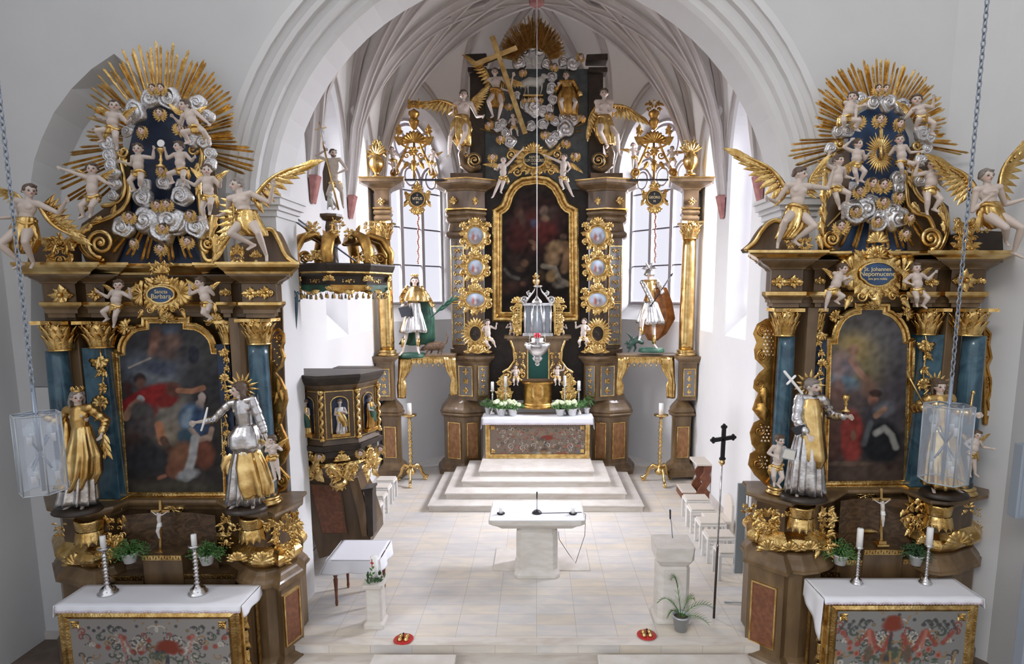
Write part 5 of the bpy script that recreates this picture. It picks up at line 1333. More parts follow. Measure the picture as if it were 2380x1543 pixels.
def smooth_pts(pts, n=6):
 out = []
 P = [pts[0]] + list(pts) + [pts[-1]]
 for i in range(1, len(P) - 2):
  for k in range(n):
   t = k / n
   out.append(tuple(0.5 * ((2 * P[i][d]) + (-P[i - 1][d] + P[i + 1][d]) * t + (2 * P[i - 1][d] - 5 * P[i][d] + 4 * P[i + 1][d] - P[i + 2][d]) * t * t + (-P[i - 1][d] + 3 * P[i][d] - 3 * P[i + 1][d] + P[i + 2][d]) * t ** 3) for d in range(2)))
 return out + [tuple(pts[-1])]
# ---- left glory
panel_px(LA, 'sky_panel', [(330, 265), (350, 245), (400, 243), (440, 265), (470, 310), (490, 350), (487, 420), (478, 500), (455, 540), (468, 612), (262, 614), (300, 540), (290, 500), (292, 420), (300, 345), (310, 300)], 7.60, 'deep_blue')
rays(LA, 375, 330, [(-134, 262), (-125, 258), (-118, 268), (-111, 264), (-104, 244), (-97, 219), (-92, 180), (-80, 178), (-64, 196), (-51, 214), (-37, 226), (-21, 237), (-8, 236), (0, 242), (14, 230), (29, 218), (44, 197), (54, 200), (63, 192), (77, 174), (88, 174), (93, 214), (100, 228), (105, 232), (112, 215)], 74, 90, 3.6, 7.70, 5)
rays(LA, 378, 440, [(132, 190), (150, 182), (165, 176), (180, 172), (195, 176), (212, 184), (228, 200)], 14, 95, 3.2, 7.55, 6, jit=0.06)
for (pts, r, scr, lv) in (
 ([(286, 352), (278, 368), (284, 395), (290, 430), (284, 458), (264, 474), (240, 478)], 6, [(292, 354, 14, 180, 1.3, 1, 4)], [(286, 366, 60, 26, 14)]),
 ([(300, 420), (302, 450), (290, 480), (262, 502), (228, 516), (196, 530), (184, 552), (192, 580), (212, 598), (238, 604)], 6, [(242, 566, 34, 90, 2.0, -1, 6)], [(240, 505, 150, 30, 14), (214, 520, 130, 34, 16), (196, 560, 60, 30, 14), (262, 497, -60, 24, 12)]),
 ([(466, 344), (470, 365), (464, 400), (462, 440), (466, 480), (470, 510)], 7, [(452, 350, 12, 0, 1.2, -1, 4)], [(462, 380, 100, 26, 14), (462, 430, 95, 26, 14)]),
 ([(474, 500), (478, 530), (468, 560), (476, 600), (492, 606)], 6, [(488, 566, 20, 90, 1.8, -1, 5)], [(498, 500, 95, 60, 24), (500, 545, 85, 50, 22), (506, 580, 100, 30, 18)])):
 band_px(LA, 'gilt_scroll', smooth_pts(pts, 4), r, 7.46, scr=scr, leaves=lv)
panel_px(LA, 'scroll_backing', [(300, 355), (270, 380), (262, 470), (190, 520), (178, 560), (200, 610), (268, 612), (300, 540)], 7.54, 'brown_wood')
panel_px(LA, 'scroll_backing', [(470, 350), (500, 400), (508, 480), (520, 612), (468, 612), (458, 540), (486, 480)], 7.54, 'brown_wood')
ped = smooth_pts([(600, 548), (616, 534), (634, 536), (648, 560), (664, 594), (690, 613)], 5)
panel_px(LA, 'pediment', [(538, 613), (538, 572), (570, 560)] + ped, 7.42, 'brown_wood', t=40)
band_px(LA, 'pediment_edge', ped, 6, 7.40)
panel_px(LA, 'pediment', [(64, 614), (66, 575), (110, 560), (158, 566), (160, 614)], 7.42, 'brown_wood', t=40)
band_px(LA, 'pediment_edge', [(100, 562), (130, 566), (180, 562)], 6, 7.38, scr=[(130, 566, 16, 0, 1.4, 1, 5)])
for (u0, v0, u1, v1, sd, n, Y) in ((116, 550, 168, 622, 31, 30, 7.30), (536, 576, 568, 610, 32, 16, 7.30), (584, 582, 606, 606, 33, 10, 7.32), (346, 606, 400, 630, 34, 20, 7.22)):
 mb = MB(Frame(Y)); mb.rocaille(u0, v0, u1, v1, seed=sd, n=n); mb.build('carved_ornament', 'gold', LA)
for i, (u, v, r, sx) in enumerate([(351, 231, 22, 1), (395, 230, 26, 1), (314, 260, 25, 1.15), (296, 306, 12, 1.2), (460, 240, 20, 1), (484, 272, 17, .9), (447, 326, 18, 1), (474, 330, 17, 1.1), (252, 336, 19, 1),
 (256, 362, 16, 1.1), (259, 383, 15, 1.2), (263, 403, 15, 1.2), (267, 427, 15, 1.1), (263, 455, 13, 1), (489, 357, 15, 1), (489, 382, 16, 1), (335, 460, 24, 1), (337, 430, 15, 1.2), (382, 425, 18, 1), (424, 456, 25, 1), (424, 432, 16, 1.1),
 (288, 528, 27, 1), (341, 512, 29, 1.1), (399, 512, 32, 1.05), (376, 536, 32, 1.1), (416, 522, 26, 1), (461, 528, 28, 1)]):
 cloud(LA, u, v, r, 7.42 - 0.012 * (i % 4), i, sx, rot=(i * 47) % 360)
for (u, v, r, t) in ((355, 205, 9, -5), (374, 204, 9, 8), (372, 262, 10, 0), (330, 304, 10, -12), (420, 298, 10, 20), (376, 396, 9, 0), (366, 475, 10, 0), (388, 473, 10, 5), (301, 502, 10, 10), (442, 498, 10, -8), (378, 528, 9, 10), (311, 564, 9, -15), (374, 576, 10, 0), (436, 560, 10, 12)):
 cherub(LA, u, v, r, 7.30, t, yaw=t)
ch = thing('chalice', 'golden chalice with white host held up by two putti above the left altar', 'chalice', U(374, 388, 7.18))
mb = MB(Frame(7.18)); mb.lathe([(11, 40), (10, 37), (4, 33), (3, 28), (5, 24), (3, 20), (3, 10), (5, 7), (8, 2), (9, -3), (8, -3), (7, 1)], 374, 348, 0, n=16); mb.build('cup', 'gold_smooth', ch)
mb = MB(Frame(7.18)); mb.lathe([(8, -1), (8, 1)], 0, 0, 0, n=20); mb.v = []; mb.f = []; mb.sm = []; mb.slab([(374 + 8.5 * cos(2 * pi * i / 20), 333 + 8.5 * sin(2 * pi * i / 20)) for i in range(20)], -1, 1); mb.build('host', 'ceramic', ch)
# ---- right glory
panel_px(RA, 'sky_panel', [(2000, 262), (2030, 246), (2070, 248), (2090, 270), (2112, 320), (2118, 400), (2115, 480), (2100, 535), (2140, 586), (1942, 587), (1975, 520), (1968, 440), (1972, 330), (1985, 290)], 7.60, 'bright_blue')
rays(RA, 2045, 320, [(-112, 200), (-106, 222), (-100, 222), (-94, 210), (-88, 158), (-78, 158), (-70, 162), (-60, 176), (-48, 190), (-35, 190), (-20, 188), (-5, 188), (8, 186), (22, 182), (38, 182), (52, 176), (66, 168), (78, 162), (90, 154), (96, 190), (100, 215), (104, 214)], 66, 85, 3.4, 7.70, 8)
rays(RA, 2040, 400, [(140, 210), (160, 190), (180, 184), (200, 190), (216, 206), (226, 225)], 15, 100, 3.4, 7.55, 9, jit=0.03)
for (pts, r, scr, lv) in (
 ([(1944, 332), (1938, 352), (1946, 380)], 6, [(1950, 338, 11, 180, 1.2, 1, 4)], []),
 ([(1918, 395), (1918, 440), (1916, 480), (1912, 520), (1918, 560), (1935, 582)], 6, [(1930, 556, 20, 90, 2.0, -1, 5)], [(1914, 440, 95, 40, 20), (1912, 480, 90, 40, 22), (1908, 515, 88, 36, 22), (1904, 548, 85, 34, 18)]),
 ([(2133, 334), (2138, 350), (2128, 372), (2122, 400), (2122, 432), (2136, 458), (2150, 470)], 6, [(2126, 340, 12, 0, 1.2, -1, 4)], []),
 ([(2104, 400), (2106, 440), (2112, 478), (2130, 495), (2156, 503), (2168, 525), (2172, 540)], 6, [(2156, 555, 26, 90, 2.1, 1, 6)], [(2110, 410, 80, 30, 14), (2120, 470, 60, 30, 14), (2186, 480, 80, 40, 20), (2196, 510, 100, 36, 18)]),
 ([(2184, 470), (2200, 500), (2200, 545), (2185, 578), (2168, 586)], 6, [], [])):
 band_px(RA, 'gilt_scroll', smooth_pts(pts, 4), r, 7.46, scr=scr, leaves=lv)
panel_px(RA, 'scroll_backing', [(2118, 340), (2160, 390), (2170, 450), (2205, 480), (2212, 586), (2110, 587), (2100, 480)], 7.54, 'brown_wood')
panel_px(RA, 'scroll_backing', [(1975, 335), (1940, 380), (1912, 470), (1900, 586), (1950, 587), (1975, 500)], 7.54, 'brown_wood')
ped = smooth_pts([(1735, 578), (1754, 562), (1768, 540), (1785, 520), (1808, 512), (1836, 526)], 5)
panel_px(RA, 'pediment', ped + [(1880, 540), (1884, 586), (1740, 586)], 7.42, 'brown_wood', t=40)
band_px(RA, 'pediment_edge', ped, 6, 7.40)
panel_px(RA, 'pediment', [(2215, 587), (2216, 545), (2260, 535), (2330, 538), (2332, 588)], 7.42, 'dark_wood', t=40)
for (u0, v0, u1, v1, sd, n, Y) in ((2216, 505, 2266, 590, 41, 32, 7.28), (1856, 550, 1884, 584, 42, 14, 7.30), (1825, 556, 1850, 580, 43, 9, 7.32), (2012, 570, 2064, 596, 44, 22, 7.22), (2262, 518, 2300, 545, 45, 10, 7.28)):
 mb = MB(Frame(Y)); mb.rocaille(u0, v0, u1, v1, seed=sd, n=n); mb.build('carved_ornament', 'gold', RA)
for i, (u, v, r, sx) in enumerate([(2000, 231, 17, 1), (2029, 238, 17, 1), (2062, 239, 22, 1), (2095, 248, 20, 1), (1967, 305, 18, 1), (1947, 307, 14, 1), (2142, 311, 19, 1), (2159, 320, 14, 1.2), (1930, 345, 14, 1), (2154, 346, 13, 1), (2139, 373, 14, 1), (2150, 372, 13, 1),
 (2137, 420, 15, 1), (1983, 434, 11, 1.2), (2086, 415, 18, 1), (2088, 437, 15, 1), (2086, 458, 15, 1), (2024, 468, 17, 1), (1985, 493, 31, 1.05), (2010, 487, 25, 1.1), (2040, 500, 25, 1.1), (2041, 520, 22, 1), (2082, 508, 30, 1), (2070, 489, 20, 1.2)]):
 cloud(RA, u, v, r, 7.42 - 0.012 * (i % 4), i + 1, sx, rot=(i * 61) % 360)
for (u, v, r, t) in ((2041, 206, 9, -5), (2058, 206, 9, 8), (1994, 280, 11, -10), (2044, 277, 11, 0), (2091, 287, 11, 15), (2028, 425, 12, 8), (2053, 428, 12, -5), (1997, 443, 10, -12), (2053, 468, 10, 0), (2090, 456, 10, 10), (1989, 489, 9, 0), (2115, 505, 10, 15), (1954, 524, 12, -8), (2104, 542, 10, 10), (2039, 513, 9, 5)):
 cherub(RA, u, v, r, 7.30, t, yaw=t)
mo = thing('monstrance', 'golden sunburst monstrance held between two putti above the right altar', 'monstrance', U(2046, 406, 7.34))
mb = MB(Frame(7.34))
for i in range(34):
 a = 2 * pi * i / 34; L = 1.0 if i % 2 == 0 else 0.82; mb.leaf(2046 + 9 * cos(a), 356 + 16 * sin(a), math.degrees(a), (27 * L) * (1 + 0.28 * abs(sin(a))), 5.5, h=2.5, lobes=0, curl=0, nu=5)
mb.build('sunburst', 'gold', mo)
mb = MB(Frame(7.34)); mb.lathe([(5, -16), (5, 16)], 2046, 356, 3, n=12); mb.box(2042, 2050, 300, 322, 0, 4); mb.build('relic_case', 'gold_smooth', mo)

# ================================================================== putti and angels of the side altars
PL = (
 ('on the cloud, upper left of the left altar glory', 7.18, ((268, 247, 14), (262, 297), (241, 279), (308, 281), (243, 327), (276, 344)), 30),
 ('at the upper right of the left altar glory, beside a silver cloud', 7.18, ((430, 246, 14), (455, 297), (410, 276), (488, 288), (442, 330), (490, 328)), -25),
 ('left of the chalice above the left altar, one arm raised to it', 7.22, ((322, 347, 13), (323, 399), (290, 378), (362, 350), (316, 442), (330, 436)), 15),
 ('right of the chalice above the left altar, reaching for it', 7.22, ((417, 341, 12.5), (421, 393), (389, 352), (456, 367), (404, 424), (428, 428)), -35),
 ('at the far left of the left altar glory, arm stretched out', 7.12, ((216, 393, 14), (216, 456), (151, 394), (268, 430), (197, 503), (214, 500)), 25),
 ('with arms spread, at the right of the left altar glory', 7.12, ((481, 396, 14), (485, 454), (437, 420), (517, 422), (477, 508), (490, 494)), 30),
 ('hanging left of the cartouche of the left altar', 7.08, ((277, 662, 12.5), (269, 708), (238, 680), (306, 676), (253, 741), (268, 754)), 25),
 ('hanging right of the cartouche of the left altar', 7.08, ((466, 656, 12.5), (482, 704), (446, 668), (494, 672), (494, 738), (484, 730)), -30),
 ('held by the silver statue at her side, right of the left altar', 6.95, ((633, 1021, 10.5), (635, 1058), (626, 1046), (651, 1042), (641, 1112), (651, 1106)), -20),
)
for i, (lab, Y, spec, yw) in enumerate(PL):
 (hx, hy, r) = spec[0]; wl = []
 if i not in (2, 3): wl = [((hx - r * 0.9, hy + r * 1.5), (hx - r * 2.3, hy + r * 0.4), r * 1.2, 1 if i % 2 else -1, -6), ((hx + r * 0.9, hy + r * 1.5), (hx + r * 2.3, hy + r * 0.4), r * 1.2, 1, -6)]
 figure('putto', 'pale putto ' + lab, 'statue', Y, spec, yaw=yw, seed=i, wings=wl, cloth='gold', cloth_tail=1 if i % 2 else -1, group=None)
PR = (
 ('at the upper left of the right altar glory, back to the wall', 7.18, ((1982, 226, 13), (1967, 272), (2000, 248), (1984, 290), (1960, 300), (1988, 302)), -40),
 ('at the upper right of the right altar glory, arm flung out', 7.18, ((2128, 233, 13.5), (2141, 272), (2116, 262), (2164, 232), (2124, 300), (2161, 312)), -20),
 ('left of the golden sunburst above the right altar', 7.22, ((1993, 335, 12.5), (1989, 380), (1973, 330), (2016, 358), (1991, 424), (1998, 420)), 20),
 ('right of the golden sunburst above the right altar', 7.22, ((2090, 325, 12), (2096, 374), (2074, 346), (2132, 354), (2094, 408), (2108, 398)), -25),
 ('at the left of the right altar glory, one hand raised', 7.12, ((1948, 373, 13.5), (1944, 434), (1922, 362), (1976, 415), (1949, 482), (1966, 472)), 25),
 ('sitting on the big volute at the right of the right altar', 7.10, ((2166, 383, 15), (2162, 438), (2127, 387), (2190, 438), (2151, 493), (2167, 487)), -30),
 ('hanging left of the cartouche of the right altar', 7.08, ((1957, 624, 12.5), (1937, 672), (1967, 646), (1972, 652), (1917, 714), (1941, 700)), 35),
 ('hanging right of the cartouche of the right altar', 7.08, ((2128, 622, 12.5), (2132, 672), (2112, 660), (2166, 635), (2128, 706), (2142, 710)), 0),
 ('showing an open book beside the priest statue of the right altar', 6.98, ((1812, 1022, 12.5), (1806, 1080), (1800, 1060), (1822, 1060), (1798, 1120), (1806, 1124)), 15),
 ('standing low behind the hanging lantern, right of the right altar', 7.05, ((2271, 1010, 10.5), (2259, 1052), (2249, 1040), (2299, 1040), (2252, 1100), (2264, 1100)), -10),
)
for i, (lab, Y, spec, yw) in enumerate(PR):
 (hx, hy, r) = spec[0]; wl = []
 if i not in (2, 3, 8): wl = [((hx - r * 0.9, hy + r * 1.5), (hx - r * 2.3, hy + r * 0.4), r * 1.2, -1, -6), ((hx + r * 0.9, hy + r * 1.5), (hx + r * 2.3, hy + r * 0.4), r * 1.2, 1, -6)]
 figure('putto', 'pale putto ' + lab, 'statue', Y, spec, yaw=yw, seed=i + 20, wings=wl, cloth='gold', cloth_tail=1 if i % 2 else -1)
t = thing('open_book', 'grey open book held by a putto beside the priest statue', 'book', U(1836, 1075, 6.86))
mb = MB(Frame(6.86)); mb.slab([(1822, 1040), (1850, 1046), (1846, 1072), (1814, 1064)], -2, 1); mb.build('cover', 'grey_metal', t)
mb = MB(Frame(6.86)); mb.slab([(1824, 1043), (1848, 1048), (1844, 1069), (1817, 1062)], 1, 3); mb.build('pages', 'paper', t)
# big angels
def angel(label, Y, spec, yaw, wings, seed, skirt, cloth='gold', name='angel', hair='hair', **kw):
 inf = figure(name, label, 'statue', Y, spec, adult=True, yaw=yaw, seed=seed, wings=wings, cloth=None, hair=hair, **kw)
 mb = MB(inf['fr']); mb.loft(skirt, folds=8, amp=(0.04, 0.26), seed=seed)
 p = inf['pel']; r = inf['r']
 for sg in (-1, 1): mb.leaf(p.x + sg * r, p.y, 90 - sg * 30, r * 3.0, r * 1.2, h=r * 0.3, w=r * .3, bend=35 * sg, lobes=2, curl=-0.3)
 pts = [(p.x + 1.35 * r * cos(a), p.y - 0.5 * r + 0.3 * r * sin(2 * a), 1.05 * r * sin(a)) for a in [2 * pi * i / 20 for i in range(21)]]
 mb.tube(pts, r * 0.3, 8); mb.build('drapery', cloth, inf['root']); return inf
angel('pale angel with outstretched arm on the far left end of the left altar', 6.98, ((71, 444, 16), (58, 525), (6, 508), (160, 470), (56, 614), (82, 612)), 55,
  [((50, 470), (-12, 438), 34, -1, -14), ((90, 478), (158, 545), 50, -1, -14)], 1, [(60, 505, 20, 16), (56, 530, 27, 22), (56, 560, 30, 24), (50, 588, 22, 20)], hair='hair')
angel('pale angel with tall raised wing on the right end of the left altar', 6.95, ((553, 430, 16), (572, 508), (515, 502), (638, 436), (592, 570), (622, 596)), -45,
  [((586, 462), (704, 382), 46, 1, -14), ((540, 470), (508, 575), 44, 1, -14)], 2, [(574, 488, 21, 17), (574, 512, 30, 24), (584, 536, 32, 26), (596, 548, 24, 22)], hair='grey_hair')
angel('pale angel with outspread wing on the left end of the right altar', 6.95, ((1858, 405, 16), (1852, 490), (1782, 463), (1931, 400), (1806, 566), (1842, 560)), 50,
  [((1832, 445), (1735, 362), 52, -1, -14), ((1882, 445), (1916, 380), 34, 1, -16)], 3, [(1852, 478, 21, 17), (1850, 500, 28, 22), (1840, 530, 28, 24), (1822, 556, 20, 18)], hair='hair')
angel('pale angel with hand on breast on the right end of the right altar', 6.90, ((2291, 410, 17), (2300, 490), (2290, 460), (2380, 462), (2334, 560), (2352, 588)), 0,
  [((2268, 440), (2214, 385), 60, -1, -14), ((2326, 440), (2392, 332), 50, 1, -14)], 4, [(2299, 470, 22, 18), (2303, 495, 28, 22), (2312, 515, 26, 24), (2322, 530, 18, 18)], hair='grey_hair')
# ---- standing saints of the side altars
def plinth(inf, u, v, ru, Y, h=10, m='dark_wood'):
 s = S(v, Y); mb = MB(); p = U(u, v, Y); mb.lathe([(ru * s * 1.05, -h * s), (ru * s * 1.08, -h * s * .8), (ru * s, -h * s * .2), (ru * s * .95, 0)], p.x, p.y, p.z, n=24, axis='z', squash=0.8); mb.build('plinth', m, inf['root'])
def sleeves(inf, material, k=0.62, fore=True, seed=0, name='sleeve', upto=1.0):
 for e in inf['el']:
  if e is None: continue
  sh, E, H = e; r = inf['r']; mb = MB(inf['fr'])
  pts = [sh, sh.lerp(E, 0.5), E] + ([E.lerp(H, 0.4 * upto), E.lerp(H, 0.72 * upto)] if fore else [])
  rad = [k * r, k * 1.06 * r, k * 0.98 * r] + ([k * 0.95 * r, k * 0.9 * r] if fore else [])
  P2 = []; R2 = []
  for i in range(len(pts) - 1):
   for t in (0, 0.25, 0.5, 0.75): P2.append(pts[i].lerp(pts[i + 1], t)); R2.append((rad[i] + (rad[i + 1] - rad[i]) * t) * (1 + 0.09 * sin(len(P2) * 2.1 + seed)))
  P2.append(pts[-1]); R2.append(rad[-1]); mb.tube(P2, R2, 12, round_ends=True)
  me, co = remeshed(mb, name, r * inf['s'] * 0.11, 1); put_mesh(me, co, name, material, inf['root'])
def bodice(inf, material, name='bodice', k=1.0, low=1.0):
 ax, pr, r = inf['ax'], inf['perp'], inf['r']; n, p = inf['neck'], inf['pel']
 garment(inf, [[(inf['shL'], 0.60 * k), (inf['shR'], 0.60 * k)], [(n + ax * r * .5, 0.95 * k), (n.lerp(p, 0.35), 1.12 * k), (n.lerp(p, 0.7), 0.98 * k), (n.lerp(p, low), 1.1 * k)],
     [(n.lerp(p, .25) - pr * r * .5, .85 * k), (n.lerp(p, .25) + pr * r * .5, .85 * k)]], name, material)
def robe(inf, name, material, rings, folds=9, amp=(0.03, 0.2), seed=0, **kw):
 mb = MB(inf['fr']); mb.loft(rings, folds=folds, amp=amp, seed=seed, **kw); return mb.build(name, material, inf['root'])
# left altar, left: crowned saint in gold
f = figure('saint_statue', 'crowned saint statue in golden robe over silver skirt, left of the left altar painting', 'statue', 7.0, ((181, 922, 16.5), (190, 1022), (106, 962), (243, 1008), (166, 1172), (196, 1174)), adult=True, yaw=50, cloth=None, hair='grey_hair', hair_long=0.9, crown=True, seed=5)
bodice(f, 'gold_smooth'); sleeves(f, 'gold_smooth', 0.60, seed=1)
robe(f, 'underskirt', 'silver', [(190, 1020, 20, 17), (188, 1070, 30, 26), (184, 1120, 36, 30), (180, 1168, 42, 34)], 12, (0.04, 0.20), 2)
robe(f, 'overdress', 'gold_smooth', [(190, 990, 19, 17), (192, 1015, 24, 21), (194, 1055, 36, 30), (190, 1100, 40, 33), (176, 1132, 38, 32)], 9, (0.04, 0.24), 3)
robe(f, 'cloak', 'gold_smooth', [(150, 980, 8, 12, -12), (150, 1040, 12, 16, -12), (150, 1110, 15, 18, -8), (160, 1160, 14, 16, -6)], 5, (0.1, 0.3), 4, n=36)
plinth(f, 180, 1178, 50, 7.0)
t = thing('golden_palm', 'golden palm leaf in the right hand of the crowned saint statue', 'palm', U(246, 1020, 6.93)); mb = MB(Frame(6.93))
for i in range(7): mb.leaf(244 + i, 1010 + i * 6, 50 + 20 * (i % 3), 26, 9, w=4, lobes=0)
mb.build('leaf', 'gold', t)
# left altar, right: saint in silver bodice with halo
f = figure('saint_statue', 'haloed saint statue in silver bodice and golden skirt, right of the left altar painting', 'statue', 6.98, ((556, 905, 17), (575, 1010), (482, 972), (626, 1020), (548, 1170), (590, 1172)), adult=True, yaw=-55, cloth=None, hair='hair', hair_long=1.0, seed=6, hand_w=(2.5, 0.6))
bodice(f, 'silver'); sleeves(f, 'silver', 0.60, seed=2, upto=0.7); halo(f, 17, 1.2, 2.5)
robe(f, 'underskirt', 'silver', [(575, 1010, 22, 18), (572, 1080, 34, 28), (570, 1166, 40, 32)], 13, (0.04, 0.18), 5)
robe(f, 'overskirt', 'gold_smooth', [(574, 1040, 26, 22), (580, 1080, 38, 32), (588, 1120, 42, 34), (596, 1150, 34, 30)], 8, (0.06, 0.26), 6)
robe(f, 'sash', 'silver', [(572, 985, 20, 18), (570, 1010, 36, 30), (572, 1035, 38, 31), (574, 1052, 22, 22)], 6, (0.06, 0.16), 7)
mb = MB(f['fr'])
mb.leaf(545, 1060, 170, 44, 22, h=5, w=6, bend=-80); mb.leaf(545, 1070, 150, 40, 20, h=5, w=6, bend=-90); mb.build('flying_drapery', 'gold_smooth', f['root'])
plinth(f, 572, 1176, 44, 6.98)
t = thing('palm_stick', 'pale stick held out by the haloed saint statue in front of the painting', 'stick', U(472, 998, 6.78)); mb = MB(Frame(6.80)); mb.tube([(482, 948, 0), (476, 975, 0), (468, 1000, 0)], [2, 3, 2.4], 8, round_ends=True); mb.build('shaft', 'wax', t)
# right altar, left: priest with chalice
f = figure('saint_statue', 'bearded priest statue in golden chasuble with chalice and cross, left of the right altar painting', 'statue', 7.0, ((1887, 897, 17.5), (1880, 1005), (1856, 1000), (1955, 962), (1850, 1142), (1892, 1144)), adult=True, yaw=35, cloth=None, hair='grey_hair', beard=True, seed=7, hand_w=(2.6, 1.5))
bodice(f, 'silver', 'alb'); sleeves(f, 'silver', 0.72, seed=3); halo(f, 13, 1.2, 2.2)
robe(f, 'alb_skirt', 'silver', [(1878, 1000, 26, 22), (1874, 1060, 36, 30), (1870, 1142, 42, 34)], 12, (0.04, 0.18), 8)
robe(f, 'chasuble', 'gold_smooth', [(1884, 924, 20, 17), (1884, 945, 27, 22), (1884, 1000, 31, 27), (1886, 1060, 34, 30, 4), (1886, 1082, 22, 24, 4)], 4, (0.02, 0.10), 9)
plinth(f, 1868, 1148, 50, 7.0)
t = thing('chalice', 'golden chalice held out by the priest statue in front of the right painting', 'chalice', U(1961, 958, 6.85)); mb = MB(Frame(6.85)); mb.lathe([(10, 34), (9, 31), (3, 27), (3, 20), (5, 17), (3, 13), (7, 6), (9, -4), (8, -4), (5, 5)], 1966, 922, 0, n=14); mb.build('cup', 'gold_smooth', t)
t = thing('crucifix', 'slanting pale cross leaning on the shoulder of the priest statue', 'cross', U(1861, 912, 6.95)); mb = MB(Frame(6.92)); mb.tube([(1824, 864, 0), (1864, 914, 0)], 3.4, 6, round_ends=True); mb.tube([(1830, 892, 0), (1848, 874, 0)], 3.0, 6, round_ends=True); mb.build('beam', 'wax', t)
t = thing('prayer_book', 'dark book in the lowered hand of the priest statue', 'book', U(1868, 1000, 6.78)); mb = MB(Frame(6.80)); mb.slab([(1838, 996), (1868, 986), (1880, 1000), (1850, 1012)], -3, 3); mb.build('cover', 'book_black', t)
# right altar, right: saint behind the lantern
f = figure('saint_statue', 'haloed saint statue behind the hanging lantern, right of the right altar painting', 'statue', 7.02, ((2182, 897, 16.5), (2188, 1000), (2148, 944), (2256, 960), (2166, 1134), (2224, 1136)), adult=True, yaw=-5, cloth=None, hair='hair', hair_long=0.8, seed=8)
bodice(f, 'gold_smooth'); sleeves(f, 'gold_smooth', 0.62, seed=4); halo(f, 15, 1.2, 2.2)
robe(f, 'skirt', 'gold_smooth', [(2188, 990, 22, 19), (2190, 1040, 34, 28), (2192, 1090, 40, 33), (2194, 1128, 44, 35)], 11, (0.04, 0.2), 10)
plinth(f, 2194, 1140, 50, 7.02)
t = thing('spear', 'gilt spear raised left of the lantern-hidden saint statue', 'spear', U(2149, 945, 6.95)); mb = MB(Frame(6.95)); mb.tube([(2112, 874, 0), (2149, 945, 0)], 2.2, 6); mb.leaf(2116, 882, -115, 22, 7, lobes=0); mb.build('shaft', 'gold_smooth', t)
t = thing('staff', 'gilt staff upright at the right hand of the lantern-hidden saint statue', 'staff', U(2251, 985, 6.95)); mb = MB(Frame(6.95)); mb.tube([(2261, 912, 0), (2251, 985, 0)], 2.8, 6); mb.ell(2262, 912, 0, 4, 5, 4); mb.build('shaft', 'gold_smooth', t)
# ================================================================== the high altar
MX = lambda x: 2494 - x
HA = thing('high_altar', 'tall high altar in the apse with dark arched painting in a broad gold frame', 'altar', (0, 15.3, 0.0))
YM = 14.9
def hsweep(path, py, prof, m, name, back=15.5, mirror=False):
 P = wpath([((MX(x) if mirror else x), Y) for x, Y in path], py)
 if path[0][1] < 15: prof = [(o, HC + (z - HC) * (14.2 if path is not WLP else 14.35) / 14.8) for o, z in prof]
 if mirror: P = P[::-1]
 mb = MB(); sweep(mb, P, prof, back=back); return mb.build(name, m, HA)
def Z(py, Y=14.8): return ZP(py, Y)
UP = [(1038, 15.3), (1040, 14.95), (1086, 14.78), (1127, 15.0), (1127, 15.3)]
MP = [(1056, 15.3), (1058, 14.86), (1106, 14.66), (1140, 14.86), (1142, 15.3)]
LP = [(1030, 15.3), (1033, 14.82), (1078, 14.62), (1120, 14.78), (1124, 15.3)]
WUP = [(870, 14.6), (871, 14.15), (906, 14.15), (908, 14.6)]
WMP = [(870, 14.7), (871, 14.15), (912, 14.12), (918, 14.3), (920, 14.7)]
WLP = [(884, 14.75), (886, 14.3), (926, 14.25), (934, 14.4), (936, 14.75)]
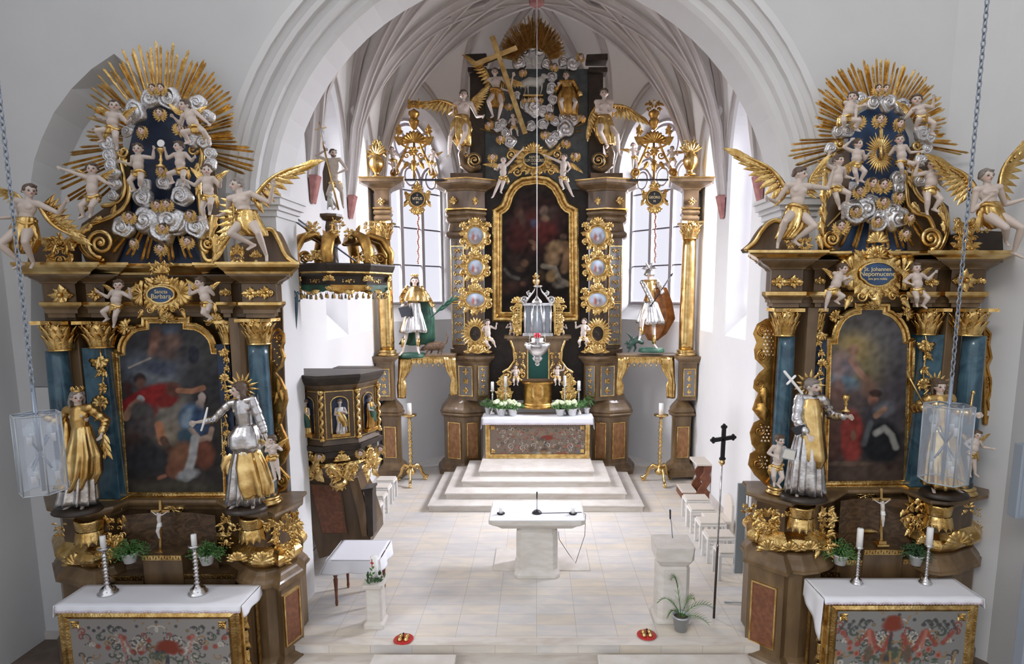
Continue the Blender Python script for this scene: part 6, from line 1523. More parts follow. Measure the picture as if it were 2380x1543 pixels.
for mir in (False, True):
 X = (lambda x: MX(x)) if mir else (lambda x: x)
 for (path, pyr, yb) in ((UP, 480, 15.5), (WUP, 480, 14.65)):
  big = path is UP; o = 0.33 if big else 0.36
  hsweep(path, pyr, [(0.0, Z(443))] + cyma(0.03, Z(441), o - 0.06, Z(428), 6) + [(o - 0.02, Z(428)), (o - 0.02, Z(421))], 'light_brown_wood', 'cornice', yb, mir)
  hsweep(path, pyr, [(o - 0.02, Z(421)), (o, Z(420)), (o, Z(417.5))], 'gold_smooth', 'cornice_edge', yb, mir)
  hsweep(path, pyr, [(0, Z(484)), (0, Z(443))], 'brown_wood', 'frieze', yb, mir)
  hsweep(path, pyr, [(0.03, Z(487)), (0.05, Z(486)), (0.05, Z(483)), (0, Z(483))], 'gold_smooth', 'fillet', yb, mir)
  hsweep(path, pyr, [(-0.06, Z(516))] + half_round(-0.02, Z(515), Z(500), 0.05) + half_round(0.0, Z(499), Z(488), 0.04), 'light_brown_wood', 'architrave', yb, mir)
 hsweep(UP, 480, half_round(-0.02, Z(552), Z(535), 0.07, 8) + [(-0.06, Z(516))], 'brown_wood', 'pilaster_head', 15.5, mir)
 hsweep(UP, 480, [(-0.02, Z(828)), (-0.02, Z(812)), (-0.07, Z(810)), (-0.07, Z(552))], 'brown_wood', 'pilaster', 15.5, mir)
 # pedestals
 for (pa, pb, pc, yb) in ((MP, MP, LP, 15.5), (WMP, WMP, WLP, 14.75)):
  big = pa is MP
  hsweep(pa, 880, [(0.0, Z(844))] + cyma(0.0, Z(843), 0.09, Z(832), 5) + [(0.11, Z(832)), (0.11, Z(827))], 'light_brown_wood', 'pedestal_cap', yb, mir)
  hsweep(pa, 880, [(-0.03, Z(930)), (-0.03, Z(844))], 'light_brown_wood', 'pedestal', yb, mir)
  hsweep(pc, 1000, [(-0.02, Z(978)), (-0.02, Z(968))] + half_round(0.02, Z(966), Z(958), 0.05) + cyma(0.04, Z(956), -0.16, Z(926), 6), 'light_brown_wood', 'pedestal_moulding', yb, mir)
  hsweep(pc, 1000, [(-0.03, Z(1075)), (-0.03, Z(978))], 'light_brown_wood', 'pedestal', yb, mir)
  hsweep(pc, 1000, [(0.14, Z(1103)), (0.14, Z(1090)), (0.10, Z(1088))] + cyma(0.09, Z(1087), -0.03, Z(1074), 5), 'light_brown_wood', 'pedestal_foot', yb, mir)
 # panels on the pedestal faces
 for (path, i, pyr, v0, v1, a, b, m, orn) in ((LP, 1, 1000, 982, 1062, .22, .78, 'veneer', 0), (LP, 2, 1000, 982, 1062, .22, .72, 'veneer', 0), (MP, 1, 880, 852, 918, .2, .8, 'slate_panel', 1), (MP, 2, 880, 852, 918, .2, .8, 'slate_panel', 1),
           (WLP, 1, 1000, 992, 1060, .2, .8, 'veneer', 0), (WMP, 1, 880, 858, 918, .2, .8, 'slate_panel', 1), (UP, 1, 480, 572, 700, .12, .72, 'slate_panel', 2), (UP, 1, 480, 706, 800, .12, .72, 'slate_panel', 2)):
  q0, q1 = path[i], path[i + 1]
  A = Vector((XP(X(q0[0]), pyr, q0[1]), q0[1])); B = Vector((XP(X(q1[0]), pyr, q1[1]), q1[1]))
  if mir: A, B = B, A
  d = B - A; Ld = d.length; d.normalize(); nr = Vector((d.y, -d.x)); off = -0.065 if path is UP else -0.026
  A = A + nr * off; zk = (lambda z: z) if path[0][1] > 15 else (lambda z: HC + (z - HC) * (14.2 if path is WMP else 14.35) / 14.8)
  mk = lambda u, v, w=0.0, A=A, d=d, nr=nr: Vector((A.x + d.x * u + nr.x * w, A.y + d.y * u + nr.y * w, v))
  aa, bb = (a, b) if not mir else (1 - b, 1 - a); m0, m1 = Ld * aa, Ld * bb; z0, z1 = zk(Z(v1)), zk(Z(v0))
  mb = MB(mk); mb.box(m0, m1, z0, z1, 0, 0.01); pn = mb.build('inlay_panel', m, HA)
  mb = MB(mk); mb.frame_sweep([(m0, z1), (m1, z1), (m1, z0), (m0, z0)], [(0, 0), (0, 0.025), (0.022, 0.025), (0.022, 0)])
  if orn:
   cu = (m0 + m1) / 2; wv = (m1 - m0)
   kk = int((z1 - z0) / (wv * 0.55)) 
   for t in range(kk):
    vz = z0 + (z1 - z0) * (t + 0.5) / kk; 
    if orn == 1: mb.rosette(cu, vz, wv * 0.26, 4, w=0.012, rot=45 * (t % 2))
    else:
     for sg in (-1, 1): mb.scroll(cu + sg * wv * 0.2, vz, wv * 0.17, ang=90 if t % 2 else -90, turns=1.1, sg=sg, th=wv * 0.045, w=0.01)
     mb.ell(cu, vz, 0.02, wv * 0.06, wv * 0.1, 0.02, n=6, m=5)
  mb.build('gilt_trim', 'gold', pn)
 for (u, v, Y) in ((1054, 466, 14.86), (1104, 467, 14.88), (886, 468, 14.12)):
  mb = MB(Frame(Y)); mb.rosette(X(u), v, 10, 4, rot=0); mb.rosette(X(u), v, 8, 4, w=2, rot=45); mb.build('frieze_ornament', 'gold', HA)
 # gilded outer column
 column(HA, X(896), 556, 812, 14.34, 16.5, material='gold_smooth', basepy=14)
 capital(HA, X(890), 516, 556, 14.34, 0.165)
 # shelf over the passage with a carved gilt curtain
 mb = MB(); a, b = sorted((XP(X(912), 824, 14.3), XP(X(1062), 824, 14.8))); mb.box(a, b, 14.42, 15.0, Z(831, 14.6), Z(823, 14.6)); mb.build('shelf', 'light_brown_wood', HA, bevel=0.01)
 mb = MB(Frame(14.40))
 for i in range(8):
  u = X(948 + i * 13); mb.leaf(u, 832, 90, 15, 12, h=3, lobes=2); mb.tube([(u + 6, 832, 0), (u + 6, 848, 0)], 1.0, 5); mb.ell(u + 6, 850, 0, 1.8, 3.2, 1.8, n=6, m=5)
 mb.slab([(min(X(940), X(1050)), 829), (max(X(940), X(1050)), 829), (max(X(940), X(1050)), 834), (min(X(940), X(1050)), 834)], -1, 2); mb.build('valance', 'gold', HA)
 for (cu, top, bot, wd) in ((938, 830, 925, 17), (1050, 830, 918, 14)):
  mb = MB(Frame(14.42)); s_ = 1 if (cu < 1000) else -1
  if mir: s_ = -s_
  mb.loft([(X(cu) + s_ * 6, top, wd, 6), (X(cu) + s_ * 2, top + 30, wd * .8, 6), (X(cu) - s_ * 5, top + 52, wd * .42, 5), (X(cu) - s_ * 4, top + 66, wd * .6, 6), (X(cu) - s_ * 4, bot, wd * .5, 5)], folds=7, amp=(0.12, 0.3), seed=int(cu), n=44)
  mb.build('curtain', 'gold', HA)
 # volute beside the crest
 mb = MB(); xv = XP(X(1092), 372, 15.0)
 fr = Frame(14.95); mb = MB(fr); sg = -1 if mir else 1
 mb.tube(smooth_p := [(X(1082), 338, 0), (X(1074), 360, 0), (X(1078), 385, 0), (X(1095), 396, 0), (X(1110), 388, 0)], [9, 10, 10, 9, 8], 10, flat=1.6, round_ends=True)
 mb.scroll(X(1104), 374, 19, ang=90, turns=2.0, sg=-sg, th=4, w=4); mb.build('volute', 'light_brown_wood', HA)
 mb = MB(Frame(14.84)); mb.scroll(X(1104), 374, 17, ang=90, turns=2.0, sg=-sg, th=1.6, w=7); mb.rocaille(X(1070), 340, X(1086), 392, seed=61, n=10); mb.build('carved_ornament', 'gold', HA)
 mb = MB(Frame(14.9)); mb.slab([(min(X(1048), X(1122)), 404), (max(X(1048), X(1122)), 404), (max(X(1048), X(1122)), 419), (min(X(1048), X(1122)), 419)], -40, 10); mb.build('plinth_block', 'brown_wood', HA)
 mb = MB(Frame(15.15)); xx = sorted((X(1093), X(1127))); mb.slab([(xx[0], 168), (xx[1], 168), (xx[1], 420), (xx[0], 420)], -20, 8); mb.build('crest_post', 'dark_wood', HA)
 mb = MB(Frame(15.1)); xx = sorted((X(1083), X(1132)))
 mb.slab([(xx[0], 132), (xx[1], 130), (xx[1], 146), (xx[0] + (0 if mir else 14), 150 if not mir else 146), (xx[0], 140)], -20, 16); mb.slab([(xx[0] + 5, 160), (xx[1], 160), (xx[1], 172), (xx[0] + 5, 172)], -20, 12); mb.build('crest_cornice', 'dark_wood', HA, bevel=0.02)
 # chain of gilt medallions
 for (v, ru, rv, sky) in ((548, 19, 21, 0), (622, 18, 19, 1), (697, 22, 17, 2)):
  u = X(1105); fr = Frame(14.66); mb = MB(fr)
  pl = [(u + ru * cos(a), v + rv * sin(a)) for a in [2 * pi * i / 26 for i in range(26)]]
  mb.frame_sweep(pl, [(2, -3), (1, 3), (-2, 4), (-4, 2), (-8, 2), (-10, -4)])
  mb.slab([(u + (ru + 8) * cos(a), v + (rv + 8) * sin(a)) for a in [2 * pi * i / 20 for i in range(20)]], -6, -3)
  for i in range(12):
   a = 30 * i + 15; r_ = radians(a); mb.leaf(u + (ru + 5) * cos(r_), v + (rv + 5) * sin(r_), a + 40 * (1 if cos(r_) > 0 else -1), 17, 12, h=4, lobes=2, bend=50)
  for sg in (-1, 1):
   mb.scroll(u + sg * (ru + 9), v + rv * 0.6, 8, ang=90, turns=1.4, sg=sg, th=2.4); mb.scroll(u + sg * (ru + 6), v - rv * 0.8, 8, ang=-90, turns=1.4, sg=sg, th=2.4); mb.shell(u + sg * (ru + 8), v - rv - 2, 10, ang=-90 + sg * 30, spread=170, n=5)
  mb.shell(u, v - rv - 9, 14, ang=-90, spread=190, n=7); mb.rosette(u, v + rv + 8, 11, 5)
  md = mb.build('medallion', 'gold', HA)
  sk = [('e', u, v - rv, ru * 1.6, rv * .8, 0, sr(176, 190, 206), .8, .6), ('e', u, v + rv * .7, ru * 1.3, rv * .5, 0, sr(130, 120, 112), .9, .4), ('e', u - 5, v + 3, 3.5, 8, 0, sr(150, 84, 74), .9, .4), ('e', u + 6, v + 4, 4, 8, 0, sr(118, 112, 122), .9, .4), ('e', u + 6, v - 4, 2, 2.4, 0, sr(186, 150, 130), .9, .4), ('e', u - 5, v - 6, 2, 2.4, 0, sr(186, 150, 130), .9, .4), ('e', u, v + 6, 3, 4, 0, sr(190, 184, 178), .7, .5)]
  painted('picture', fr, pl, sk, sr(140, 150, 166), md, res=1.2, seed=int(v))
 # sunburst reliquary and gilt base under the medallions
 u = X(1105); mb = MB(Frame(14.60))
 for i in range(26):
  a = 360 * i / 26; r_ = radians(a); mb.leaf(u + 14 * cos(r_), 775 + 18 * sin(r_), a, 20, 6.5, h=2, lobes=0, curl=0, nu=5)
 mb.frame_sweep([(u + 13 * cos(a), 775 + 17 * sin(a)) for a in [2 * pi * i / 20 for i in range(20)]], [(2, 0), (0, 4), (-3, 4), (-4, 0)])
 sb = mb.build('sunburst_reliquary', 'gold', HA); mb = MB(Frame(14.60)); mb.slab([(u + 12 * cos(a), 775 + 16 * sin(a)) for a in [2 * pi * i / 20 for i in range(20)]], -2, 0); mb.rosette(u, 775, 7, 5); mb.build('dark_glass', 'dark_wood', sb)
 mb = MB(Frame(14.58)); mb.rocaille(min(X(1086), X(1136)), 792, max(X(1086), X(1136)), 824, seed=66, n=16); mb.shell(u + (6 if not mir else -6), 822, 22, ang=-90, spread=160, n=7); mb.scroll(u, 812, 12, turns=1.6); mb.build('carved_base', 'gold', HA)
# centre field, picture
mb = MB(Frame(15.3)); mb.slab([(1126, 440), (1368, 440), (1368, 930), (1126, 930)], -8, 0); mb.build('backboard', 'dark_wood', HA)
mb = MB(Frame(15.25)); mb.slab([(1122, 160), (1372, 160), (1372, 440), (1122, 440)], -8, 0); mb.build('crest_panel', 'blue_grey', HA)
Hst = conv([('e', 530, 500, 250, 260, 0, (66, 34, 30), .8, .6), ('e', 480, 380, 60, 40, 0, (86, 40, 34), .7, .5), ('e', 610, 320, 44, 56, 10, (118, 98, 84), .9, .4), ('e', 660, 370, 60, 100, 20, (84, 72, 62), .5, .6), ('e', 620, 400, 44, 36, 0, (126, 108, 84), .7, .5),
 ('e', 510, 450, 40, 46, 0, (66, 76, 96), .8, .5), ('e', 620, 530, 110, 110, 0, (92, 38, 32), .8, .5), ('e', 340, 330, 46, 60, 0, (78, 56, 44), .7, .5), ('e', 380, 420, 36, 80, 0, (84, 66, 56), .6, .5), ('e', 330, 600, 110, 150, 0, (66, 30, 27), .9, .5),
 ('e', 490, 650, 44, 22, 20, (122, 92, 72), .8, .4), ('e', 510, 700, 28, 36, 0, (136, 104, 80), .8, .4), ('e', 745, 700, 110, 70, -8, (142, 116, 84), .95, .35), ('e', 700, 800, 80, 100, 8, (128, 104, 76), .95, .4), ('l', [(840, 680), (850, 800), (820, 940)], 40, (122, 94, 68), .85, .4), ('e', 815, 590, 36, 30, 0, (98, 76, 62), .8, .4),
 ('e', 690, 1000, 56, 70, 25, (138, 112, 74), .95, .35), ('l', [(600, 900), (720, 920), (770, 1040), (860, 1090)], 26, (138, 128, 110), .8, .5), ('e', 570, 1000, 50, 50, 0, (84, 66, 48), .7, .5), ('e', 400, 870, 46, 40, 20, (116, 86, 64), .85, .4), ('e', 350, 930, 60, 30, 10, (96, 72, 54), .7, .5),
 ('e', 300, 850, 90, 60, 0, (46, 34, 28), .9, .5), ('l', [(200, 940), (260, 1010), (340, 1030)], 18, (98, 94, 88), .6, .6), ('e', 390, 1090, 30, 24, 0, (92, 60, 46), .7, .5), ('e', 250, 1130, 90, 50, 0, (60, 36, 26), .7, .6), ('e', 780, 1090, 70, 40, -10, (128, 120, 106), .7, .5)], 4.54, 1130, 420)
hp = [(1247, 428), (1267, 431), (1282, 442), (1290, 456), (1293, 460), (1297, 472), (1304, 484), (1312, 492), (1322, 497), (1324, 725), (1166, 725), (1166, 499), (1176, 493), (1183, 486), (1189, 472), (1192, 460), (1200, 446), (1208, 438), (1218, 432)]
fr = Frame(15.12); painted('painting', fr, hp, Hst, sr(34, 27, 24), HA, res=1.2, seed=11, base2=sr(30, 22, 18), mottling=0.15)
mb = MB(fr); mb.frame_sweep(hp, [(2, 1), (0, 5), (-3, 5), (-5, 2), (-9, 4), (-13, 10), (-18, 11), (-22, 7), (-23, -6)]); mb.build('picture_frame', 'gold', HA)
mb = MB(Frame(15.0)); u, v = 1242, 372
pl = [(u + 24 * cos(a), v + 16.5 * sin(a)) for a in [2 * pi * i / 28 for i in range(28)]]
mb.frame_sweep(pl, [(1, 0), (0, 4), (-3, 4), (-5, 0)]); mb.slab([(u + 34 * cos(a), v + 24 * sin(a)) for a in [2 * pi * i / 20 for i in range(20)]], -5, -1)
for i in range(18):
 a = 20 * i; r_ = radians(a); mb.leaf(u + 28 * cos(r_), v + 19 * sin(r_), a + (25 if cos(r_) > 0 else -25), 20, 13, h=4, lobes=2, bend=30)
mb.shell(u - 2, v - 20, 20, ang=-90, spread=190, n=9, w=3)
for sg in (-1, 1):
 mb.scroll(u + sg * 52, v - 12, 12, ang=90, turns=1.5, sg=sg, th=3.2); mb.scroll(u + sg * 40, v + 28, 10, ang=0, turns=1.4, sg=sg, th=3, tail=[(u + sg * 26, v + 22), (u + sg * 12, v + 30)]); mb.leaf(u + sg * 42, v + 10, 90 - sg * 40, 30, 16); mb.leaf(u + sg * 50, v - 20, 90 - sg * 150, 24, 12); mb.leaf(u + sg * 34, v - 14, 90 - sg * 120, 26, 12)
co = mb.build('cartouche', 'gold', HA)
mb = MB(Frame(15.0)); mb.slab(pl, -1, 1); mb.build('name_plate', 'label_black', co)
for t_, dy, sz in (('INSPICITE', -6.5, 8), ('EUM DOLORES', 1.5, 9.5), ('MATRIS', 9.5, 6)): lettering(co, t_, Frame(15.0), u, v + dy, sz, w=2, sx=0.72)
# crest: glory of rays, clouds, cherubs
rays(HA, 1240, 150, [(-78, 78), (-60, 90), (-40, 102), (-20, 106), (-2, 120), (4, 118), (20, 106), (40, 96), (60, 84), (75, 80)], 84, 38, 1.9, 14.78, 12, m='gold_ray', jit=0.2)
rays(HA, 1240, 330, [(-78, 132), (-62, 128), (-50, 60)], 5, 60, 2.2, 15.12, 13, m='gold_ray'); rays(HA, 1240, 330, [(50, 60), (62, 128), (80, 132)], 5, 60, 2.2, 15.12, 14, m='gold_ray')
for i, (u, v, r) in enumerate([(1238, 105, 14), (1219, 121, 14), (1207, 144, 17), (1256, 117, 13), (1274, 129, 11), (1271, 148, 14), (1309, 142, 12), (1331, 149, 17), (1284, 181, 13), (1283, 206, 14), (1286, 232, 13), (1202, 221, 9), (1240, 248, 24), (1218, 243, 12), (1262, 258, 14),
 (1278, 251, 11), (1234, 294, 13), (1263, 289, 14), (1291, 283, 12), (1314, 301, 21), (1333, 276, 17), (1311, 272, 13), (1158, 294, 13), (1169, 285, 11), (1185, 329, 16), (1174, 309, 12), (1281, 325, 17), (1292, 316, 13), (1194, 195, 9)]):
 cloud(HA, u, v, r, 14.98 - 0.02 * (i % 4), i, 1.05, rot=(i * 53) % 360)
for (u, v, r, t) in ((1215, 167, 6, -10), (1289, 154, 6.5, 10), (1183, 245, 6, 0), (1278, 268, 7, 8), (1267, 311, 7, 0), (1163, 321, 7, -12), (1316, 331, 7, 12), (1354, 273, 6, 20), (1145, 364, 7.5, 0), (1338, 361, 7.5, 0), (1350, 132, 7, 25), (1136, 289, 7, -20), (1219, 232, 4.5, 0), (1238, 231, 4.5, 0), (1256, 232, 4.5, 0)):
 cherub(HA, u, v, r, 14.88, t, yaw=t)
t = thing('lamb_figure', 'silvery lamb standing on a gilt shelf in the middle of the high altar crest', 'statue', U(1240, 222, 14.9))
mb = MB(Frame(14.92)); mb.tube([(1219, 195, 0), (1230, 190, 0), (1248, 192, 0), (1258, 186, 0)], [9, 11, 11, 9], 12, round_ends=True); mb.tube([(1256, 188, 0), (1264, 178, 2)], [7, 5.5], 10, round_ends=True); mb.tube([(1264, 177, 3), (1274, 182, 5)], [5.5, 3], 10, round_ends=True)
for (a, b, c) in ((1221, 1218, -4), (1227, 1228, 4), (1252, 1251, -4), (1259, 1256, 4)): mb.tube([(a, 198, c), (a, 208, c), (b, 219, c)], [3.6, 2.2, 1.8], 8, round_ends=True)
mb.tube([(1213, 190, 0), (1210, 205, 0)], [2.5, 1.8], 8, round_ends=True); mb.ell(1260, 176, 6, 2, 4, 1.5)
me, co_ = remeshed(mb, 'body', 0.018, 2); put_mesh(me, co_, 'body', 'lamb_white', t)
mb = MB(Frame(14.92)); mb.box(1216, 1262, 222, 226, -8, 8)
for x in (1219, 1228, 1238, 1248, 1258): mb.tube([(x, 226, 6), (x, 240, 6)], 1.4, 6)
mb.build('shelf_rack', 'gold_smooth', HA)
t = thing('dove_figure', 'pale dove with spread wings high in the high altar crest', 'statue', U(1240, 158, 14.9)); mb = MB(Frame(14.9))
mb.ell(1240, 145, 2, 4.5, 10, 4); mb.ell(1240, 135, 3, 3, 3.5, 3); mb.leaf(1240, 150, 90, 12, 9, lobes=2)
for sg in (-1, 1):
 for i in range(5): mb.leaf(1240 + sg * 3, 142 + i, (-35 + 12 * i) if sg > 0 else 180 - (-35 + 12 * i), 26 - 3 * i, 7, lobes=0, w=1)
mb.build('body', 'lamb_white', t)
t = thing('wooden_cross', 'big plain golden cross leaning in front of the high altar crest', 'cross', U(1222, 314, 14.72)); mb = MB(Frame(14.72))
d = Vector((77, 227)).normalized(); q = Vector((-d.y, d.x))
def barpx(a, b, w): 
 a = Vector(a); b = Vector(b); dd = (b - a).normalized(); n = Vector((-dd.y, dd.x)) * w; return [tuple(a + n), tuple(b + n), tuple(b - n), tuple(a - n)]
mb.slab(barpx((1144, 85), (1221, 312), 6), -4, 4); mb.slab(barpx((1102, 152), (1202, 112), 6), -4.2, 4.2); mb.build('beam', 'gold_smooth', t, bevel=0.01)
# crest figures
FL2 = (0.50, 0.40, 0.34)
f = angel('dark-haired angel holding the big cross, left side of the high altar crest', 14.8, ((1150, 168, 9.5), (1154, 215), (1178, 212), (1192, 180), (1146, 270), (1158, 278)), 10, [((1140, 186), (1094, 136), 24, -1, -8), ((1166, 186), (1208, 190), 22, 1, -8)], 9, [(1154, 205, 11, 9), (1154, 225, 15, 12), (1158, 250, 14, 12)], cloth='gold_old')
f = figure('saint_statue', 'golden robed seated figure with globe, right side of the high altar crest', 'statue', 14.85, ((1316, 176, 9), (1320, 222), (1298, 200), (1345, 218), (1312, 266), (1326, 268)), adult=True, yaw=-20, cloth=None, beard=False, seed=12)
bodice(f, 'gold_old'); sleeves(f, 'gold_old', .65)
robe(f, 'robe', 'gold_old', [(1320, 205, 15, 12), (1320, 225, 22, 18, 4), (1320, 245, 22, 16, 4), (1322, 268, 18, 13, 2)], 8, (0.06, 0.24), 12)
t = thing('globe', 'golden globe under the hand of the seated figure in the crest', 'globe', U(1347, 226, 14.8)); mb = MB(Frame(14.8)); mb.ell(1347, 218, 0, 8, 8, 8, n=14, m=10); mb.build('ball', 'gold_smooth', t)
angel('pale angel with wings seated on the left volute of the high altar', 14.62, ((1078, 221, 11.5), (1074, 282), (1052, 262), (1122, 272), (1044, 362), (1066, 344)), 5, [((1060, 246), (984, 238), 34, -1, -8), ((1092, 244), (1114, 214), 30, 1, -10)], 10, [(1074, 268, 15, 12), (1072, 290, 23, 18), (1072, 320, 24, 18), (1078, 340, 16, 12)])
angel('pale angel with arms crossed seated on the right volute of the high altar', 14.62, ((1404, 218, 11.5), (1404, 282), (1420, 262), (1392, 262), (1412, 340), (1438, 358)), -5, [((1424, 244), (1486, 268), 34, 1, -8), ((1388, 244), (1368, 300), 26, -1, -10)], 11, [(1404, 268, 15, 12), (1404, 290, 23, 18), (1408, 318, 22, 18), (1412, 336, 16, 12)])
for i, (lab, Y, spec, yw, wg) in enumerate((
 ('hanging left of the dark cartouche above the high altar painting', 14.7, ((1170, 372, 8.5), (1169, 411), (1151, 394), (1212, 350), (1146, 457), (1164, 446)), 20, [((1160, 384), (1134, 380), 13, -1, -4)]),
 ('hanging right of the dark cartouche above the high altar painting', 14.7, ((1311, 366, 8.5), (1308, 411), (1269, 363), (1320, 398), (1310, 438), (1330, 454)), -30, [((1322, 378), (1346, 392), 13, 1, -4)]),
 ('small, below the big leaning cross in the high altar crest', 14.8, ((1192, 269, 6), (1194, 294), (1184, 284), (1202, 286), (1189, 312), (1203, 314)), 0, []),
 ('riding on the left gilt sunburst beside the high altar painting', 14.4, ((1133, 749, 7.5), (1134, 784), (1122, 768), (1154, 754), (1140, 806), (1150, 802)), 20, []),
 ('riding on the right gilt sunburst beside the high altar painting', 14.4, ((1358, 747, 7.5), (1355, 784), (1338, 752), (1366, 766), (1348, 802), (1360, 798)), -20, []),
 ('standing at the left of the silver shrine on the high altar', 14.6, ((1188, 752, 5), (1190, 768), (1180, 756), (1196, 760), (1188, 782), (1194, 782)), 0, []),
 ('standing at the right of the silver shrine on the high altar', 14.6, ((1306, 752, 5), (1304, 768), (1296, 760), (1315, 757), (1302, 782), (1308, 782)), 0, []),
 ('left of the green tabernacle niche on the high altar', 14.35, ((1198, 853, 5.5), (1199, 874), (1190, 862), (1208, 866), (1196, 892), (1202, 892)), 10, []),
 ('right of the green tabernacle niche on the high altar', 14.35, ((1296, 853, 5.5), (1295, 874), (1286, 866), (1311, 852), (1292, 892), (1299, 892)), -10, []),
 ('left in the gilt tracery of the left apse window', 14.55, ((911, 347, 6), (914, 370), (902, 350), (922, 362), (914, 398), (920, 396)), 20, [((906, 354), (896, 348), 8, -1, -3)]),
 ('right in the gilt tracery of the left apse window', 14.55, ((1006, 352, 6), (1004, 376), (996, 362), (1014, 360), (1004, 402), (1012, 400)), -20, [((1012, 360), (1022, 354), 8, 1, -3)]),
 ('left in the gilt tracery of the right apse window', 14.55, ((1471, 338, 6), (1474, 364), (1462, 352), (1484, 352), (1470, 392), (1480, 390)), 15, [((1464, 348), (1450, 346), 10, -1, -3)]),
 ('right in the gilt tracery of the right apse window', 14.55, ((1562, 346, 6), (1562, 368), (1552, 356), (1574, 354), (1554, 390), (1568, 386)), -15, [((1568, 352), (1582, 352), 10, 1, -3)]))):
 figure('putto', 'small pale putto ' + lab, 'statue', Y, spec, yaw=yw, seed=i + 60, wings=wg, cloth='gold')
# saints on the shelves
f = figure('saint_statue', 'crowned bearded king statue in golden cape with book, before the left apse window', 'statue', 14.5, ((964, 652, 10.5), (962, 722), (936, 706), (1010, 716), (938, 816), (974, 812)), adult=True, yaw=15, cloth=None, crown=True, seed=14, hair_long=0.8, foot_w=(1, 1))
bodice(f, 'silver'); sleeves(f, 'gold_smooth', .6)
robe(f, 'cape', 'gold_smooth', [(966, 664, 9, 8), (966, 676, 22, 15), (966, 690, 29, 19), (966, 700, 31, 20)], 8, (0.03, 0.14), 14)
robe(f, 'tunic', 'silver', [(962, 700, 14, 11), (962, 722, 17, 13), (962, 745, 24, 19), (962, 772, 31, 23)], 10, (0.04, 0.2), 15)
robe(f, 'cloak', 'green_cloth', [(976, 690, 20, 7, -12), (982, 740, 24, 8, -14), (970, 790, 36, 8, -14), (962, 802, 36, 7, -14)], 6, (0.08, 0.2), 16)
mb = MB(f['fr']); mb.tube([(940, 786, 9), (938, 806, 9)], [5, 4], 8); mb.tube([(974, 786, 9), (974, 804, 9)], [5, 4], 8); mb.build('boots', 'gold', f['root'])
plinth(f, 958, 820, 30, 14.5, m='green_cloth')
t = thing('dark_book', 'dark book in the hand of the crowned king statue', 'book', U(942, 735, 14.35)); mb = MB(Frame(14.3)); mb.slab([(926, 716), (950, 710), (956, 732), (934, 738)], -3, 3); mb.build('cover', 'book_black', t)
t = thing('palm_branch', 'dark green palm branch in the hand of the crowned king statue', 'branch', U(1020, 735, 14.35)); mb = MB(Frame(14.35)); mb.tube([(1000, 738, 0), (1020, 722, 0), (1040, 708, 0)], 1.6, 6); 
for i in range(6): mb.leaf(1014 + 6 * i, 726 - 5 * i, -38 + (12 if i % 2 else -12), 24, 7, lobes=0)
mb.build('leaf', 'green_cloth', t)
f = figure('saint_statue', 'helmeted warrior statue with copper cloak, before the right apse window', 'statue', 14.5, ((1509, 638, 10.5), (1512, 712), (1516, 706), (1534, 680), (1484, 780), (1518, 800)), adult=True, yaw=-20, cloth=None, seed=15, foot_w=(2.0, 1), hand_w=(1.6, 1.4))
bodice(f, 'gold_smooth'); sleeves(f, 'silver', .6)
robe(f, 'tunic', 'silver', [(1512, 700, 15, 12), (1512, 722, 22, 17), (1514, 752, 31, 23)], 11, (0.05, 0.22), 17)
robe(f, 'cloak', 'copper_cloth', [(1530, 668, 22, 7, -10), (1532, 700, 32, 9, -15), (1534, 740, 36, 10, -16), (1526, 775, 24, 8, -15), (1520, 792, 10, 6, -14)], 6, (0.06, 0.2), 18)
mb = MB(f['fr']); h = f['head']; mb.lathe([(3, -12), (9, -8), (12, 0), (13.5, 3), (12, 4)], h.x, h.y - 2, h.z, n=16)
for i in range(4): mb.leaf(h.x, h.y - 12, -150 + 35 * i, 20, 7, lobes=2, w=h.z, bend=-50 + 40 * i)
mb.build('helmet', 'silver', f['root']); mb = MB(f['fr']); mb.tube([(1486, 758, 22), (1488, 776, 20)], [5.5, 5], 8); mb.tube([(1518, 778, 10), (1518, 798, 10)], [5, 4.4], 8); mb.build('boots', 'gold', f['root'])
plinth(f, 1514, 808, 28, 14.5, m='green_cloth')
t = thing('lance', 'thin dark lance in the hands of the warrior statue', 'lance', U(1512, 712, 14.3)); mb = MB(Frame(14.3)); mb.tube([(1512, 712, 0), (1560, 640, 0)], 1.5, 6); mb.leaf(1558, 643, -56, 12, 5, lobes=0); mb.build('shaft', 'iron', t)
def beast(name, label, Y, body, legs, tail, head, m, spikes=False):
 t = thing(name, label, 'statue', U(body[0][0], max(l[-1][1] for l in legs), Y)); mb = MB(Frame(Y))
 mb.tube([(p[0], p[1], 0) for p in body], [p[2] for p in body], 12, round_ends=True)
 for l in legs: mb.tube([(p[0], p[1], 4 * (-1) ** legs.index(l)) for p in l], [3.2, 2.4, 1.8][:len(l)], 8, round_ends=True)
 mb.tube([(p[0], p[1], 0) for p in tail], [2.4] * (len(tail) - 1) + [1], 8, round_ends=True)
 hx, hy, r, dx = head; mb.ell(hx, hy, 2, r, r * .85, r * .8); mb.tube([(hx, hy, 2), (hx + dx, hy + r * .5, 3)], [r * .6, r * .4], 8, round_ends=True)
 for s_ in (-1, 1): mb.tube([(hx - dx * .2, hy - r * .5, 2 + s_ * r * .4), (hx - dx * .3, hy - r * 1.3, 2 + s_ * r * .5)], [r * .28, r * .1], 6, round_ends=True)
 if spikes:
  for p in body: mb.leaf(p[0], p[1] - p[2] * .6, -90, p[2] * 1.2, p[2] * .8, lobes=0)
 me, co = remeshed(mb, 'body', 0.016, 2); put_mesh(me, co, 'body', m, t); return t
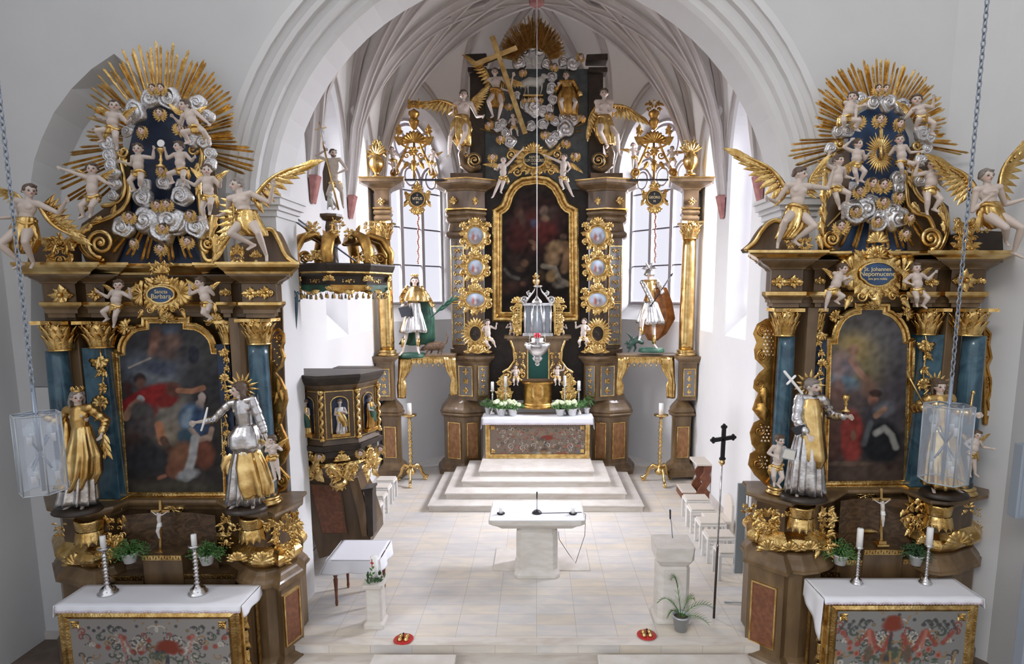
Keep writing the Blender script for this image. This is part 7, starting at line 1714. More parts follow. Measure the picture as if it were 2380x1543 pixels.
beast('wolf_figure', 'brown shaggy beast with raised tail behind the crowned king statue', 14.5, [(996, 806, 9), (1010, 804, 11), (1024, 803, 10)], [[(996, 808), (994, 816), (990, 822)], [(1002, 810), (1003, 817), (1000, 822)], [(1024, 806), (1028, 815), (1026, 822)], [(1018, 808), (1019, 816), (1017, 822)]], [(1030, 800), (1038, 796), (1040, 784), (1038, 772)], (985, 810, 6, -6), 'beast_fur')
beast('dragon_figure', 'small green dragon at the feet of the warrior statue', 14.5, [(1462, 805, 6), (1470, 795, 8), (1482, 790, 7), (1492, 796, 5)], [[(1466, 805), (1464, 812), (1460, 818)], [(1476, 800), (1478, 810), (1474, 817)]], [(1470, 790), (1462, 778), (1454, 772)], (1458, 796, 5, -6), 'dragon_skin', True)
# gilt tracery ornaments, urns and hanging shields
def urn(label, u, v0, v1, Y, w):
 t = thing('gilt_urn', label, 'urn', U(u, v1, Y)); s = S(v1, Y); p = U(u, v1, Y); H = (v1 - v0) * s; r = w * s / 2; mb = MB()
 mb.lathe([(r * .75, 0), (r * .8, .03 * H), (r * .45, .07 * H), (r * .3, .12 * H), (r * .62, .18 * H), (r * .98, .32 * H), (r, .42 * H), (r * .8, .54 * H), (r * .45, .58 * H), (r * .5, .62 * H), (r * .2, .66 * H)], p.x, p.y, p.z, n=36, axis='z', flute=14, fl=0.10)
 mb.build('vase', 'gold_smooth', t)
 mb = MB(Frame(Y)); h = (v1 - v0); mb.rocaille(u - w * .5, v0, u + w * .5, v0 + h * .4, seed=int(u), n=12, size=w * .36)
 for a in range(-3, 4): mb.leaf(u, v0 + h * .38, -90 + 22 * a, h * .34, w * .26, lobes=2, curl=.3, w=2)
 mb.build('flame', 'gold', t)
urn('gilt urn with flaming leaves on the outer left column of the high altar', 876, 330, 414, 14.25, 34)
urn('gilt urn with flaming leaves on the outer right column of the high altar', 1604, 324, 408, 14.25, 34)
def tracery(label, cu, Y):
 t = thing('gilt_tracery', label, 'ornament', U(cu, 416, Y)); mb = MB(Frame(Y))
 mb.shell(cu, 332, 26, ang=-90, spread=200, n=11, h=5)
 mb.lathe([(3, 16), (8, 10), (9, 4), (11, 2), (12, -6), (8, -9), (9, -13), (13, -20), (12, -26), (5, -30), (2, -33)], cu, 286, 0, n=16)
 mb.rocaille(cu - 15, 232, cu + 15, 256, seed=int(cu), n=12, size=11)
 for sg in (-1, 1):
  mb.tube(smooth_pts3([(cu + sg * 8, 318), (cu + sg * 18, 345), (cu + sg * 30, 372), (cu + sg * 42, 396), (cu + sg * 48, 408)]), 3.2, 7); mb.scroll(cu + sg * 42, 402, 11, ang=90, turns=1.6, sg=sg, th=3.4)
  mb.tube(smooth_pts3([(cu + sg * 8, 345), (cu + sg * 26, 338), (cu + sg * 38, 322), (cu + sg * 34, 306), (cu + sg * 40, 296)]), 2.6, 7)
  mb.slab([(cu + sg * 22, 318), (cu + sg * 46, 318), (cu + sg * 42, 328), (cu + sg * 36, 338), (cu + sg * 28, 336)], -2, 3); mb.rosette(cu + sg * 34, 306, 10, 5); mb.leaf(cu + sg * 34, 306, -90, 18, 10)
  mb.scroll(cu + sg * 16, 362, 9, ang=0, turns=1.3, sg=-sg, th=2.2); mb.leaf(cu + sg * 14, 376, 90 - sg * 30, 22, 10)
 mb.tube([(cu, 330, 0), (cu, 416, 0)], 3, 8); mb.rosette(cu, 352, 12, 6, w=2); mb.leaf(cu, 372, 90, 30, 14, w=2); mb.rosette(cu, 392, 8, 5, w=2)
 mb.build('scrollwork', 'gold_old', t)
 mb = MB(Frame(Y)); mb.box(cu - 56, cu + 70, 416, 420, -5, 3); mb.build('bar', 'iron', t)
def smooth_pts3(p): return [(a, b, 0) for a, b in smooth_pts(p, 4)]
tracery('gilt scrollwork finial standing before the left apse window', 962, 14.6)
tracery('gilt scrollwork finial standing before the right apse window', 1520, 14.6)
def shield(label, cu, cv, Y, text, chain_end):
 t = thing('hanging_shield', label, 'shield', U(cu, cv + 45, Y)); fr = Frame(Y); mb = MB(fr)
 mb.frame_sweep([(cu + 16 * cos(a), cv + 16 * sin(a)) for a in [2 * pi * i / 24 for i in range(24)]], [(1, -1), (0, 3), (-2.5, 3), (-3.5, 0)])
 mb.slab([(cu - 30, cv - 20), (cu - 18, cv - 12), (cu - 8, cv - 24), (cu + 8, cv - 24), (cu + 18, cv - 12), (cu + 30, cv - 20), (cu + 28, cv - 2), (cu + 18, cv + 16), (cu + 8, cv + 22), (cu - 8, cv + 22), (cu - 18, cv + 16), (cu - 28, cv - 2)], -4, -1)
 mb.shell(cu, cv + 18, 18, ang=90, spread=150, n=7, w=1); mb.shell(cu, cv - 22, 13, ang=-90, spread=170, n=5); mb.leaf(cu, cv - 28, -90, 14, 12)
 for sg in (-1, 1): mb.scroll(cu + sg * 25, cv - 14, 6, turns=1.2, sg=sg, th=1.8); mb.leaf(cu + sg * 22, cv + 2, 90 - sg * 30, 20, 10)
 mb.tube([(cu, cv - 38, 0), (cu, 418, 0)], 1.2, 6)
 b = mb.build('frame', 'gold', t); mb = MB(fr); mb.slab([(cu + 15.5 * cos(a), cv + 15.5 * sin(a)) for a in [2 * pi * i / 24 for i in range(24)]], -1, 1); mb.build('name_plate', 'label_black', t)
 for s_, dy, sz in text: lettering(t, s_, fr, cu, cv + dy, sz, w=1.6)
 mb = MB(fr); y = cv + 38; i = 0
 while y < chain_end: mb.ell(cu + 2 + 1.4 * sin(i * 1.3), y, 0, 2.6 * (1 - .4 * (y - cv) / 200), 2.6, 2.6, n=6, m=5); y += 4.6; i += 1
 mb.build('bead_string', 'rosary_red', t)
shield('hanging gilt shield lettered S. VITUS with bead string, before the left apse window', 970, 463, 14.45, (('S', -9, 6), ('VITUS', -1, 9), ('M', 8, 7)), 612)
shield('hanging gilt shield lettered S. GEORG with bead string, before the right apse window', 1521, 460, 14.45, (('S', -9, 6), ('GEORG', -1, 8), ('M', 8, 7)), 610)
# ------------------------------------------------------------------ tabernacle and shrine
TB = thing('tabernacle', 'brown and gold tabernacle with green niche and silver vitrine on the high altar', 'tabernacle', U(1250, 946, 14.5))
def L_(r, h, Y, m, nm, u=1250, v=0, par=TB, n=24, sq=0.7, flute=0, fl=0):
 s = S(v, Y); p = U(u, v, Y); mb = MB(); mb.lathe([(a * s, b * s) for a, b in zip(r, h)], p.x, p.y, p.z, n=n, axis='z', squash=sq, flute=flute, fl=fl); return mb.build(nm, m, par)
L_([42, 42, 38, 34, 33, 33, 36, 40, 36], [0, 4, 7, 9, 12, 52, 56, 60, 62], 14.6, 'gold_old', 'drum', v=946)
mb = MB(Frame(14.36)); pl = [(1250 + 13 * cos(a) * (1 + .12 * (abs(sin(2 * a)) > .8)), 911 + 17 * sin(a)) for a in [2 * pi * i / 20 for i in range(20)]]; mb.frame_sweep(pl, [(2, 0), (1, 2), (-1, 2), (-2, 0)]); mb.slab(pl, -1, 0.5); mb.build('oval_panel', 'gold_smooth', TB)
fr = Frame(14.5); mb = MB(fr); mb.slab([(1182, 786), (1318, 786), (1312, 800), (1302, 830), (1306, 850), (1330, 862), (1332, 884), (1300, 886), (1200, 886), (1168, 884), (1170, 862), (1194, 850), (1198, 830), (1188, 800)], -40, 0, holes=[[(1228, 880), (1228, 812), (1232, 802), (1240, 797), (1262, 797), (1270, 802), (1274, 812), (1274, 880)]]); mb.build('body', 'light_brown_wood', TB)
mb = MB(Frame(14.62)); mb.slab([(1224, 795), (1278, 795), (1278, 884), (1224, 884)], -3, 0); mb.build('niche', 'teal_velvet', TB)
mb = MB(fr); mb.frame_sweep([(1228, 880), (1228, 812), (1232, 802), (1240, 797), (1262, 797), (1270, 802), (1274, 812), (1274, 880)], [(0, 0), (0, 4), (-3, 4), (-3, 0)], closed=False)
for sg in (-1, 1):
 mb.tube([(1250 + sg * 64, 790, 0), (1250 + sg * 56, 812, 2), (1250 + sg * 54, 838, 2), (1250 + sg * 66, 856, 2), (1250 + sg * 80, 864, 2)], 3, 8, round_ends=True); mb.scroll(1250 + sg * 70, 872, 10, ang=-90, turns=1.4, sg=sg, th=3)
 mb.rocaille(1250 + sg * 42 - 12, 806, 1250 + sg * 42 + 12, 884, seed=77, n=16, w=2); mb.scroll(1250 + sg * 36, 872, 11, ang=90, turns=1.3, sg=sg, th=3)
mb.build('carved_ornament', 'gold', TB)
mb = MB(fr); mb.box(1172, 1328, 780, 787, -44, 6); mb.box(1178, 1322, 787, 791, -42, 3); mb.build('cornice', 'light_brown_wood', TB, bevel=0.01)
fr = Frame(14.46); mb = MB(fr)
for x in (1220, 1236, 1264, 1280): mb.tube([(x, 710, 0), (x, 780, 0)], 2.6, 8)
mb.box(1215, 1285, 704, 710, -26, 4); mb.box(1215, 1285, 774, 781, -26, 4); mb.build('vitrine_frame', 'silver', TB)
mb = MB(fr); mb.slab([(1218, 710), (1282, 710), (1282, 776), (1218, 776)], -26, -24); mb.build('vitrine_back', 'blue_grey', TB)
mb = MB(fr); mb.slab([(1220, 710), (1280, 710), (1280, 776), (1220, 776)], -1.5, -0.5); mb.build('vitrine_glass', 'vitrine_glass', TB)
mb = MB(fr); mb.slab([(1236, 714), (1264, 714), (1264, 774), (1236, 774)], -23, -20); mb.build('vitrine_panel', 'label_black', TB)
mb = MB(fr); mb.loft([(1250, 738, 4, 3, -14), (1250, 752, 8, 6, -14), (1250, 770, 10, 7, -14)], folds=7, amp=(.05, .15), n=36); mb.ell(1250, 732, -14, 3.4, 4.2, 3.4); mb.lathe([(3, 2), (4, -2), (2, -4)], 1250, 727, -14, n=10)
mb.build('statuette', 'silver', TB); mb = MB(fr)
for i in range(12): a = 15 * i + 7.5; r_ = radians(-a); mb.leaf(1250 + 10 * cos(r_), 745 + 22 * sin(r_), -a, 6, 4, w=-12)
mb.build('statuette_wreath', 'gold', TB)
for sg in (-1, 1):
 mb = MB(fr); hs = [[(1250 + sg * (44 + 5 * (i % 3)) + 1.8 * cos(a), 716 + 6 * (i // 3) + 1.8 * sin(a)) for a in [2 * pi * k / 6 for k in range(6)]] for i in range(21)]
 mb.slab([(1250 + sg * 36, 706), (1250 + sg * 50, 704), (1250 + sg * 60, 716), (1250 + sg * 56, 735), (1250 + sg * 60, 755), (1250 + sg * 54, 775), (1250 + sg * 38, 778)], -4, -1, holes=[h for h in hs if all(abs(p[0] - 1250) < 56 for p in h)])
 mb.shell(1250 + sg * 47, 704, 15, ang=-90, spread=190, n=7); mb.scroll(1250 + sg * 58, 716, 8, ang=0, turns=1.3, sg=sg, th=2.4); mb.shell(1250 + sg * 48, 742, 13, ang=90 - sg * 90, spread=180, n=6); mb.scroll(1250 + sg * 50, 770, 9, ang=90, turns=1.3, sg=-sg, th=2.6)
 mb.build('lattice_wing', 'gold', TB)
mb = MB(fr)
for sg in (-1, 1): mb.scroll(1250 + sg * 30, 696, 9, ang=90, turns=1.5, sg=sg, th=3.2, tail=[(1250 + sg * 20, 690), (1250 + sg * 10, 678), (1250 + sg * 6, 668)]); mb.scroll(1250 + sg * 20, 682, 6, ang=-90, turns=1.3, sg=-sg, th=2.2)
mb.lathe([(10, 0), (12, -3), (8, -6)], 1250, 668, 0, n=16); mb.build('crown_scroll', 'silver', TB)
mb = MB(fr); mb.ell(1246, 654, 0, 9.5, 9.5, 9.5, n=16, m=12)
for a in (180, -90, 0): mb.leaf(1246, 642, a, 9, 8, lobes=0)
mb.build('finial', 'gold_smooth', TB)
# ------------------------------------------------------------------ mensa of the high altar and what stands on it
ZM = 1.64; YH = 14.1
mensa('altar_table', 'altar table with painted front and white cloth before the high altar', XP(1128, 1010, YH), XP(1371, 1010, YH), ZM - 0.01, 0.66, 0.6, [], 0, 0.12, sr(118, 104, 92), 1, YH)
cloth('white altar cloth with hanging corners on the table of the high altar', XP(1121, 970, YH), XP(1378, 970, YH), YH - .05, YH + .5, ZM + .002, front=0.16, left=0.30, right=0.30, seed=4)
def candlestick(label, u, vb, vt, vc, Y, w, m='silver', cr=None, name='candlestick', group=None, twist=False, z=None):
 """A turned candlestick standing at pixel row vb, dish at vt, candle up to vc."""
 s = S(vb, Y); p = U(u, vb, Y)
 if z is not None: p.z = z
 t = thing(name, label, 'candlestick', p, group); H = (vb - vt) * s; r = w * s / 2; mb = MB(); pr = [(r, 0), (r * 1.02, .03 * H), (r * .75, .07 * H), (r * .42, .13 * H), (r * .26, .17 * H)]
 N = 9
 for i in range(N): z0 = .20 + .66 * i / N; pr += [(r * .17, z0 * H), (r * (.36 if i % 2 == 0 else .30), (z0 + .03) * H), (r * .17, (z0 + .065) * H)]
 pr += [(r * .2, .88 * H), (r * .30, .93 * H), (r * .62, .97 * H), (r * .66, 1.0 * H), (r * .2, 1.0 * H)]
 mb.lathe(pr, p.x, p.y, p.z, n=18, axis='z')
 for k in range(6):
  mb.fr = Turned((p.x, p.y, p.z + .02 * H), radians(60 * k)); mb.leaf(0, 0, -90, .15 * H, r * .8, w=r * .75, h=r * .15, lobes=2, curl=-1.2)
 mb.build('stand', m, t)
 mb = MB(); c = (cr if cr else w * .17) * s; mb.lathe([(c, 0), (c, (vt - vc) * s), (c * .8, (vt - vc) * s + c * .3)], p.x, p.y, p.z + H, n=16, axis='z'); mb.build('candle', 'wax', t)
 mb = MB(); mb.lathe([(c * .1, 0), (c * .1, c * 1.2)], p.x, p.y, p.z + H + (vt - vc) * s, n=6, axis='z'); mb.build('wick', 'black', t); return t
for u, vb, vt, vc, lab in ((1145, 955, 899, 880, 'silver candlestick at the far left on the high altar table'), (1176, 956, 888, 868, 'silver candlestick right of the leftmost one on the high altar'), (1312, 955, 886, 866, 'silver candlestick next to the farthest right one on the high altar'), (1345, 954, 896, 877, 'silver candlestick at the far right on the high altar table')):
 candlestick(lab, u, vb, vt, vc, 14.42, 17, cr=3.6, z=ZM + .02)
for sg, lab in ((-1, 'gilt flat vase ornament left of the tabernacle'), (1, 'gilt flat vase ornament right of the tabernacle')):
 u = 1247 + sg * 75; t = thing('altar_vase', lab, 'vase', U(u, 940, 14.5)); mb = MB(Frame(14.5)); mb.slab([(u - 6, 945), (u + 6, 945), (u + 8, 935), (u + 17, 925), (u + 18, 910), (u + 9, 900), (u + 14, 886), (u + 8, 874), (u, 868), (u - 8, 874), (u - 14, 886), (u - 9, 900), (u - 18, 910), (u - 17, 925), (u - 8, 935)], -3, 1)
 mb.rocaille(u - 15, 872, u + 15, 932, seed=88, n=20); mb.shell(u, 925, 13, ang=-90, spread=170, n=7, w=2); mb.build('relief', 'gold', t)
def flowerpot(label, u, v, Y, z, w, h, seed, flowers=True, name='flower_pot', nleaf=60, spread=1.0, leafm='green_leaf', droop=0.0, pot='ceramic', leafsz=1.0, hgt=1.0):
 s = S(v, Y); p = U(u, v, Y); p.z = z if z is not None else p.z; R = random.Random(seed); t = thing(name, label, 'plant', p); r = w * s / 2; H = h * s; mb = MB()
 mb.lathe([(r * .7, 0), (r, H), (r * 1.08, H), (r * 1.08, H * 1.08), (r * .9, H * 1.08), (r * .85, H * .8)], p.x, p.y, p.z, n=20, axis='z'); mb.build('pot', pot, t)
 mb = MB()
 for i in range(nleaf):
  a = R.uniform(0, 2 * pi); q = R.random() ** .6 * r * 2.1 * spread; hh = R.uniform(.4, 1.5) * H * hgt * (1.1 - .4 * q / (r * 2.1 * spread)) - droop * q * 0.9
  c = Vector((p.x + q * cos(a), p.y + q * sin(a) * .8, p.z + H + hh * .6))
  if i % 3 == 0: mb.fr = WORLD; mb.tube([(p.x, p.y, p.z + H * .95), ((p.x + c.x) / 2, (p.y + c.y) / 2, max(c.z, p.z + H * 1.1) + H * .1), (c.x, c.y, c.z)], r * .05, 4)
  for j in range(3):
   mb.fr = Turned(c, R.uniform(-1.4, 1.4)); k = r * R.uniform(.45, .75) * leafsz
   mb.leaf(0, 0, R.uniform(-170, 60), k, k * .5, h=k * .12, lobes=2, nu=5, nv=3, bend=R.uniform(-50, 50))
 mb.build('foliage', leafm, t)
 if flowers:
  for i in range(9):
   a = 2 * pi * i / 9 + R.uniform(-.2, .2); q = r * 1.5 * R.uniform(.3, 1.1); c = (p.x + q * cos(a), p.y + q * sin(a) * .7 - r * .3, p.z + H * R.uniform(1.5, 2.2)); mb = MB(); k = r * .48
   mb.ell(*c, k, k, k * .8, n=9, m=7)
   for j in range(26):
    th, ph = R.uniform(0, 6.28), R.uniform(0, 2.0); mb.ell(c[0] + k * sin(ph) * cos(th), c[1] + k * sin(ph) * sin(th), c[2] + k * .8 * cos(ph), k * .22, k * .22, k * .2, n=5, m=4)
   mb.build('blossom', 'pale_flower', t)
 return t
flowerpot('white pot of pale hydrangeas at the left end of the high altar table', 1165, 958, 14.28, ZM + .02, 24, 16, 1)
flowerpot('white pot of pale hydrangeas left of the tabernacle, the inner one', 1192, 958, 14.26, ZM + .02, 22, 15, 2)
flowerpot('white pot of pale hydrangeas right of the tabernacle, the inner one', 1302, 958, 14.26, ZM + .02, 22, 15, 3)
flowerpot('white pot of pale hydrangeas at the right end of the high altar table', 1330, 958, 14.28, ZM + .02, 24, 16, 4)
flowerpot('green fern behind the flowers at the left end of the high altar', 1134, 955, 14.5, ZM + .02, 14, 12, 5, False, nleaf=50, spread=1.3, name='fern', hgt=2.2)
flowerpot('green fern behind the flowers at the right end of the high altar', 1364, 952, 14.5, ZM + .02, 14, 12, 6, False, nleaf=60, spread=1.5, name='fern', hgt=2.4)
# sanctuary lamp on its long cord
YS_ = 11.6; t = thing('sanctuary_lamp', 'silver hanging lamp with ruby glass on a long thin cord before the high altar', 'hanging lamp', U(1249, 850, YS_)); fr = Frame(YS_)
x0, x1 = U(1248, 700, YS_), None; mb = MB(); mb.tube([(x0.x, YS_, x0.z), (x0.x, YS_, 11.3)], 0.0075, 8); mb.build('cord', 'cord', t)
mb = MB(fr); mb.lathe([(2, -14), (3, -8), (8, -4), (12, 2), (12, 5), (4, 7)], 1248, 700, 0, n=20); mb.build('canopy', 'silver', t)
mb = MB(fr)
for a in (90, 210, 330): r_ = radians(a); mb.tube([(1248 + 9 * cos(r_), 704, 9 * sin(r_)), (1249 + 22 * cos(r_), 795, 22 * sin(r_))], 0.8, 5)
mb.build('hanging_chain', 'silver', t)
mb = MB(fr); mb.lathe([(3, 42), (6, 38), (4, 34), (9, 30), (12, 24), (8, 20), (18, 12), (27, 0), (29, -8), (22, -12), (12, -14), (14, -22), (9, -24)], 1249, 808, 0, n=28, flute=9, fl=.08)
for k in range(8): r_ = 2 * pi * k / 8; mb.rosette(1249 + 26 * cos(r_), 800, 5, 5, w=26 * sin(r_)) if sin(r_) > -.5 else None
mb.build('lamp_bowl', 'silver', t)
mb = MB(fr); mb.lathe([(6, 8), (8, -2), (7, -6), (5, -6), (5, 6)], 1249, 780, 0, n=18); mb.build('ruby_glass', 'ruby', t)
# ================================================================== pulpit
PY, PA = 9.3, radians(-65)
def face_dir(k, c=None): a = PA + k * pi / 4; return Vector((cos(a), sin(a)))
def octo(mb, cx, cy, prof, lim=9):
 vs = []; fs = []
 for r, z in prof:
  for i in range(8): a = PA + pi / 8 + i * pi / 4; vs.append((cx + r * cos(a), min(cy + r * sin(a), cy + lim), z))
 for k in range(len(prof) - 1):
  for i in range(8): j = (i + 1) % 8; fs.append((k * 8 + i, k * 8 + j, (k + 1) * 8 + j, (k + 1) * 8 + i))
 fs.append(tuple(range(8))[::-1]); fs.append(tuple((len(prof) - 1) * 8 + i for i in range(8))); mb.add(vs, fs, False)
pcx = XP(780, 960, PY); ps = S(960, PY); PR_ = 96 * ps
t = thing('pulpit', 'polygonal brown wooden pulpit with gilt ornament and niche figures on the left choir wall', 'pulpit', (pcx, PY, ZP(1150, PY)))
zp = lambda v: ZP(v, PY - 0.55)
for nm, m, prof in (('rim', 'dark_wood', [(PR_ * 1.08, zp(893))] + [(PR_ * 1.16, zp(884)), (PR_ * 1.2, zp(876)), (PR_ * 1.2, zp(869))]),
     ('body', 'brown_wood', [(PR_ * 1.04, zp(1032)), (PR_ * 1.0, zp(1022)), (PR_, zp(905)), (PR_ * 1.08, zp(893))]),
     ('lower_body', 'dark_wood', [(PR_ * .9, zp(1078)), (PR_ * .98, zp(1062)), (PR_ * .98, zp(1048)), (PR_ * 1.1, zp(1044)), (PR_ * 1.12, zp(1032))]),
     ('gilt_band', 'gold', [(PR_ * 1.0, zp(1084)), (PR_ * 1.02, zp(1080)), (PR_ * .96, zp(1074))]),
     ('bulb', 'brown_wood', [(PR_ * .10, zp(1136)), (PR_ * .3, zp(1130)), (PR_ * .6, zp(1118)), (PR_ * .85, zp(1100)), (PR_ * .96, zp(1084))])):
 mb = MB(); octo(mb, pcx, PY, prof, 0.12); mb.build(nm, m, t, bevel=0.006)
for k in (-1, 0, 1):
 d = face_dir(k); ap = PR_ * cos(pi / 8); c = Vector((pcx + d.x * ap, PY + d.y * ap)); tn_ = Vector((-d.y, d.x)); hw = PR_ * sin(pi / 8)
 mk = lambda u, v, w=0.0, c=c, d=d, tn_=tn_: Vector((c.x + tn_.x * u + d.x * w, c.y + tn_.y * u + d.y * w, v))
 z0, z1 = zp(1016), zp(912); w_ = hw * .52; zs = z1 - (z1 - z0) * .22
 arch = [(-w_, z0 + .06), (-w_, zs)] + [(-w_ * cos(pi * i / 8), zs + w_ * .8 * sin(pi * i / 8)) for i in range(1, 8)] + [(w_, zs), (w_, z0 + .06)]
 mb = MB(mk); mb.slab(arch, 0.0, 0.006); ni = mb.build('niche', 'deep_blue', t)
 mb = MB(mk); mb.frame_sweep(arch, [(0, 0), (0, .02), (-.015, .02), (-.02, 0)], closed=False); mb.frame_sweep([(-hw * .78, z1 + .02), (hw * .78, z1 + .02), (hw * .78, z0), (-hw * .78, z0)], [(0, 0), (0, .015), (.012, .015), (.012, 0)]); mb.build('gilt_trim', 'gold', t)
 if k in (-1, 0, 1):
  sgl = {-1: 'gold_smooth', 0: 'silver', 1: 'gold_old'}[k]
  st = thing('niche_figure', {-1: 'small saint figure in a gilt robe in the left niche of the pulpit', 0: 'small bearded saint figure in silver and gold in the middle pulpit niche', 1: 'small dark saint figure in the right niche of the pulpit'}[k], 'statue', mk(0, z0 + .06, .05))
  Hn = (z1 - z0) * .74; b0 = z0 + .08; q = MB(lambda u, v, w=0.0, mk=mk: mk(u, -v, w))
  q.loft([(0, -(b0 + Hn * .80), .045, .035, .05), (0, -(b0 + Hn * .62), .075, .055, .05), (.01, -(b0 + Hn * .3), .07, .055, .05), (0, -b0, .09, .06, .05)], folds=7, amp=(.04, .2), seed=k + 3, n=36); q.build('robe', sgl, st)
  q = MB(lambda u, v, w=0.0, mk=mk: mk(u, -v, w)); q.loft([(-.02, -(b0 + Hn * .66), .05, .03, .08), (.03, -(b0 + Hn * .4), .07, .04, .085), (.05, -(b0 + Hn * .2), .05, .03, .08)], folds=5, amp=(.05, .2), seed=k, n=30); q.build('mantle', 'gold_smooth' if k == 0 else 'green_cloth', st)
  q = MB(lambda u, v, w=0.0, mk=mk: mk(u, -v, w)); hd = V3((0, -(b0 + Hn * .93), .05)); ft = head_volume(q, hd, .042, 10 * k, child=False); q.tube([hd, hd + V3((0, .07, 0))], .02, 8)
  q.tube([(-.06, -(b0 + Hn * .74), .06), (-.08, -(b0 + Hn * .58), .09), (-.02, -(b0 + Hn * .55), .12)], [.022, .02, .014], 8, round_ends=True); q.tube([(.06, -(b0 + Hn * .74), .06), (.09, -(b0 + Hn * .58), .08), (.05, -(b0 + Hn * .66), .12)], [.022, .02, .014], 8, round_ends=True)
  me, co_ = remeshed(q, 'body', .006, 1); cols = np.tile(np.array(FLESH, 'f') * .8, (len(co_), 1)); set_colors(me, cols); put_mesh(me, co_, 'body', 'flesh', st)
  q = MB(lambda u, v, w=0.0, mk=mk: mk(u, -v, w)); q.ell(hd.x, hd.y - .015, hd.z - .01, .042, .038, .045); q.build('hair', 'hair', st)
  mb = MB(mk); mb.box(-w_, w_, z0 + .03, z0 + .08, 0, .10); mb.build('niche_sill', 'gold_old', t, bevel=.005)
 mb = MB(mk)
 fr_ = lambda u, v, w=0.0, mk=mk: mk(u, -v, w); mb.fr = fr_
 zc = zp(1104); 
 mb2 = MB(fr_); mb2.rocaille(-hw * .8, -zp(1078), hw * .8, -zp(1112), seed=90 + k, n=18, w=0.02 - .02, size=hw * .7); mb2.shell(0, -zp(1070), hw * .45, ang=-90, spread=190, n=7, w=.0); mb2.leaf(0, -zp(1052), -90, .05, .1); mb2.build('carved_ornament', 'gold', t)
 # twisted column at the corner
 a = PA + pi / 8 + (k) * pi / 4; px_, py_ = pcx + PR_ * 1.03 * cos(a), PY + PR_ * 1.03 * sin(a); mb = MB(); pts = []
 for i in range(41): q_ = i / 40; pts.append((px_ + .014 * cos(q_ * 34), py_ + .014 * sin(q_ * 34), z0 + (z1 - z0) * q_))
 mb.tube(pts, .026, 8); mb.lathe([(.05, 0), (.05, .03), (.03, .05)], px_, py_, z0 - .03, n=12, axis='z'); mb.lathe([(.03, 0), (.055, .05), (.055, .08)], px_, py_, z1 - .03, n=12, axis='z'); mb.build('twisted_column', 'gold_smooth', t)
 for v_ in ((1046, 1062) if k in (-1, 0, 1) else ()):
  pass
for (u, v, Y) in ((743, 1060, 8.6), (838, 1052, 8.7), (884, 1042, 9.0)):
 c = cherub(t, u, v, 8, Y, 0)
mb = MB(); p = Vector((pcx, PY)); mb.lathe([(.02, -.24), (.05, -.2), (.12, -.14), (.16, -.08), (.10, -.02), (.06, 0)], pcx, PY, zp(1136), n=16, axis='z')
for i in range(8): mb.fr = Turned((pcx, PY, zp(1136) - .06), radians(45 * i)); mb.leaf(0, 0, 90, .14, .1, w=.1, h=.02, lobes=2)
mb.build('pendant', 'gold', t)
mb = MB(Frame(9.75)); mb.slab([(772, 855), (858, 855), (880, 862), (880, 872), (772, 872)], -40, 0); mb.build('rear_rail', 'dark_wood', t, bevel=.01)
mb = MB(Frame(9.5)); mb.slab([(697, 1098), (810, 1112), (836, 1160), (860, 1235), (862, 1262), (742, 1298), (716, 1200)], -110, 0); mb.build('stair_body', 'brown_wood', t)
mb = MB(Frame(9.5)); o = [(722, 1125), (790, 1130), (806, 1238), (750, 1238)]; mb.slab(o, 0, 2); st = mb.build('stair_panel', 'red_veneer', t); mb = MB(Frame(9.5)); mb.frame_sweep(o, [(0, 0), (0, 3), (-3, 3), (-3, 0)]); mb.build('gilt_trim', 'brown_wood', st)
mb = MB(Frame(9.46)); mb.slab([(812, 1113), (832, 1108), (852, 1180), (853, 1245), (842, 1245), (834, 1200)], -4, 3); mb.build('stair_string', 'light_brown_wood', t)
mb = MB(Frame(9.44)); mb.slab([(846, 1140), (866, 1137), (868, 1245), (856, 1250)], -30, 2); mb.slab([(843, 1136), (868, 1132), (868, 1138), (843, 1142)], -34, 5); mb.build('newel_post', 'dark_wood', t, bevel=.008)
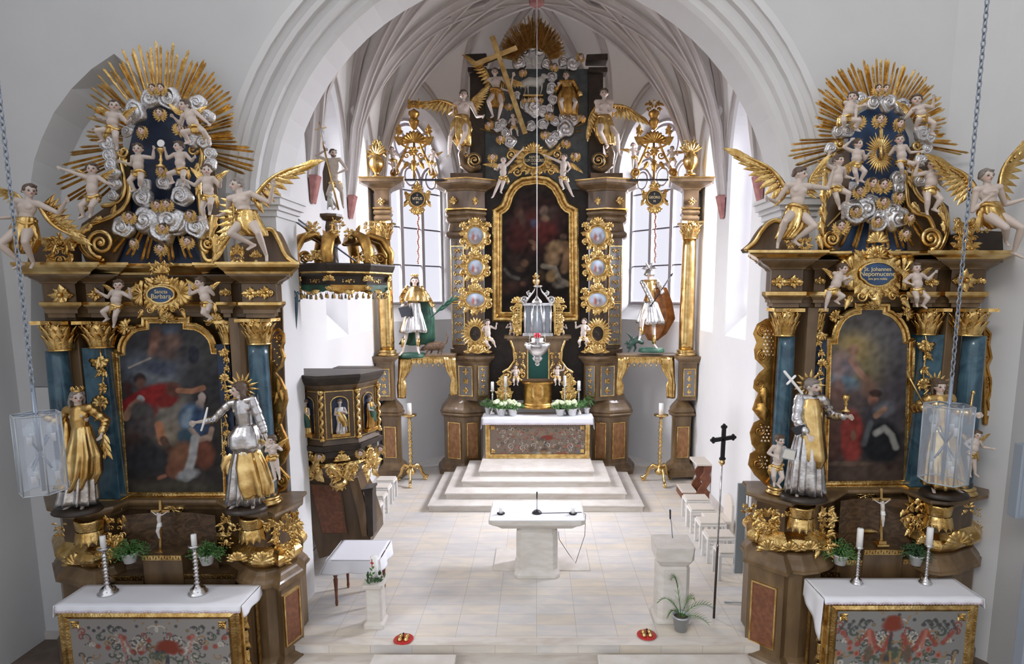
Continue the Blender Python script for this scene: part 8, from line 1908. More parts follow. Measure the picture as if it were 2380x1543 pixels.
# sounding board
CA_Y = 9.3; ccx = XP(796, 620, CA_Y); cs = S(620, CA_Y); CR = 112 * cs; zc_ = lambda v: ZP(v, CA_Y - .6)
t = thing('sounding_board', 'dark canopy over the pulpit with gilt volutes, tassels and green valance', 'canopy', (ccx, CA_Y, zc_(690)))
for nm, m, prof in (('cornice', 'dark_wood', [(CR * .94, zc_(642)), (CR, zc_(636)), (CR * 1.05, zc_(626)), (CR * 1.08, zc_(616)), (CR * 1.08, zc_(612))]), ('frieze', 'dark_wood', [(CR * .84, zc_(664)), (CR * .90, zc_(662)), (CR * .93, zc_(642))]), ('dentil_band', 'gold', [(CR * 1.0, zc_(636)), (CR * 1.03, zc_(634)), (CR * 1.03, zc_(631)), (CR * 1.0, zc_(629))])):
 mb = MB(); octo(mb, ccx, CA_Y, prof); mb.build(nm, m, t)
for k in range(8):
 d = face_dir(k); ap = CR * .9 * cos(pi / 8); c = Vector((ccx + d.x * ap, CA_Y + d.y * ap)); tn_ = Vector((-d.y, d.x)); hw = CR * .9 * sin(pi / 8)
 fr_ = lambda u, v, w=0.0, c=c, d=d, tn_=tn_: Vector((c.x + tn_.x * u + d.x * w, c.y + tn_.y * u + d.y * w, -v))
 mb = MB(fr_); pts = [(-hw, -zc_(662))] + [(hw, -zc_(662))] + [(hw - 2 * hw * i / 12, -zc_(662) + .06 + .045 * sin(pi * i / 12) + .012 * abs(sin(pi * i / 2))) for i in range(13)]
 mb.slab(pts, -.012, .012); mb.build('valance', 'green_cloth' if k in (1, 2, 7) else 'gold_old', t)
 mb = MB(fr_); mb.rosette(-hw * .3, -zc_(650), hw * .16, 4); mb.rosette(hw * .3, -zc_(650), hw * .16, 4); mb.rosette(0, -zc_(650), hw * .22, 5); mb.leaf(0, -zc_(672), 90, .09, .16, w=.01, lobes=2); mb.build('frieze_ornament', 'gold', t)
 for i in range(5):
  u = -hw + 2 * hw * (i + .5) / 5; q = MB(fr_); z_ = -zc_(662) + .09 + .03 * sin(pi * (i + .5) / 5); q.tube([(u, z_, 0), (u, z_ + .03, 0)], .004, 5); q.lathe([(.006, 0), (.014, .02), (.016, .03), (.02, .07), (.012, .075)], u, z_ + .025, 0, n=10); q.build('tassel', 'grey_hair' if i % 2 else 'gold', t)
 a = PA + pi / 8 + k * pi / 4; cp = Vector((ccx + CR * .95 * cos(a), CA_Y + CR * .95 * sin(a), zc_(655))); q = MB(Turned(cp, a + pi / 2)); q.shell(0, -.02, .085, ang=-90, spread=200, n=6, h=.03); q.shell(0, .06, .06, ang=90, spread=160, n=5, h=.03); q.build('corner_shell', 'gold', t)
 if k % 2 == 0 or True:
  q = MB(lambda u, v, w=0.0, a=a: Vector((ccx + u * cos(a) - w * sin(a), CA_Y + u * sin(a) + w * cos(a), -v)))
  zb_ = -zc_(612); H_ = zc_(540) - zc_(612)
  q.tube([(CR * .98, zb_ - .02, 0), (CR * 1.0, zb_ - H_ * .4, 0), (CR * .85, zb_ - H_ * .85, 0), (CR * .6, zb_ - H_ * 1.0, 0), (CR * .4, zb_ - H_ * .8, 0), (CR * .22, zb_ - H_ * .75, 0)], [.05, .06, .065, .06, .045, .03], 10, flat=1.5, round_ends=True)
  q.scroll(CR * .78, zb_ - H_ * .22, .09, ang=0, turns=1.5, sg=1, th=.022, w=-.02); q.leaf(CR * .6, zb_ - H_, -60, .16, .1, h=.03)
  q.build('volute', 'gold_old', t)
for (u0, v0, u1, v1, Y, sd) in ((712, 520, 742, 545, 8.75, 1), (755, 532, 835, 556, 8.7, 2), (770, 508, 800, 530, 8.9, 3), (826, 585, 878, 606, 8.6, 4), (846, 515, 868, 540, 8.8, 5), (722, 580, 752, 606, 8.65, 6)):
 mb = MB(Frame(Y)); mb.rocaille(u0, v0, u1, v1, seed=sd + 100, n=16); mb.build('carved_ornament', 'gold', t)
mb = MB(); px_ = XP(776, 540, CA_Y); s = S(540, CA_Y); mb.lathe([(14 * s, zc_(612)), (12 * s, zc_(580)), (15 * s, zc_(520)), (12 * s, zc_(505)), (20 * s, zc_(502)), (26 * s, zc_(494)), (26 * s, zc_(488))], px_, CA_Y - .1, 0, n=8, smooth=False, axis='z'); mb.build('centre_post', 'brown_wood', t)
mb = MB(); a_ = U(668, 500, 8.7); b_ = U(730, 545, 9.2); mb.tube([tuple(a_), tuple(b_)], .018, 6); mb.tube([tuple(U(676, 498, 8.7)), tuple(U(828, 608, 9.3))], .014, 6); mb.build('iron_stay', 'chain_metal', t)
q = MB(Frame(8.5)); q.tube(smooth_pts3([(690, 690), (688, 740), (684, 790), (683, 805)]), [3.4] * 12 + [2.4], 8, round_ends=True); q.rocaille(676, 676, 696, 706, seed=9, n=8); q.leaf(684, 800, 90, 16, 8); q.build('drop_ornament', 'blue_marble', t)
FL3 = (0.50, 0.42, 0.36)
W1 = figure('saint_statue', 'bearded half naked figure with long gilt staff standing on the pulpit canopy', 'statue', 9.2, ((774, 356, 9.5), (778, 424), (756, 352), (786, 404), (784, 482), (798, 478)), adult=True, yaw=40, cloth='gold', hair='hair', beard=True, seed=30, flesh=FL3, cloth_tail=1, elbow=(1.5, 1.4))
mb = MB(W1['fr']); mb.loft([(760, 372, 5, 5, -4), (756, 400, 8, 6, -5), (758, 440, 9, 6, -4), (762, 466, 6, 5, -2)], folds=5, amp=(.1, .3), seed=3, n=30); mb.build('mantle', 'brown_wood', W1['root'])
t = thing('cross_staff', 'long gilt staff ending in a silver cross, held by the figure on the canopy', 'staff', U(787, 490, 9.0)); mb = MB(Frame(9.0)); mb.tube([(752, 340, 0), (787, 488, 0)], 2.2, 8); mb.tube([(742, 284, 0), (752, 340, 0)], 1.5, 8); mb.tube([(732, 302, 0), (758, 296, 0)], 1.5, 6); mb.build('shaft', 'gold_smooth', t)
mb = MB(Frame(9.0)); mb.leaf(745, 298, 70, 26, 8, w=1); mb.leaf(750, 318, 70, 22, 7, w=1); mb.build('banner', 'silver', t)
t = thing('lamb_figure', 'small grey lamb at the feet of the figure on the pulpit canopy', 'statue', U(768, 488, 9.05)); mb = MB(Frame(9.05)); mb.tube([(768, 474, 0), (766, 462, 0)], [7, 6], 10, round_ends=True); mb.ell(768, 453, 2, 5, 5.5, 5); mb.tube([(768, 455, 4), (771, 459, 7)], [3.4, 2.2], 8, round_ends=True)
for x in (763, 773): mb.tube([(x, 472, 3), (x, 487, 3)], 2, 8, round_ends=True)
me, co_ = remeshed(mb, 'body', .012, 1); put_mesh(me, co_, 'body', 'lamb_white', t)

# ================================================================== altar table, lectern and loose things
def at(x, y, z=0.0): return G(x, y, z)
b = at(1248, 1350); ty = b.y + 0.42; tz = 1.04
t = thing('stone_altar', 'freestanding pale stone altar with thick slab on a broad block in the choir', 'altar', (b.x, ty, 0))
mb = MB(); hw, hd = .40, .33
def block(mb, cx, cy, prof):
 vs = []; fs = []
 for hx_, hy_, z, ch in prof:
  for a, c in ((-hx_ + ch, -hy_), (hx_ - ch, -hy_), (hx_, -hy_ + ch), (hx_, hy_ - ch), (hx_ - ch, hy_), (-hx_ + ch, hy_), (-hx_, hy_ - ch), (-hx_, -hy_ + ch)): vs.append((cx + a, cy + c, z))
 for k in range(len(prof) - 1):
  for i in range(8): j = (i + 1) % 8; fs.append((k * 8 + i, k * 8 + j, (k + 1) * 8 + j, (k + 1) * 8 + i))
 fs.append(tuple(range(8))[::-1]); fs.append(tuple((len(prof) - 1) * 8 + i for i in range(8))); mb.add(vs, fs, False)
block(mb, b.x, ty, [(.38, .36, 0, .07), (.38, .36, .06, .07), (.345, .33, .14, .08), (.345, .33, .72, .08), (.34, .33, .78, .1), (.29, .28, .82, .05), (.29, .28, .88, .03)]); mb.build('base', 'altar_marble', t, bevel=.01)
mb = MB(); block(mb, b.x, ty, [(.62, .33, .86, .05), (.74, .42, .93, .10), (.79, .45, .96, .07), (.79, .45, tz, .07)]); mb.build('slab', 'altar_marble', t, bevel=.012)
tag(MB.build((lambda m: (m.box(b.x - .77, b.x + .77, ty - .44, ty + .44, tz + .001, tz + .006), m)[1])(MB()), 'altar_cloth', 'cloth_white'), 'thin smooth white cloth covering the freestanding stone altar', 'altar cloth')
for sx, lab in ((-1, 'short white candle in a dark holder at the left end of the stone altar'), (1, 'short white candle in a dark holder at the right end of the stone altar')):
 x = b.x + sx * .60; y = ty - .16; t = thing('pillar_candle', lab, 'candle', (x, y, tz + .006)); mb = MB(); mb.lathe([(.032, 0), (.032, .10), (.026, .105)], x, y, tz + .012, n=16, axis='z'); mb.build('candle', 'wax', t)
 mb = MB(); mb.lathe([(.062, 0), (.062, .012), (.03, .014)], x, y, tz + .006, n=16, axis='z')
 for k in range(6): a = k * pi / 3; mb.ell(x + .055 * cos(a), y + .055 * sin(a), tz + .024, .014, .014, .014, n=6, m=5)
 mb.build('holder', 'black', t)
def microphone(label, x, y, z, h, lean=0.0, base=True):
 t = thing('microphone', label, 'microphone', (x, y, z)); mb = MB()
 if base: mb.lathe([(.085, 0), (.08, .015), (.05, .045), (.012, .06)], x, y, z, n=20, axis='z'); mb.build('stand_base', 'black', t)
 mb = MB(); mb.tube([(x, y, z), (x + lean * .5, y, z + h * .5), (x + lean, y, z + h * .72)], .006, 8); mb.build('gooseneck', 'chain_metal', t)
 mb = MB(); mb.tube([(x + lean, y, z + h * .7), (x + lean * 1.15, y, z + h)], [.011, .013], 10, round_ends=True); mb.build('capsule', 'black', t); return t
microphone('black gooseneck microphone on the middle of the stone altar', b.x, ty - .12, tz + .006, .36)
mb = MB(); mb.tube([(b.x + .05, ty - .14, tz + .012), (b.x + .4, ty - .12, tz + .012), (b.x + .74, ty - .1, tz + .012), (b.x + .815, ty - .1, tz - .02), (b.x + .80, ty - .2, .7), (b.x + .64, ty - .3, .25), (b.x + .52, ty - .38, .45), (b.x + .36, ty - .42, .72), (b.x + .355, ty - .3, .8)], .005, 6)
tag(mb.build('microphone_cable', 'black'), 'thin microphone cable hanging from the right end of the stone altar', 'cable')
for x0, x1, lab in ((1146, 1200, 'flat marble floor cover left of the stone altar base'), (1298, 1371, 'flat marble floor cover right of the stone altar base')):
 p0 = at(x0, 1327); p1 = at(x1, 1327); q = at(x0, 1274); mb = MB(); mb.box(p0.x, p1.x, p0.y, q.y, 0, .02); tag(mb.build('floor_cover', 'altar_marble', bevel=.004), lab, 'floor cover')
# lectern
p = at(1566, 1452); t = thing('stone_lectern', 'tall pale stone lectern on the right of the choir with a microphone', 'lectern', (p.x, p.y + .2, 0)); cx_, cy_ = p.x, p.y + .22
mb = MB(); block(mb, cx_, cy_, [(.27, .22, 0, .04), (.27, .22, .04, .04), (.225, .2, .06, .06), (.225, .2, .82, .06), (.20, .18, .86, .04)]); mb.build('shaft', 'altar_marble', t, bevel=.008)
mb = MB(); block(mb, cx_, cy_, [(.2, .18, .85, .04), (.27, .23, .95, .05), (.27, .24, 1.16, .02)]); mb.build('head', 'altar_marble', t, bevel=.008)
microphone('thin black microphone standing on the stone lectern', cx_ + .02, cy_ + .1, 1.16, .42, -.04, base=False)
# potted palm
p = at(1586, 1474); t = thing('potted_palm', 'small palm in a zinc pot before the stone lectern', 'plant', (p.x, p.y + .05, 0)); mb = MB(); s = S(1450, 7.6)
mb.lathe([(.085, 0), (.12, .2), (.13, .2), (.13, .22), (.105, .22), (.1, .17)], p.x, p.y + .1, 0.012, n=24, axis='z'); mb.build('pot', 'zinc', t); mb = MB(); mb.lathe([(.1, 0), (.1, .01)], p.x, p.y + .1, .19, n=20, axis='z'); mb.build('soil', 'earth', t)
c = Vector((p.x, p.y + .1, .2))
for i, (dx, dy, h) in enumerate(((.42, .0, .25), (-.12, .1, .62), (-.32, -.05, .36), (.2, .1, .3), (.34, -.1, .08), (-.2, -.1, .18))):
 mb = MB(); pts = [c + Vector((dx * q, dy * q, h * (1 - (1 - q) ** 2) - (.10 * q ** 3))) for q in [k / 10 for k in range(11)]]; mb.tube(pts, [.007 * (1 - .07 * k) for k in range(11)], 5)
 for k in range(2, 11):
  for sg in (-1, 1):
   a0 = pts[k]; dr = (pts[k] - pts[k - 1]).normalized(); sd = Vector((-dr.y, dr.x, 0)).normalized() if abs(dr.z) < .98 else Vector((1, 0, 0)); up = Vector((0, 0, 1)); v_ = (dr + (up if sg > 0 else -up * .9) * .5 + sd * .35 * sg).normalized()
   L_2 = .13 * (1 - .5 * k / 10); mb.tube([a0, a0 + v_ * L_2 * .5, a0 + v_ * L_2], [.004, .006, .001], 4, flat=.4)
 mb.build('frond', 'green_leaf', t)
# processional cross
p = at(1659, 1436); tp = U(1682, 990, p.y + .12); t = thing('processional_cross', 'black cross on a tall thin pole standing right of the lectern', 'cross', (p.x, p.y, 0)); q = U(1678, 1074, p.y + .1)
m_ = p.lerp(q, .47); mb = MB(); mb.tube([tuple(p), tuple(m_)], .017, 10); mb.build('lower_pole', 'dark_wood', t); mb = MB(); mb.tube([tuple(m_), tuple(q)], .013, 10); mb.ell(*m_, .022, .022, .03); mb.build('upper_pole', 'silver', t)
mb = MB(); mb.ell(*q, .045, .045, .045, n=14, m=10); mb.build('knob', 'gold_smooth', t)
fr = Frame(q.y); mb = MB(fr)
for (a, b2, w2) in (((1679, 1066), (1683, 992), 4.4), ((1658, 1023), (1704, 1016), 4.4)):
 mb.slab(barpx(a, b2, w2), -3, 3)
 for e_ in (a, b2):
  for dx, dy in ((-5, 0), (5, 0), (0, -5), (0, 5)): mb.ell(e_[0] + dx * .8, e_[1] + dy * .8, 0, 4, 4, 3.4, n=8, m=6)
mb.build('cross', 'iron', t)
# stools: an open white frame with a cushion
def stool(label, p, w, d, h, group, name='stool', sg=1):
 """p = near inner corner at floor level; the seat spreads w to the wall and d away from the camera."""
 x0, x1 = (p.x, p.x + w) if sg > 0 else (p.x - w, p.x); y0, y1 = p.y, p.y + d; t = thing(name, label, 'stool', ((x0 + x1) / 2, (y0 + y1) / 2, 0), group)
 mb = MB(); mb.box(x0, x1, y0, y1, h - .06, h - .015); mb.build('seat', 'white_paint', t, bevel=.008)
 mb = MB(); mb.box(x0 + .015, x1 - .015, y0 + .015, y1 - .015, h - .015, h + .02); mb.build('cushion', 'cushion', t, bevel=.015)
 for a in (x0, x1 - .045):
  for c in (y0, y1 - .045): mb = MB(); mb.box(a, a + .045, c, c + .045, 0, h - .06); mb.build('leg', 'white_paint', t, bevel=.004)
names = ('farthest from the camera', 'second from the back', 'middle one, in front of the round-backed chair', 'second from the front', 'nearest the camera')
for i, (x, y) in enumerate(((1595, 1163), (1606, 1186), (1627, 1218), (1645, 1250), (1672, 1287))):
 stool('white stool with beige cushion along the right choir wall, ' + names[i].replace('middle one, in front of the round-backed chair', 'the middle one'), Vector((at(x, y, .47).x, at(x, y, .47).y, 0)), .50, .36, .47, 'stools along the right choir wall')
for i, (x, y) in enumerate(((915, 1118), (903, 1135), (892, 1155), (881, 1178))):
 q = at(x, y, .47); stool('white stool along the left choir wall, ' + ('farthest from the camera', 'second from the back', 'third from the back', 'nearest the pulpit stairs')[i], Vector((q.x, q.y, 0)), .42, .34, .47, 'stools along the left choir wall', sg=-1)
# chair with rounded back
p = at(1664, 1262, .0); cx_ = 3.42; cy_ = p.y + .12; t = thing('round_backed_chair', 'white chair with rounded back behind the stools on the right wall', 'chair', (cx_, cy_, 0)); q = MB(lambda u, v, w=0.0: Vector((cx_ + .26 - w, cy_ + u, -v)))
q.slab([(-.24, -.1), (-.24, -.72)] + [(-.24 * cos(pi * k / 10), -.72 - .2 * sin(pi * k / 10)) for k in range(1, 10)] + [(.24, -.72), (.24, -.1)], 0, .05); q.build('backrest', 'cushion', t, bevel=.015)
mb = MB(); mb.box(cx_ - .22, cx_ + .26, cy_ - .23, cy_ + .23, .40, .47); mb.build('seat', 'cushion', t, bevel=.015)
for a in (cx_ - .21, cx_ + .2):
 for c in (cy_ - .22, cy_ + .17): mb = MB(); mb.box(a, a + .045, c, c + .045, 0, .4); mb.build('leg', 'white_paint', t)
# prie-dieu
pk = at(1632, 1160); t = thing('prie_dieu', 'red-brown wooden kneeling desk with pale cushions by the right choir wall', 'kneeler', (pk.x, pk.y, 0)); x_ = pk.x
q = lambda yy: MB(lambda u, v, w=0.0, yy=yy: Vector((x_ + u, yy - w, -v)))
for yy in (pk.y + .06, pk.y + .56):
 m2 = q(yy); m2.slab([(-.12, 0), (.18, 0), (.20, -.12), (.10, -.25), (.20, -.42), (.16, -.58), (.22, -.78), (.02, -.78), (.02, -.62), (-.06, -.5), (.0, -.36), (-.10, -.22)], 0, .05); m2.build('side_panel', 'red_wood', t, bevel=.01)
m2 = MB(lambda u, v, w=0.0: Vector((x_ + u, pk.y + .0 + v, .78 + .03 * w + (.10 - .3 * (u - .0)) * 0 ))); mb = MB(); mb.slab([(x_ - .16, pk.y), (x_ + .28, pk.y), (x_ + .28, pk.y + .62), (x_ - .16, pk.y + .62)], .78, .83); mb.build('desk_top', 'cushion', t, bevel=.012)
mb = MB(); mb.box(x_ - .46, x_ - .12, pk.y + .04, pk.y + .58, .12, .18); mb.build('kneeling_board', 'cushion', t, bevel=.015); mb = MB(); mb.box(x_ - .46, x_ - .42, pk.y + .05, pk.y + .57, 0, .12); mb.box(x_ - .44, x_ + .1, pk.y + .06, pk.y + .10, .03, .12); mb.build('foot_rail', 'red_wood', t)
# large standing candlesticks
def big_candlestick(label, u, v):
 Y = at(u, v).y; t = thing('standing_candlestick', label, 'candlestick', (at(u, v).x, Y, 0)); s = S(v, Y); x = at(u, v).x; z = lambda vv: ZP(vv, Y)
 mb = MB(); pr = [(.02, z(1104)), (.11, z(1100)), (.12, z(1094)), (.06, z(1088)), (.045, z(1080))]; vv = 1076
 while vv > 978: pr += [(.026, z(vv)), (.052 if (vv // 9) % 3 else .062, z(vv - 4)), (.026, z(vv - 8))]; vv -= 9
 pr += [(.03, z(975)), (.05, z(970)), (.17, z(966)), (.18, z(963)), (.05, z(963))]; mb.lathe(pr, x, Y, 0, n=20, axis='z'); mb.build('shaft', 'gold_smooth', t)
 for k in range(3):
  a = radians(-90 + 120 * k + 8); q2 = MB(lambda u_, v_, w=0.0, a=a: Vector((x + u_ * cos(a) - w * sin(a), Y + u_ * sin(a) + w * cos(a), -v_)))
  q2.tube([(.04, -.40, 0), (.16, -.44, 0), (.26, -.34, 0), (.30, -.2, 0), (.38, -.10, 0), (.44, -.10, 0)], [.05, .05, .045, .04, .045, .04], 10, flat=.8, round_ends=True); q2.scroll(.40, -.075, .062, ang=180, turns=1.3, sg=1, th=.02, w=-.03); q2.scroll(.16, -.40, .07, ang=0, turns=1.3, sg=-1, th=.02, w=-.03); q2.ell(.40, -.03, 0, .04, .03, .04); q2.build('leg', 'gold_smooth', t)
 mb = MB(); mb.lathe([(.058, 0), (.058, z(938) - z(963)), (.05, z(937) - z(963))], x, Y, z(963), n=18, axis='z'); mb.build('candle', 'wax', t)
big_candlestick('tall gilt standing candlestick with thick white candle, left of the altar steps', 956, 1122)
big_candlestick('tall gilt standing candlestick with thick white candle, right of the altar steps', 1532, 1122)
# small table with white cloth
p = at(784, 1408); t = thing('side_table', 'small dark wooden table under a white cloth below the pulpit', 'table', (p.x + .3, p.y + .3, 0)); tx0 = p.x - .05; tx1 = tx0 + .66; ty0 = p.y - .03; ty1 = ty0 + .62; TH = .76
mb = MB(); mb.box(tx0, tx1, ty0, ty1, TH - .1, TH - .02); mb.build('table_top', 'red_wood', t, bevel=.01)
for a in (tx0 + .04, tx1 - .04):
 for c_ in (ty0 + .04, ty1 - .04): mb = MB(); mb.lathe([(.016, 0), (.024, .05), (.018, .1), (.026, .3), (.034, .42), (.022, .45), (.034, .48), (.034, TH - .1)], a, c_, 0, n=12, axis='z'); mb.build('leg', 'red_wood', t)
mb = MB(); X0, X1, Y0, Y1 = tx0 - .04, tx1 + .06, ty0 - .04, ty1 + .04; mb.grid(lambda u, v: (X0 + (X1 - X0) * u, Y0 + (Y1 - Y0) * v, TH), 16, 16)
mb.grid(lambda u, v: (X0 + (X1 - X0) * u + (-.10 * (1 - u) ** 2) * v + .03 * v * u, Y0 - .02 - .05 * v * abs(sin(u * 7)), TH - (.16 + .05 * (1 - u)) * v), 30, 8); mb.grid(lambda u, v: (X0 - .02 - .10 * v - .02 * v * sin(u * 9), Y0 + (Y1 - Y0) * u - .03 * v * (1 - u), TH - (.22 - .04 * u) * v), 24, 8)
mb.grid(lambda u, v: (X1 + .02 + .05 * v * abs(sin(u * 6)), Y0 + (Y1 - Y0) * u, TH - .18 * v), 24, 8); mb.grid(lambda u, v: (X0 + (X1 - X0) * u, Y1 + .02 + .02 * v, TH - .16 * v), 16, 4)
tag(mb.build('table_cloth', 'cloth_white', solid=.005), 'white tablecloth with a drooping front left corner on the small table', 'tablecloth')
# paschal candle
p = at(868, 1464); cx_, cy_ = p.x, p.y + .15; t = thing('stone_pillar', 'short pale stone pillar carrying the paschal candle', 'pillar', (cx_, cy_, 0)); mb = MB(); block(mb, cx_, cy_, [(.145, .145, 0.0, .02), (.145, .145, .06, .02), (.12, .12, .1, .03), (.115, .115, .58, .03), (.145, .145, .60, .02), (.15, .15, .66, .02)]); mb.build('pillar', 'altar_marble', t, bevel=.006)
t = thing('paschal_candle', 'thick decorated white candle with green and red ornament on the stone pillar', 'candle', (cx_, cy_, .66)); mb = MB(); mb.lathe([(.05, 0), (.05, .36), (.04, .365)], cx_, cy_, .66, n=24, axis='z'); mb.build('candle', 'wax', t)
q = MB(Turned((cx_, cy_, .66), -.3)); 
for z2, a in ((.12, 40), (.17, 140), (.2, 50), (.09, 150), (.26, 90)): q.leaf(0, -z2, -a, .06, .028, w=.05, h=.004, lobes=0)
q.build('leaf_decoration', 'green_leaf', t); q = MB(Turned((cx_, cy_, .66), -.3)); q.slab([(-.006, -.34), (.006, -.34), (.006, -.22), (-.006, -.22)], .044, .054); q.slab([(-.025, -.29), (.025, -.29), (.025, -.275), (-.025, -.275)], .044, .054); q.build('red_cross', 'red_enamel', t)
t = thing('leaf_wreath', 'small dark green wreath around the foot of the paschal candle', 'wreath', (cx_, cy_, .66)); mb = MB(); R = random.Random(3)
for i in range(60): a = R.uniform(0, 6.28); rr_ = R.uniform(.07, .14); mb.fr = Turned((cx_ + rr_ * cos(a), cy_ + rr_ * sin(a), .67 + R.uniform(0, .04)), a + pi / 2); mb.leaf(0, 0, R.uniform(-150, -30), .06, .03, lobes=0, nu=5, nv=3)
mb.build('leaves', 'dark_leaf', t)
# red dishes with altar bells
for x, y, lab in ((938, 1487, 'red round dish with four small brass bells on the step, the left one'), (1503, 1477, 'red round dish with four small brass bells on the step, the right one')):
 p = at(x, y, .012); t = thing('bell_dish', lab, 'altar bells', p); mb = MB(); mb.lathe([(.12, 0), (.135, .012), (.13, .016), (.05, .012)], p.x, p.y, .013, n=28, axis='z'); mb.build('dish', 'red_enamel', t); mb = MB()
 for k in range(4): a = pi / 4 + k * pi / 2; mb.fr = WORLD; mb.lathe([(.036, 0), (.032, .015), (.022, .04), (.008, .05)], p.x + .06 * cos(a), p.y + .05 * sin(a), .03, n=14, axis='z')
 mb.build('bell_cluster', 'gold_smooth', t); mb = MB(); mb.tube([(p.x, p.y, .03), (p.x, p.y, .10)], .006, 6); mb.ell(p.x, p.y, .105, .014, .014, .014); mb.build('grip', 'iron', t)
# grey number board on a stand
p = at(1736, 1430); t = thing('board_stand', 'narrow grey board on a thin metal stand beside the right side altar', 'stand', (p.x, p.y + .3, 0)); q0 = U(1714, 1122, p.y + .3); q1 = U(1735, 1330, p.y + .3)
mb = MB(); mb.box(q0.x, q0.x + .13, p.y + .26, p.y + .30, q1.z, q0.z); mb.build('board', 'grey_metal', t, bevel=.006); mb = MB(); mb.tube([(q0.x + .17, p.y + .3, 0.01), (q0.x + .17, p.y + .3, q0.z - .2)], .012, 8); mb.tube([(q0.x - .1, p.y + .35, .015), (q0.x + .17, p.y + .3, .03), (q0.x + .24, p.y - .05, .015)], .012, 8); mb.build('stand', 'grey_metal', t)
# crucifixes, candles and plants on the side altars
def crucifix(label, u, v0, v1, Y, z=None):
 t = thing('crucifix', label, 'crucifix', U(u, v1, Y)); fr = Frame(Y); H = v1 - v0; mb = MB(fr)
 mb.slab([(u - 3, v0), (u + 3, v0), (u + 3, v1 - 10), (u - 3, v1 - 10)], -2, 2); mb.slab([(u - 22, v0 + H * .17), (u + 22, v0 + H * .17), (u + 22, v0 + H * .17 + 6), (u - 22, v0 + H * .17 + 6)], -2.1, 2.1); mb.box(u - 14, u + 14, v1 - 6, v1, -10, 10); mb.box(u - 9, u + 9, v1 - 13, v1 - 6, -7, 7); mb.build('cross', 'gold_smooth', t, bevel=.004)
 hy = v0 + H * .22; r = 3.6; q = MB(fr); hd = V3((u - 1, hy, 8)); head_volume(q, hd, r, -15, .3, child=False)
 q.tube([(u, hy + 4, 5), (u, hy + 12, 6), (u + 1, hy + 24, 5)], [4.6, 4.6, 3.8], 10, round_ends=True)
 for sg in (-1, 1): q.tube([(u + sg * 4, hy + 5, 5), (u + sg * 12, hy + 1, 4), (u + sg * 19, v0 + H * .19, 3)], [1.9, 1.5, 1.1], 8, round_ends=True); q.tube([(u + 1 + sg * 2, hy + 26, 5), (u + sg * 2.4 - 1, hy + 40, 9), (u + sg * .8 + 1, hy + 58, 5)], [2.9, 2.0, 1.3], 8, round_ends=True)
 me, co_ = remeshed(q, 'figure', .006, 1); set_colors(me, np.tile(np.array((.62, .58, .55), 'f'), (len(co_), 1))); put_mesh(me, co_, 'figure', 'flesh', t)
 q = MB(fr); q.loft([(u + 1, hy + 22, 4.6, 4, 5), (u + 1, hy + 31, 5.4, 4.6, 6)], folds=6, amp=(.06, .2), n=24); q.build('loincloth', 'wax', t); q = MB(fr); q.ell(u - 1, hy - 1.4, 7, r * .85, r * .8, r * .8); q.build('hair', 'hair', t)
crucifix('golden crucifix with pale figure on the middle step of the left side altar', 373, 1162, 1293, 7.35)
crucifix('golden crucifix with pale figure on the middle step of the right side altar', 2048, 1134, 1268, 7.32)
for u, vb, vt, vc, Y, z, lab, cr, w in ((252, 1384, 1272, 1246, 6.86, zt + .01, 'ornate silver candlestick on the left end of the left altar cloth', 6, 42), (461, 1384, 1266, 1242, 6.86, zt + .01, 'ornate silver candlestick on the right end of the left altar cloth', 6, 42),
      (1991, 1352, 1262, 1220, 6.92, zr + .01, 'silver candlestick with tall candle, left on the right altar cloth', 7, 28), (2151, 1352, 1258, 1218, 6.92, zr + .01, 'silver candlestick with tall candle, right on the right altar cloth', 7, 28)):
 candlestick(lab, u, vb, vt, vc, Y, w, cr=cr, z=z)
for u, v, Y, lab, sd, w in ((303, 1306, 7.22, 'bushy green plant in white pot behind the left candlestick, left side altar', 11, 34), (482, 1310, 7.22, 'bushy green plant in white pot behind the right candlestick, left side altar', 12, 34), (1952, 1310, 7.2, 'bushy green plant behind the left candlestick, right side altar', 13, 34), (2128, 1312, 7.2, 'bushy green plant behind the right candlestick, right side altar', 14, 30)):
 flowerpot(lab, u, v, Y, None, w, 22, sd, False, nleaf=230, spread=1.25, name='potted_plant', droop=.7, leafsz=.36, hgt=1.9, leafm='dark_leaf' if u > 2000 else 'green_leaf')
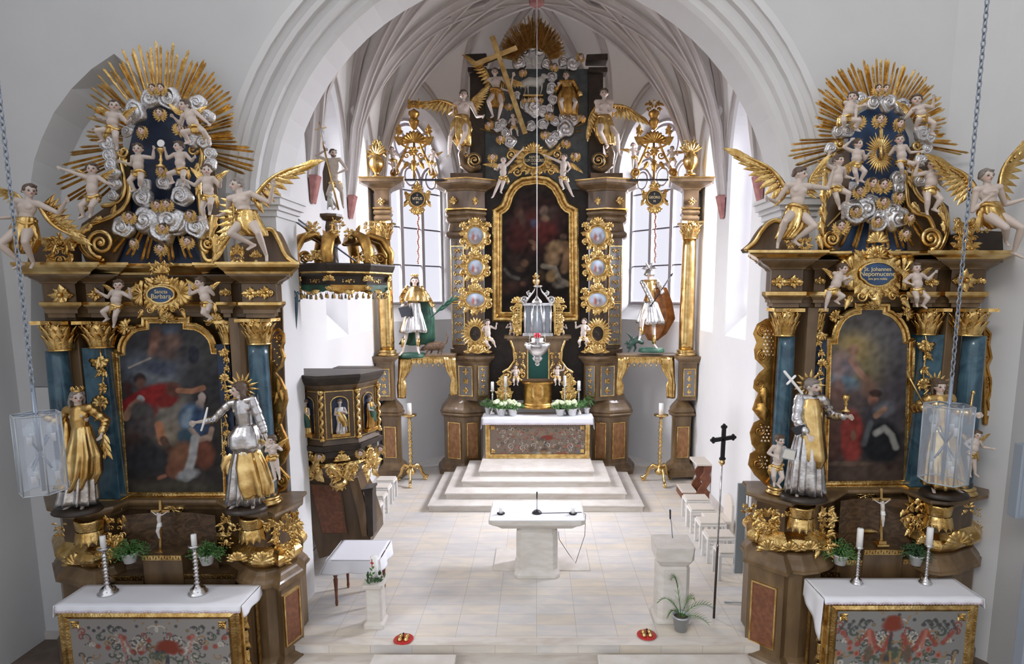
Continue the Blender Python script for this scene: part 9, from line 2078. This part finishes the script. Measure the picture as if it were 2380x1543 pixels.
# hanging lanterns
def lantern(label, u, v0, v1, vtop, Y, wpx):
 p = U(u, v1, Y); z1, z0 = ZP(v0, Y), ZP(v1, Y); R_ = wpx / 2 * S((v0 + v1) / 2, Y); t = thing('glass_lantern', label, 'lantern', (p.x, Y, z0)); n = 6; ph = .35
 co_ = [(p.x + R_ * cos(ph + 2 * pi * i / n), Y + R_ * sin(ph + 2 * pi * i / n)) for i in range(n)]
 for i in range(n):
  a, c = co_[i], co_[(i + 1) % n]; mb = MB(); mb.add([(a[0], a[1], z0), (c[0], c[1], z0), (c[0], c[1], z1), (a[0], a[1], z1)], [(0, 1, 2, 3)], False); mb.build('pane', 'lantern_glass', t, solid=.006)
  mb = MB(); mb.tube([(a[0], a[1], z0), (a[0], a[1], z1)], .006, 6); mb.build('glazing_bar', 'grey_metal', t)
 for z_, nm in ((z1, 'top_ring'), (z0, 'bottom_ring')):
  mb = MB(); mb.tube([(x_, y_, z_) for x_, y_ in co_ + co_[:1]], .007, 6); mb.build(nm, 'grey_metal', t)
 mb = MB(); mb.tube([(co_[i][0], co_[i][1], z1) for i in (0,)] + [(p.x, Y, z1 + .01)] + [(co_[3][0], co_[3][1], z1)], .006, 6); mb.tube([(co_[1][0], co_[1][1], z1), (p.x, Y, z1 + .01), (co_[4][0], co_[4][1], z1)], .006, 6); mb.tube([(p.x, Y, z0), (p.x, Y, z1 + .25)], .016, 8)
 for zz in (.3, .7):
  for a in (0, pi / 2, pi, 3 * pi / 2): mb.tube([(p.x, Y, z0 + (z1 - z0) * .5), (p.x + .09 * cos(a), Y + .09 * sin(a), z0 + (z1 - z0) * zz)], .008, 6)
 mb.build('spindle', 'chain_metal', t)
 for zz in (.22, .72):
  for k in range(3):
   a = k * 2 * pi / 3 + .6; x_, y_ = p.x + .1 * cos(a), Y + .1 * sin(a); zb = z0 + (z1 - z0) * zz
   mb = MB(); mb.lathe([(.018, -.06), (.018, 0), (.02, .01)], x_, y_, zb, n=10, axis='z'); mb.build('socket', 'socket_white', t); mb = MB(); mb.ell(x_, y_, zb + .06, .042, .042, .052, n=14, m=10); mb.build('bulb', 'clear_glass', t)
 mb = MB(); z = z1 + .22; i = 0
 while z < vtop:
  a = 0 if i % 2 else pi / 2; mb.tube([(p.x + .016 * cos(q_) * cos(a), Y + .016 * cos(q_) * sin(a), z + .034 * sin(q_)) for q_ in [2 * pi * k / 8 for k in range(9)]], .0055, 5, caps=False); z += .052; i += 1
 mb.build('chain', 'chain_metal', t)
lantern('hexagonal glass lantern on a long chain before the left side altar', 103, 962, 1140, 8.4, 4.9, 94)
lantern('hexagonal glass lantern on a long chain before the right side altar', 2190, 942, 1116, 8.4, 5.0, 98)
# loudspeakers at the right edge
for (x0, x1, y0, y1, Y, lab) in ((2360, 2440, 1035, 1206, 6.0, 'grey-blue loudspeaker box hanging at the right edge'), (2364, 2450, 1238, 1640, 5.6, 'tall grey-blue cabinet standing at the bottom right edge')):
 a = U(x0, y1, Y); c = U(x1, y0, Y); t = thing('speaker_box' if y0 < 1100 else 'tall_cabinet', lab, 'loudspeaker' if y0 < 1100 else 'cabinet', ((a.x + c.x) / 2, Y, max(a.z, -.3)))
 mb = MB(); mb.box(a.x, c.x, Y, Y + .12, max(a.z, -.3), c.z); mb.build('housing', 'speaker_grey', t, bevel=.008); mb = MB(); mb.box(a.x + .03, c.x - .03, Y - .008, Y, max(a.z, -.3) + .03, c.z - .03); mb.build('front_panel', 'speaker_grey', t)
for (x, y, Y, lab) in ((92, 1450, 7.88, 'small white wall socket low on the wall left of the left altar'), (2318, 1430, 7.3, 'small white wall socket low on the right nave wall')):
 if x > 1000: continue
 a = U(x, y, Y); mb = MB(); mb.box(a.x - .04, a.x + .04, Y, Y + .02, a.z - .04, a.z + .04); tag(mb.build('wall_socket', 'socket_white', bevel=.004), lab, 'socket')
bpy.data.scenes.remove(tmp_scene)
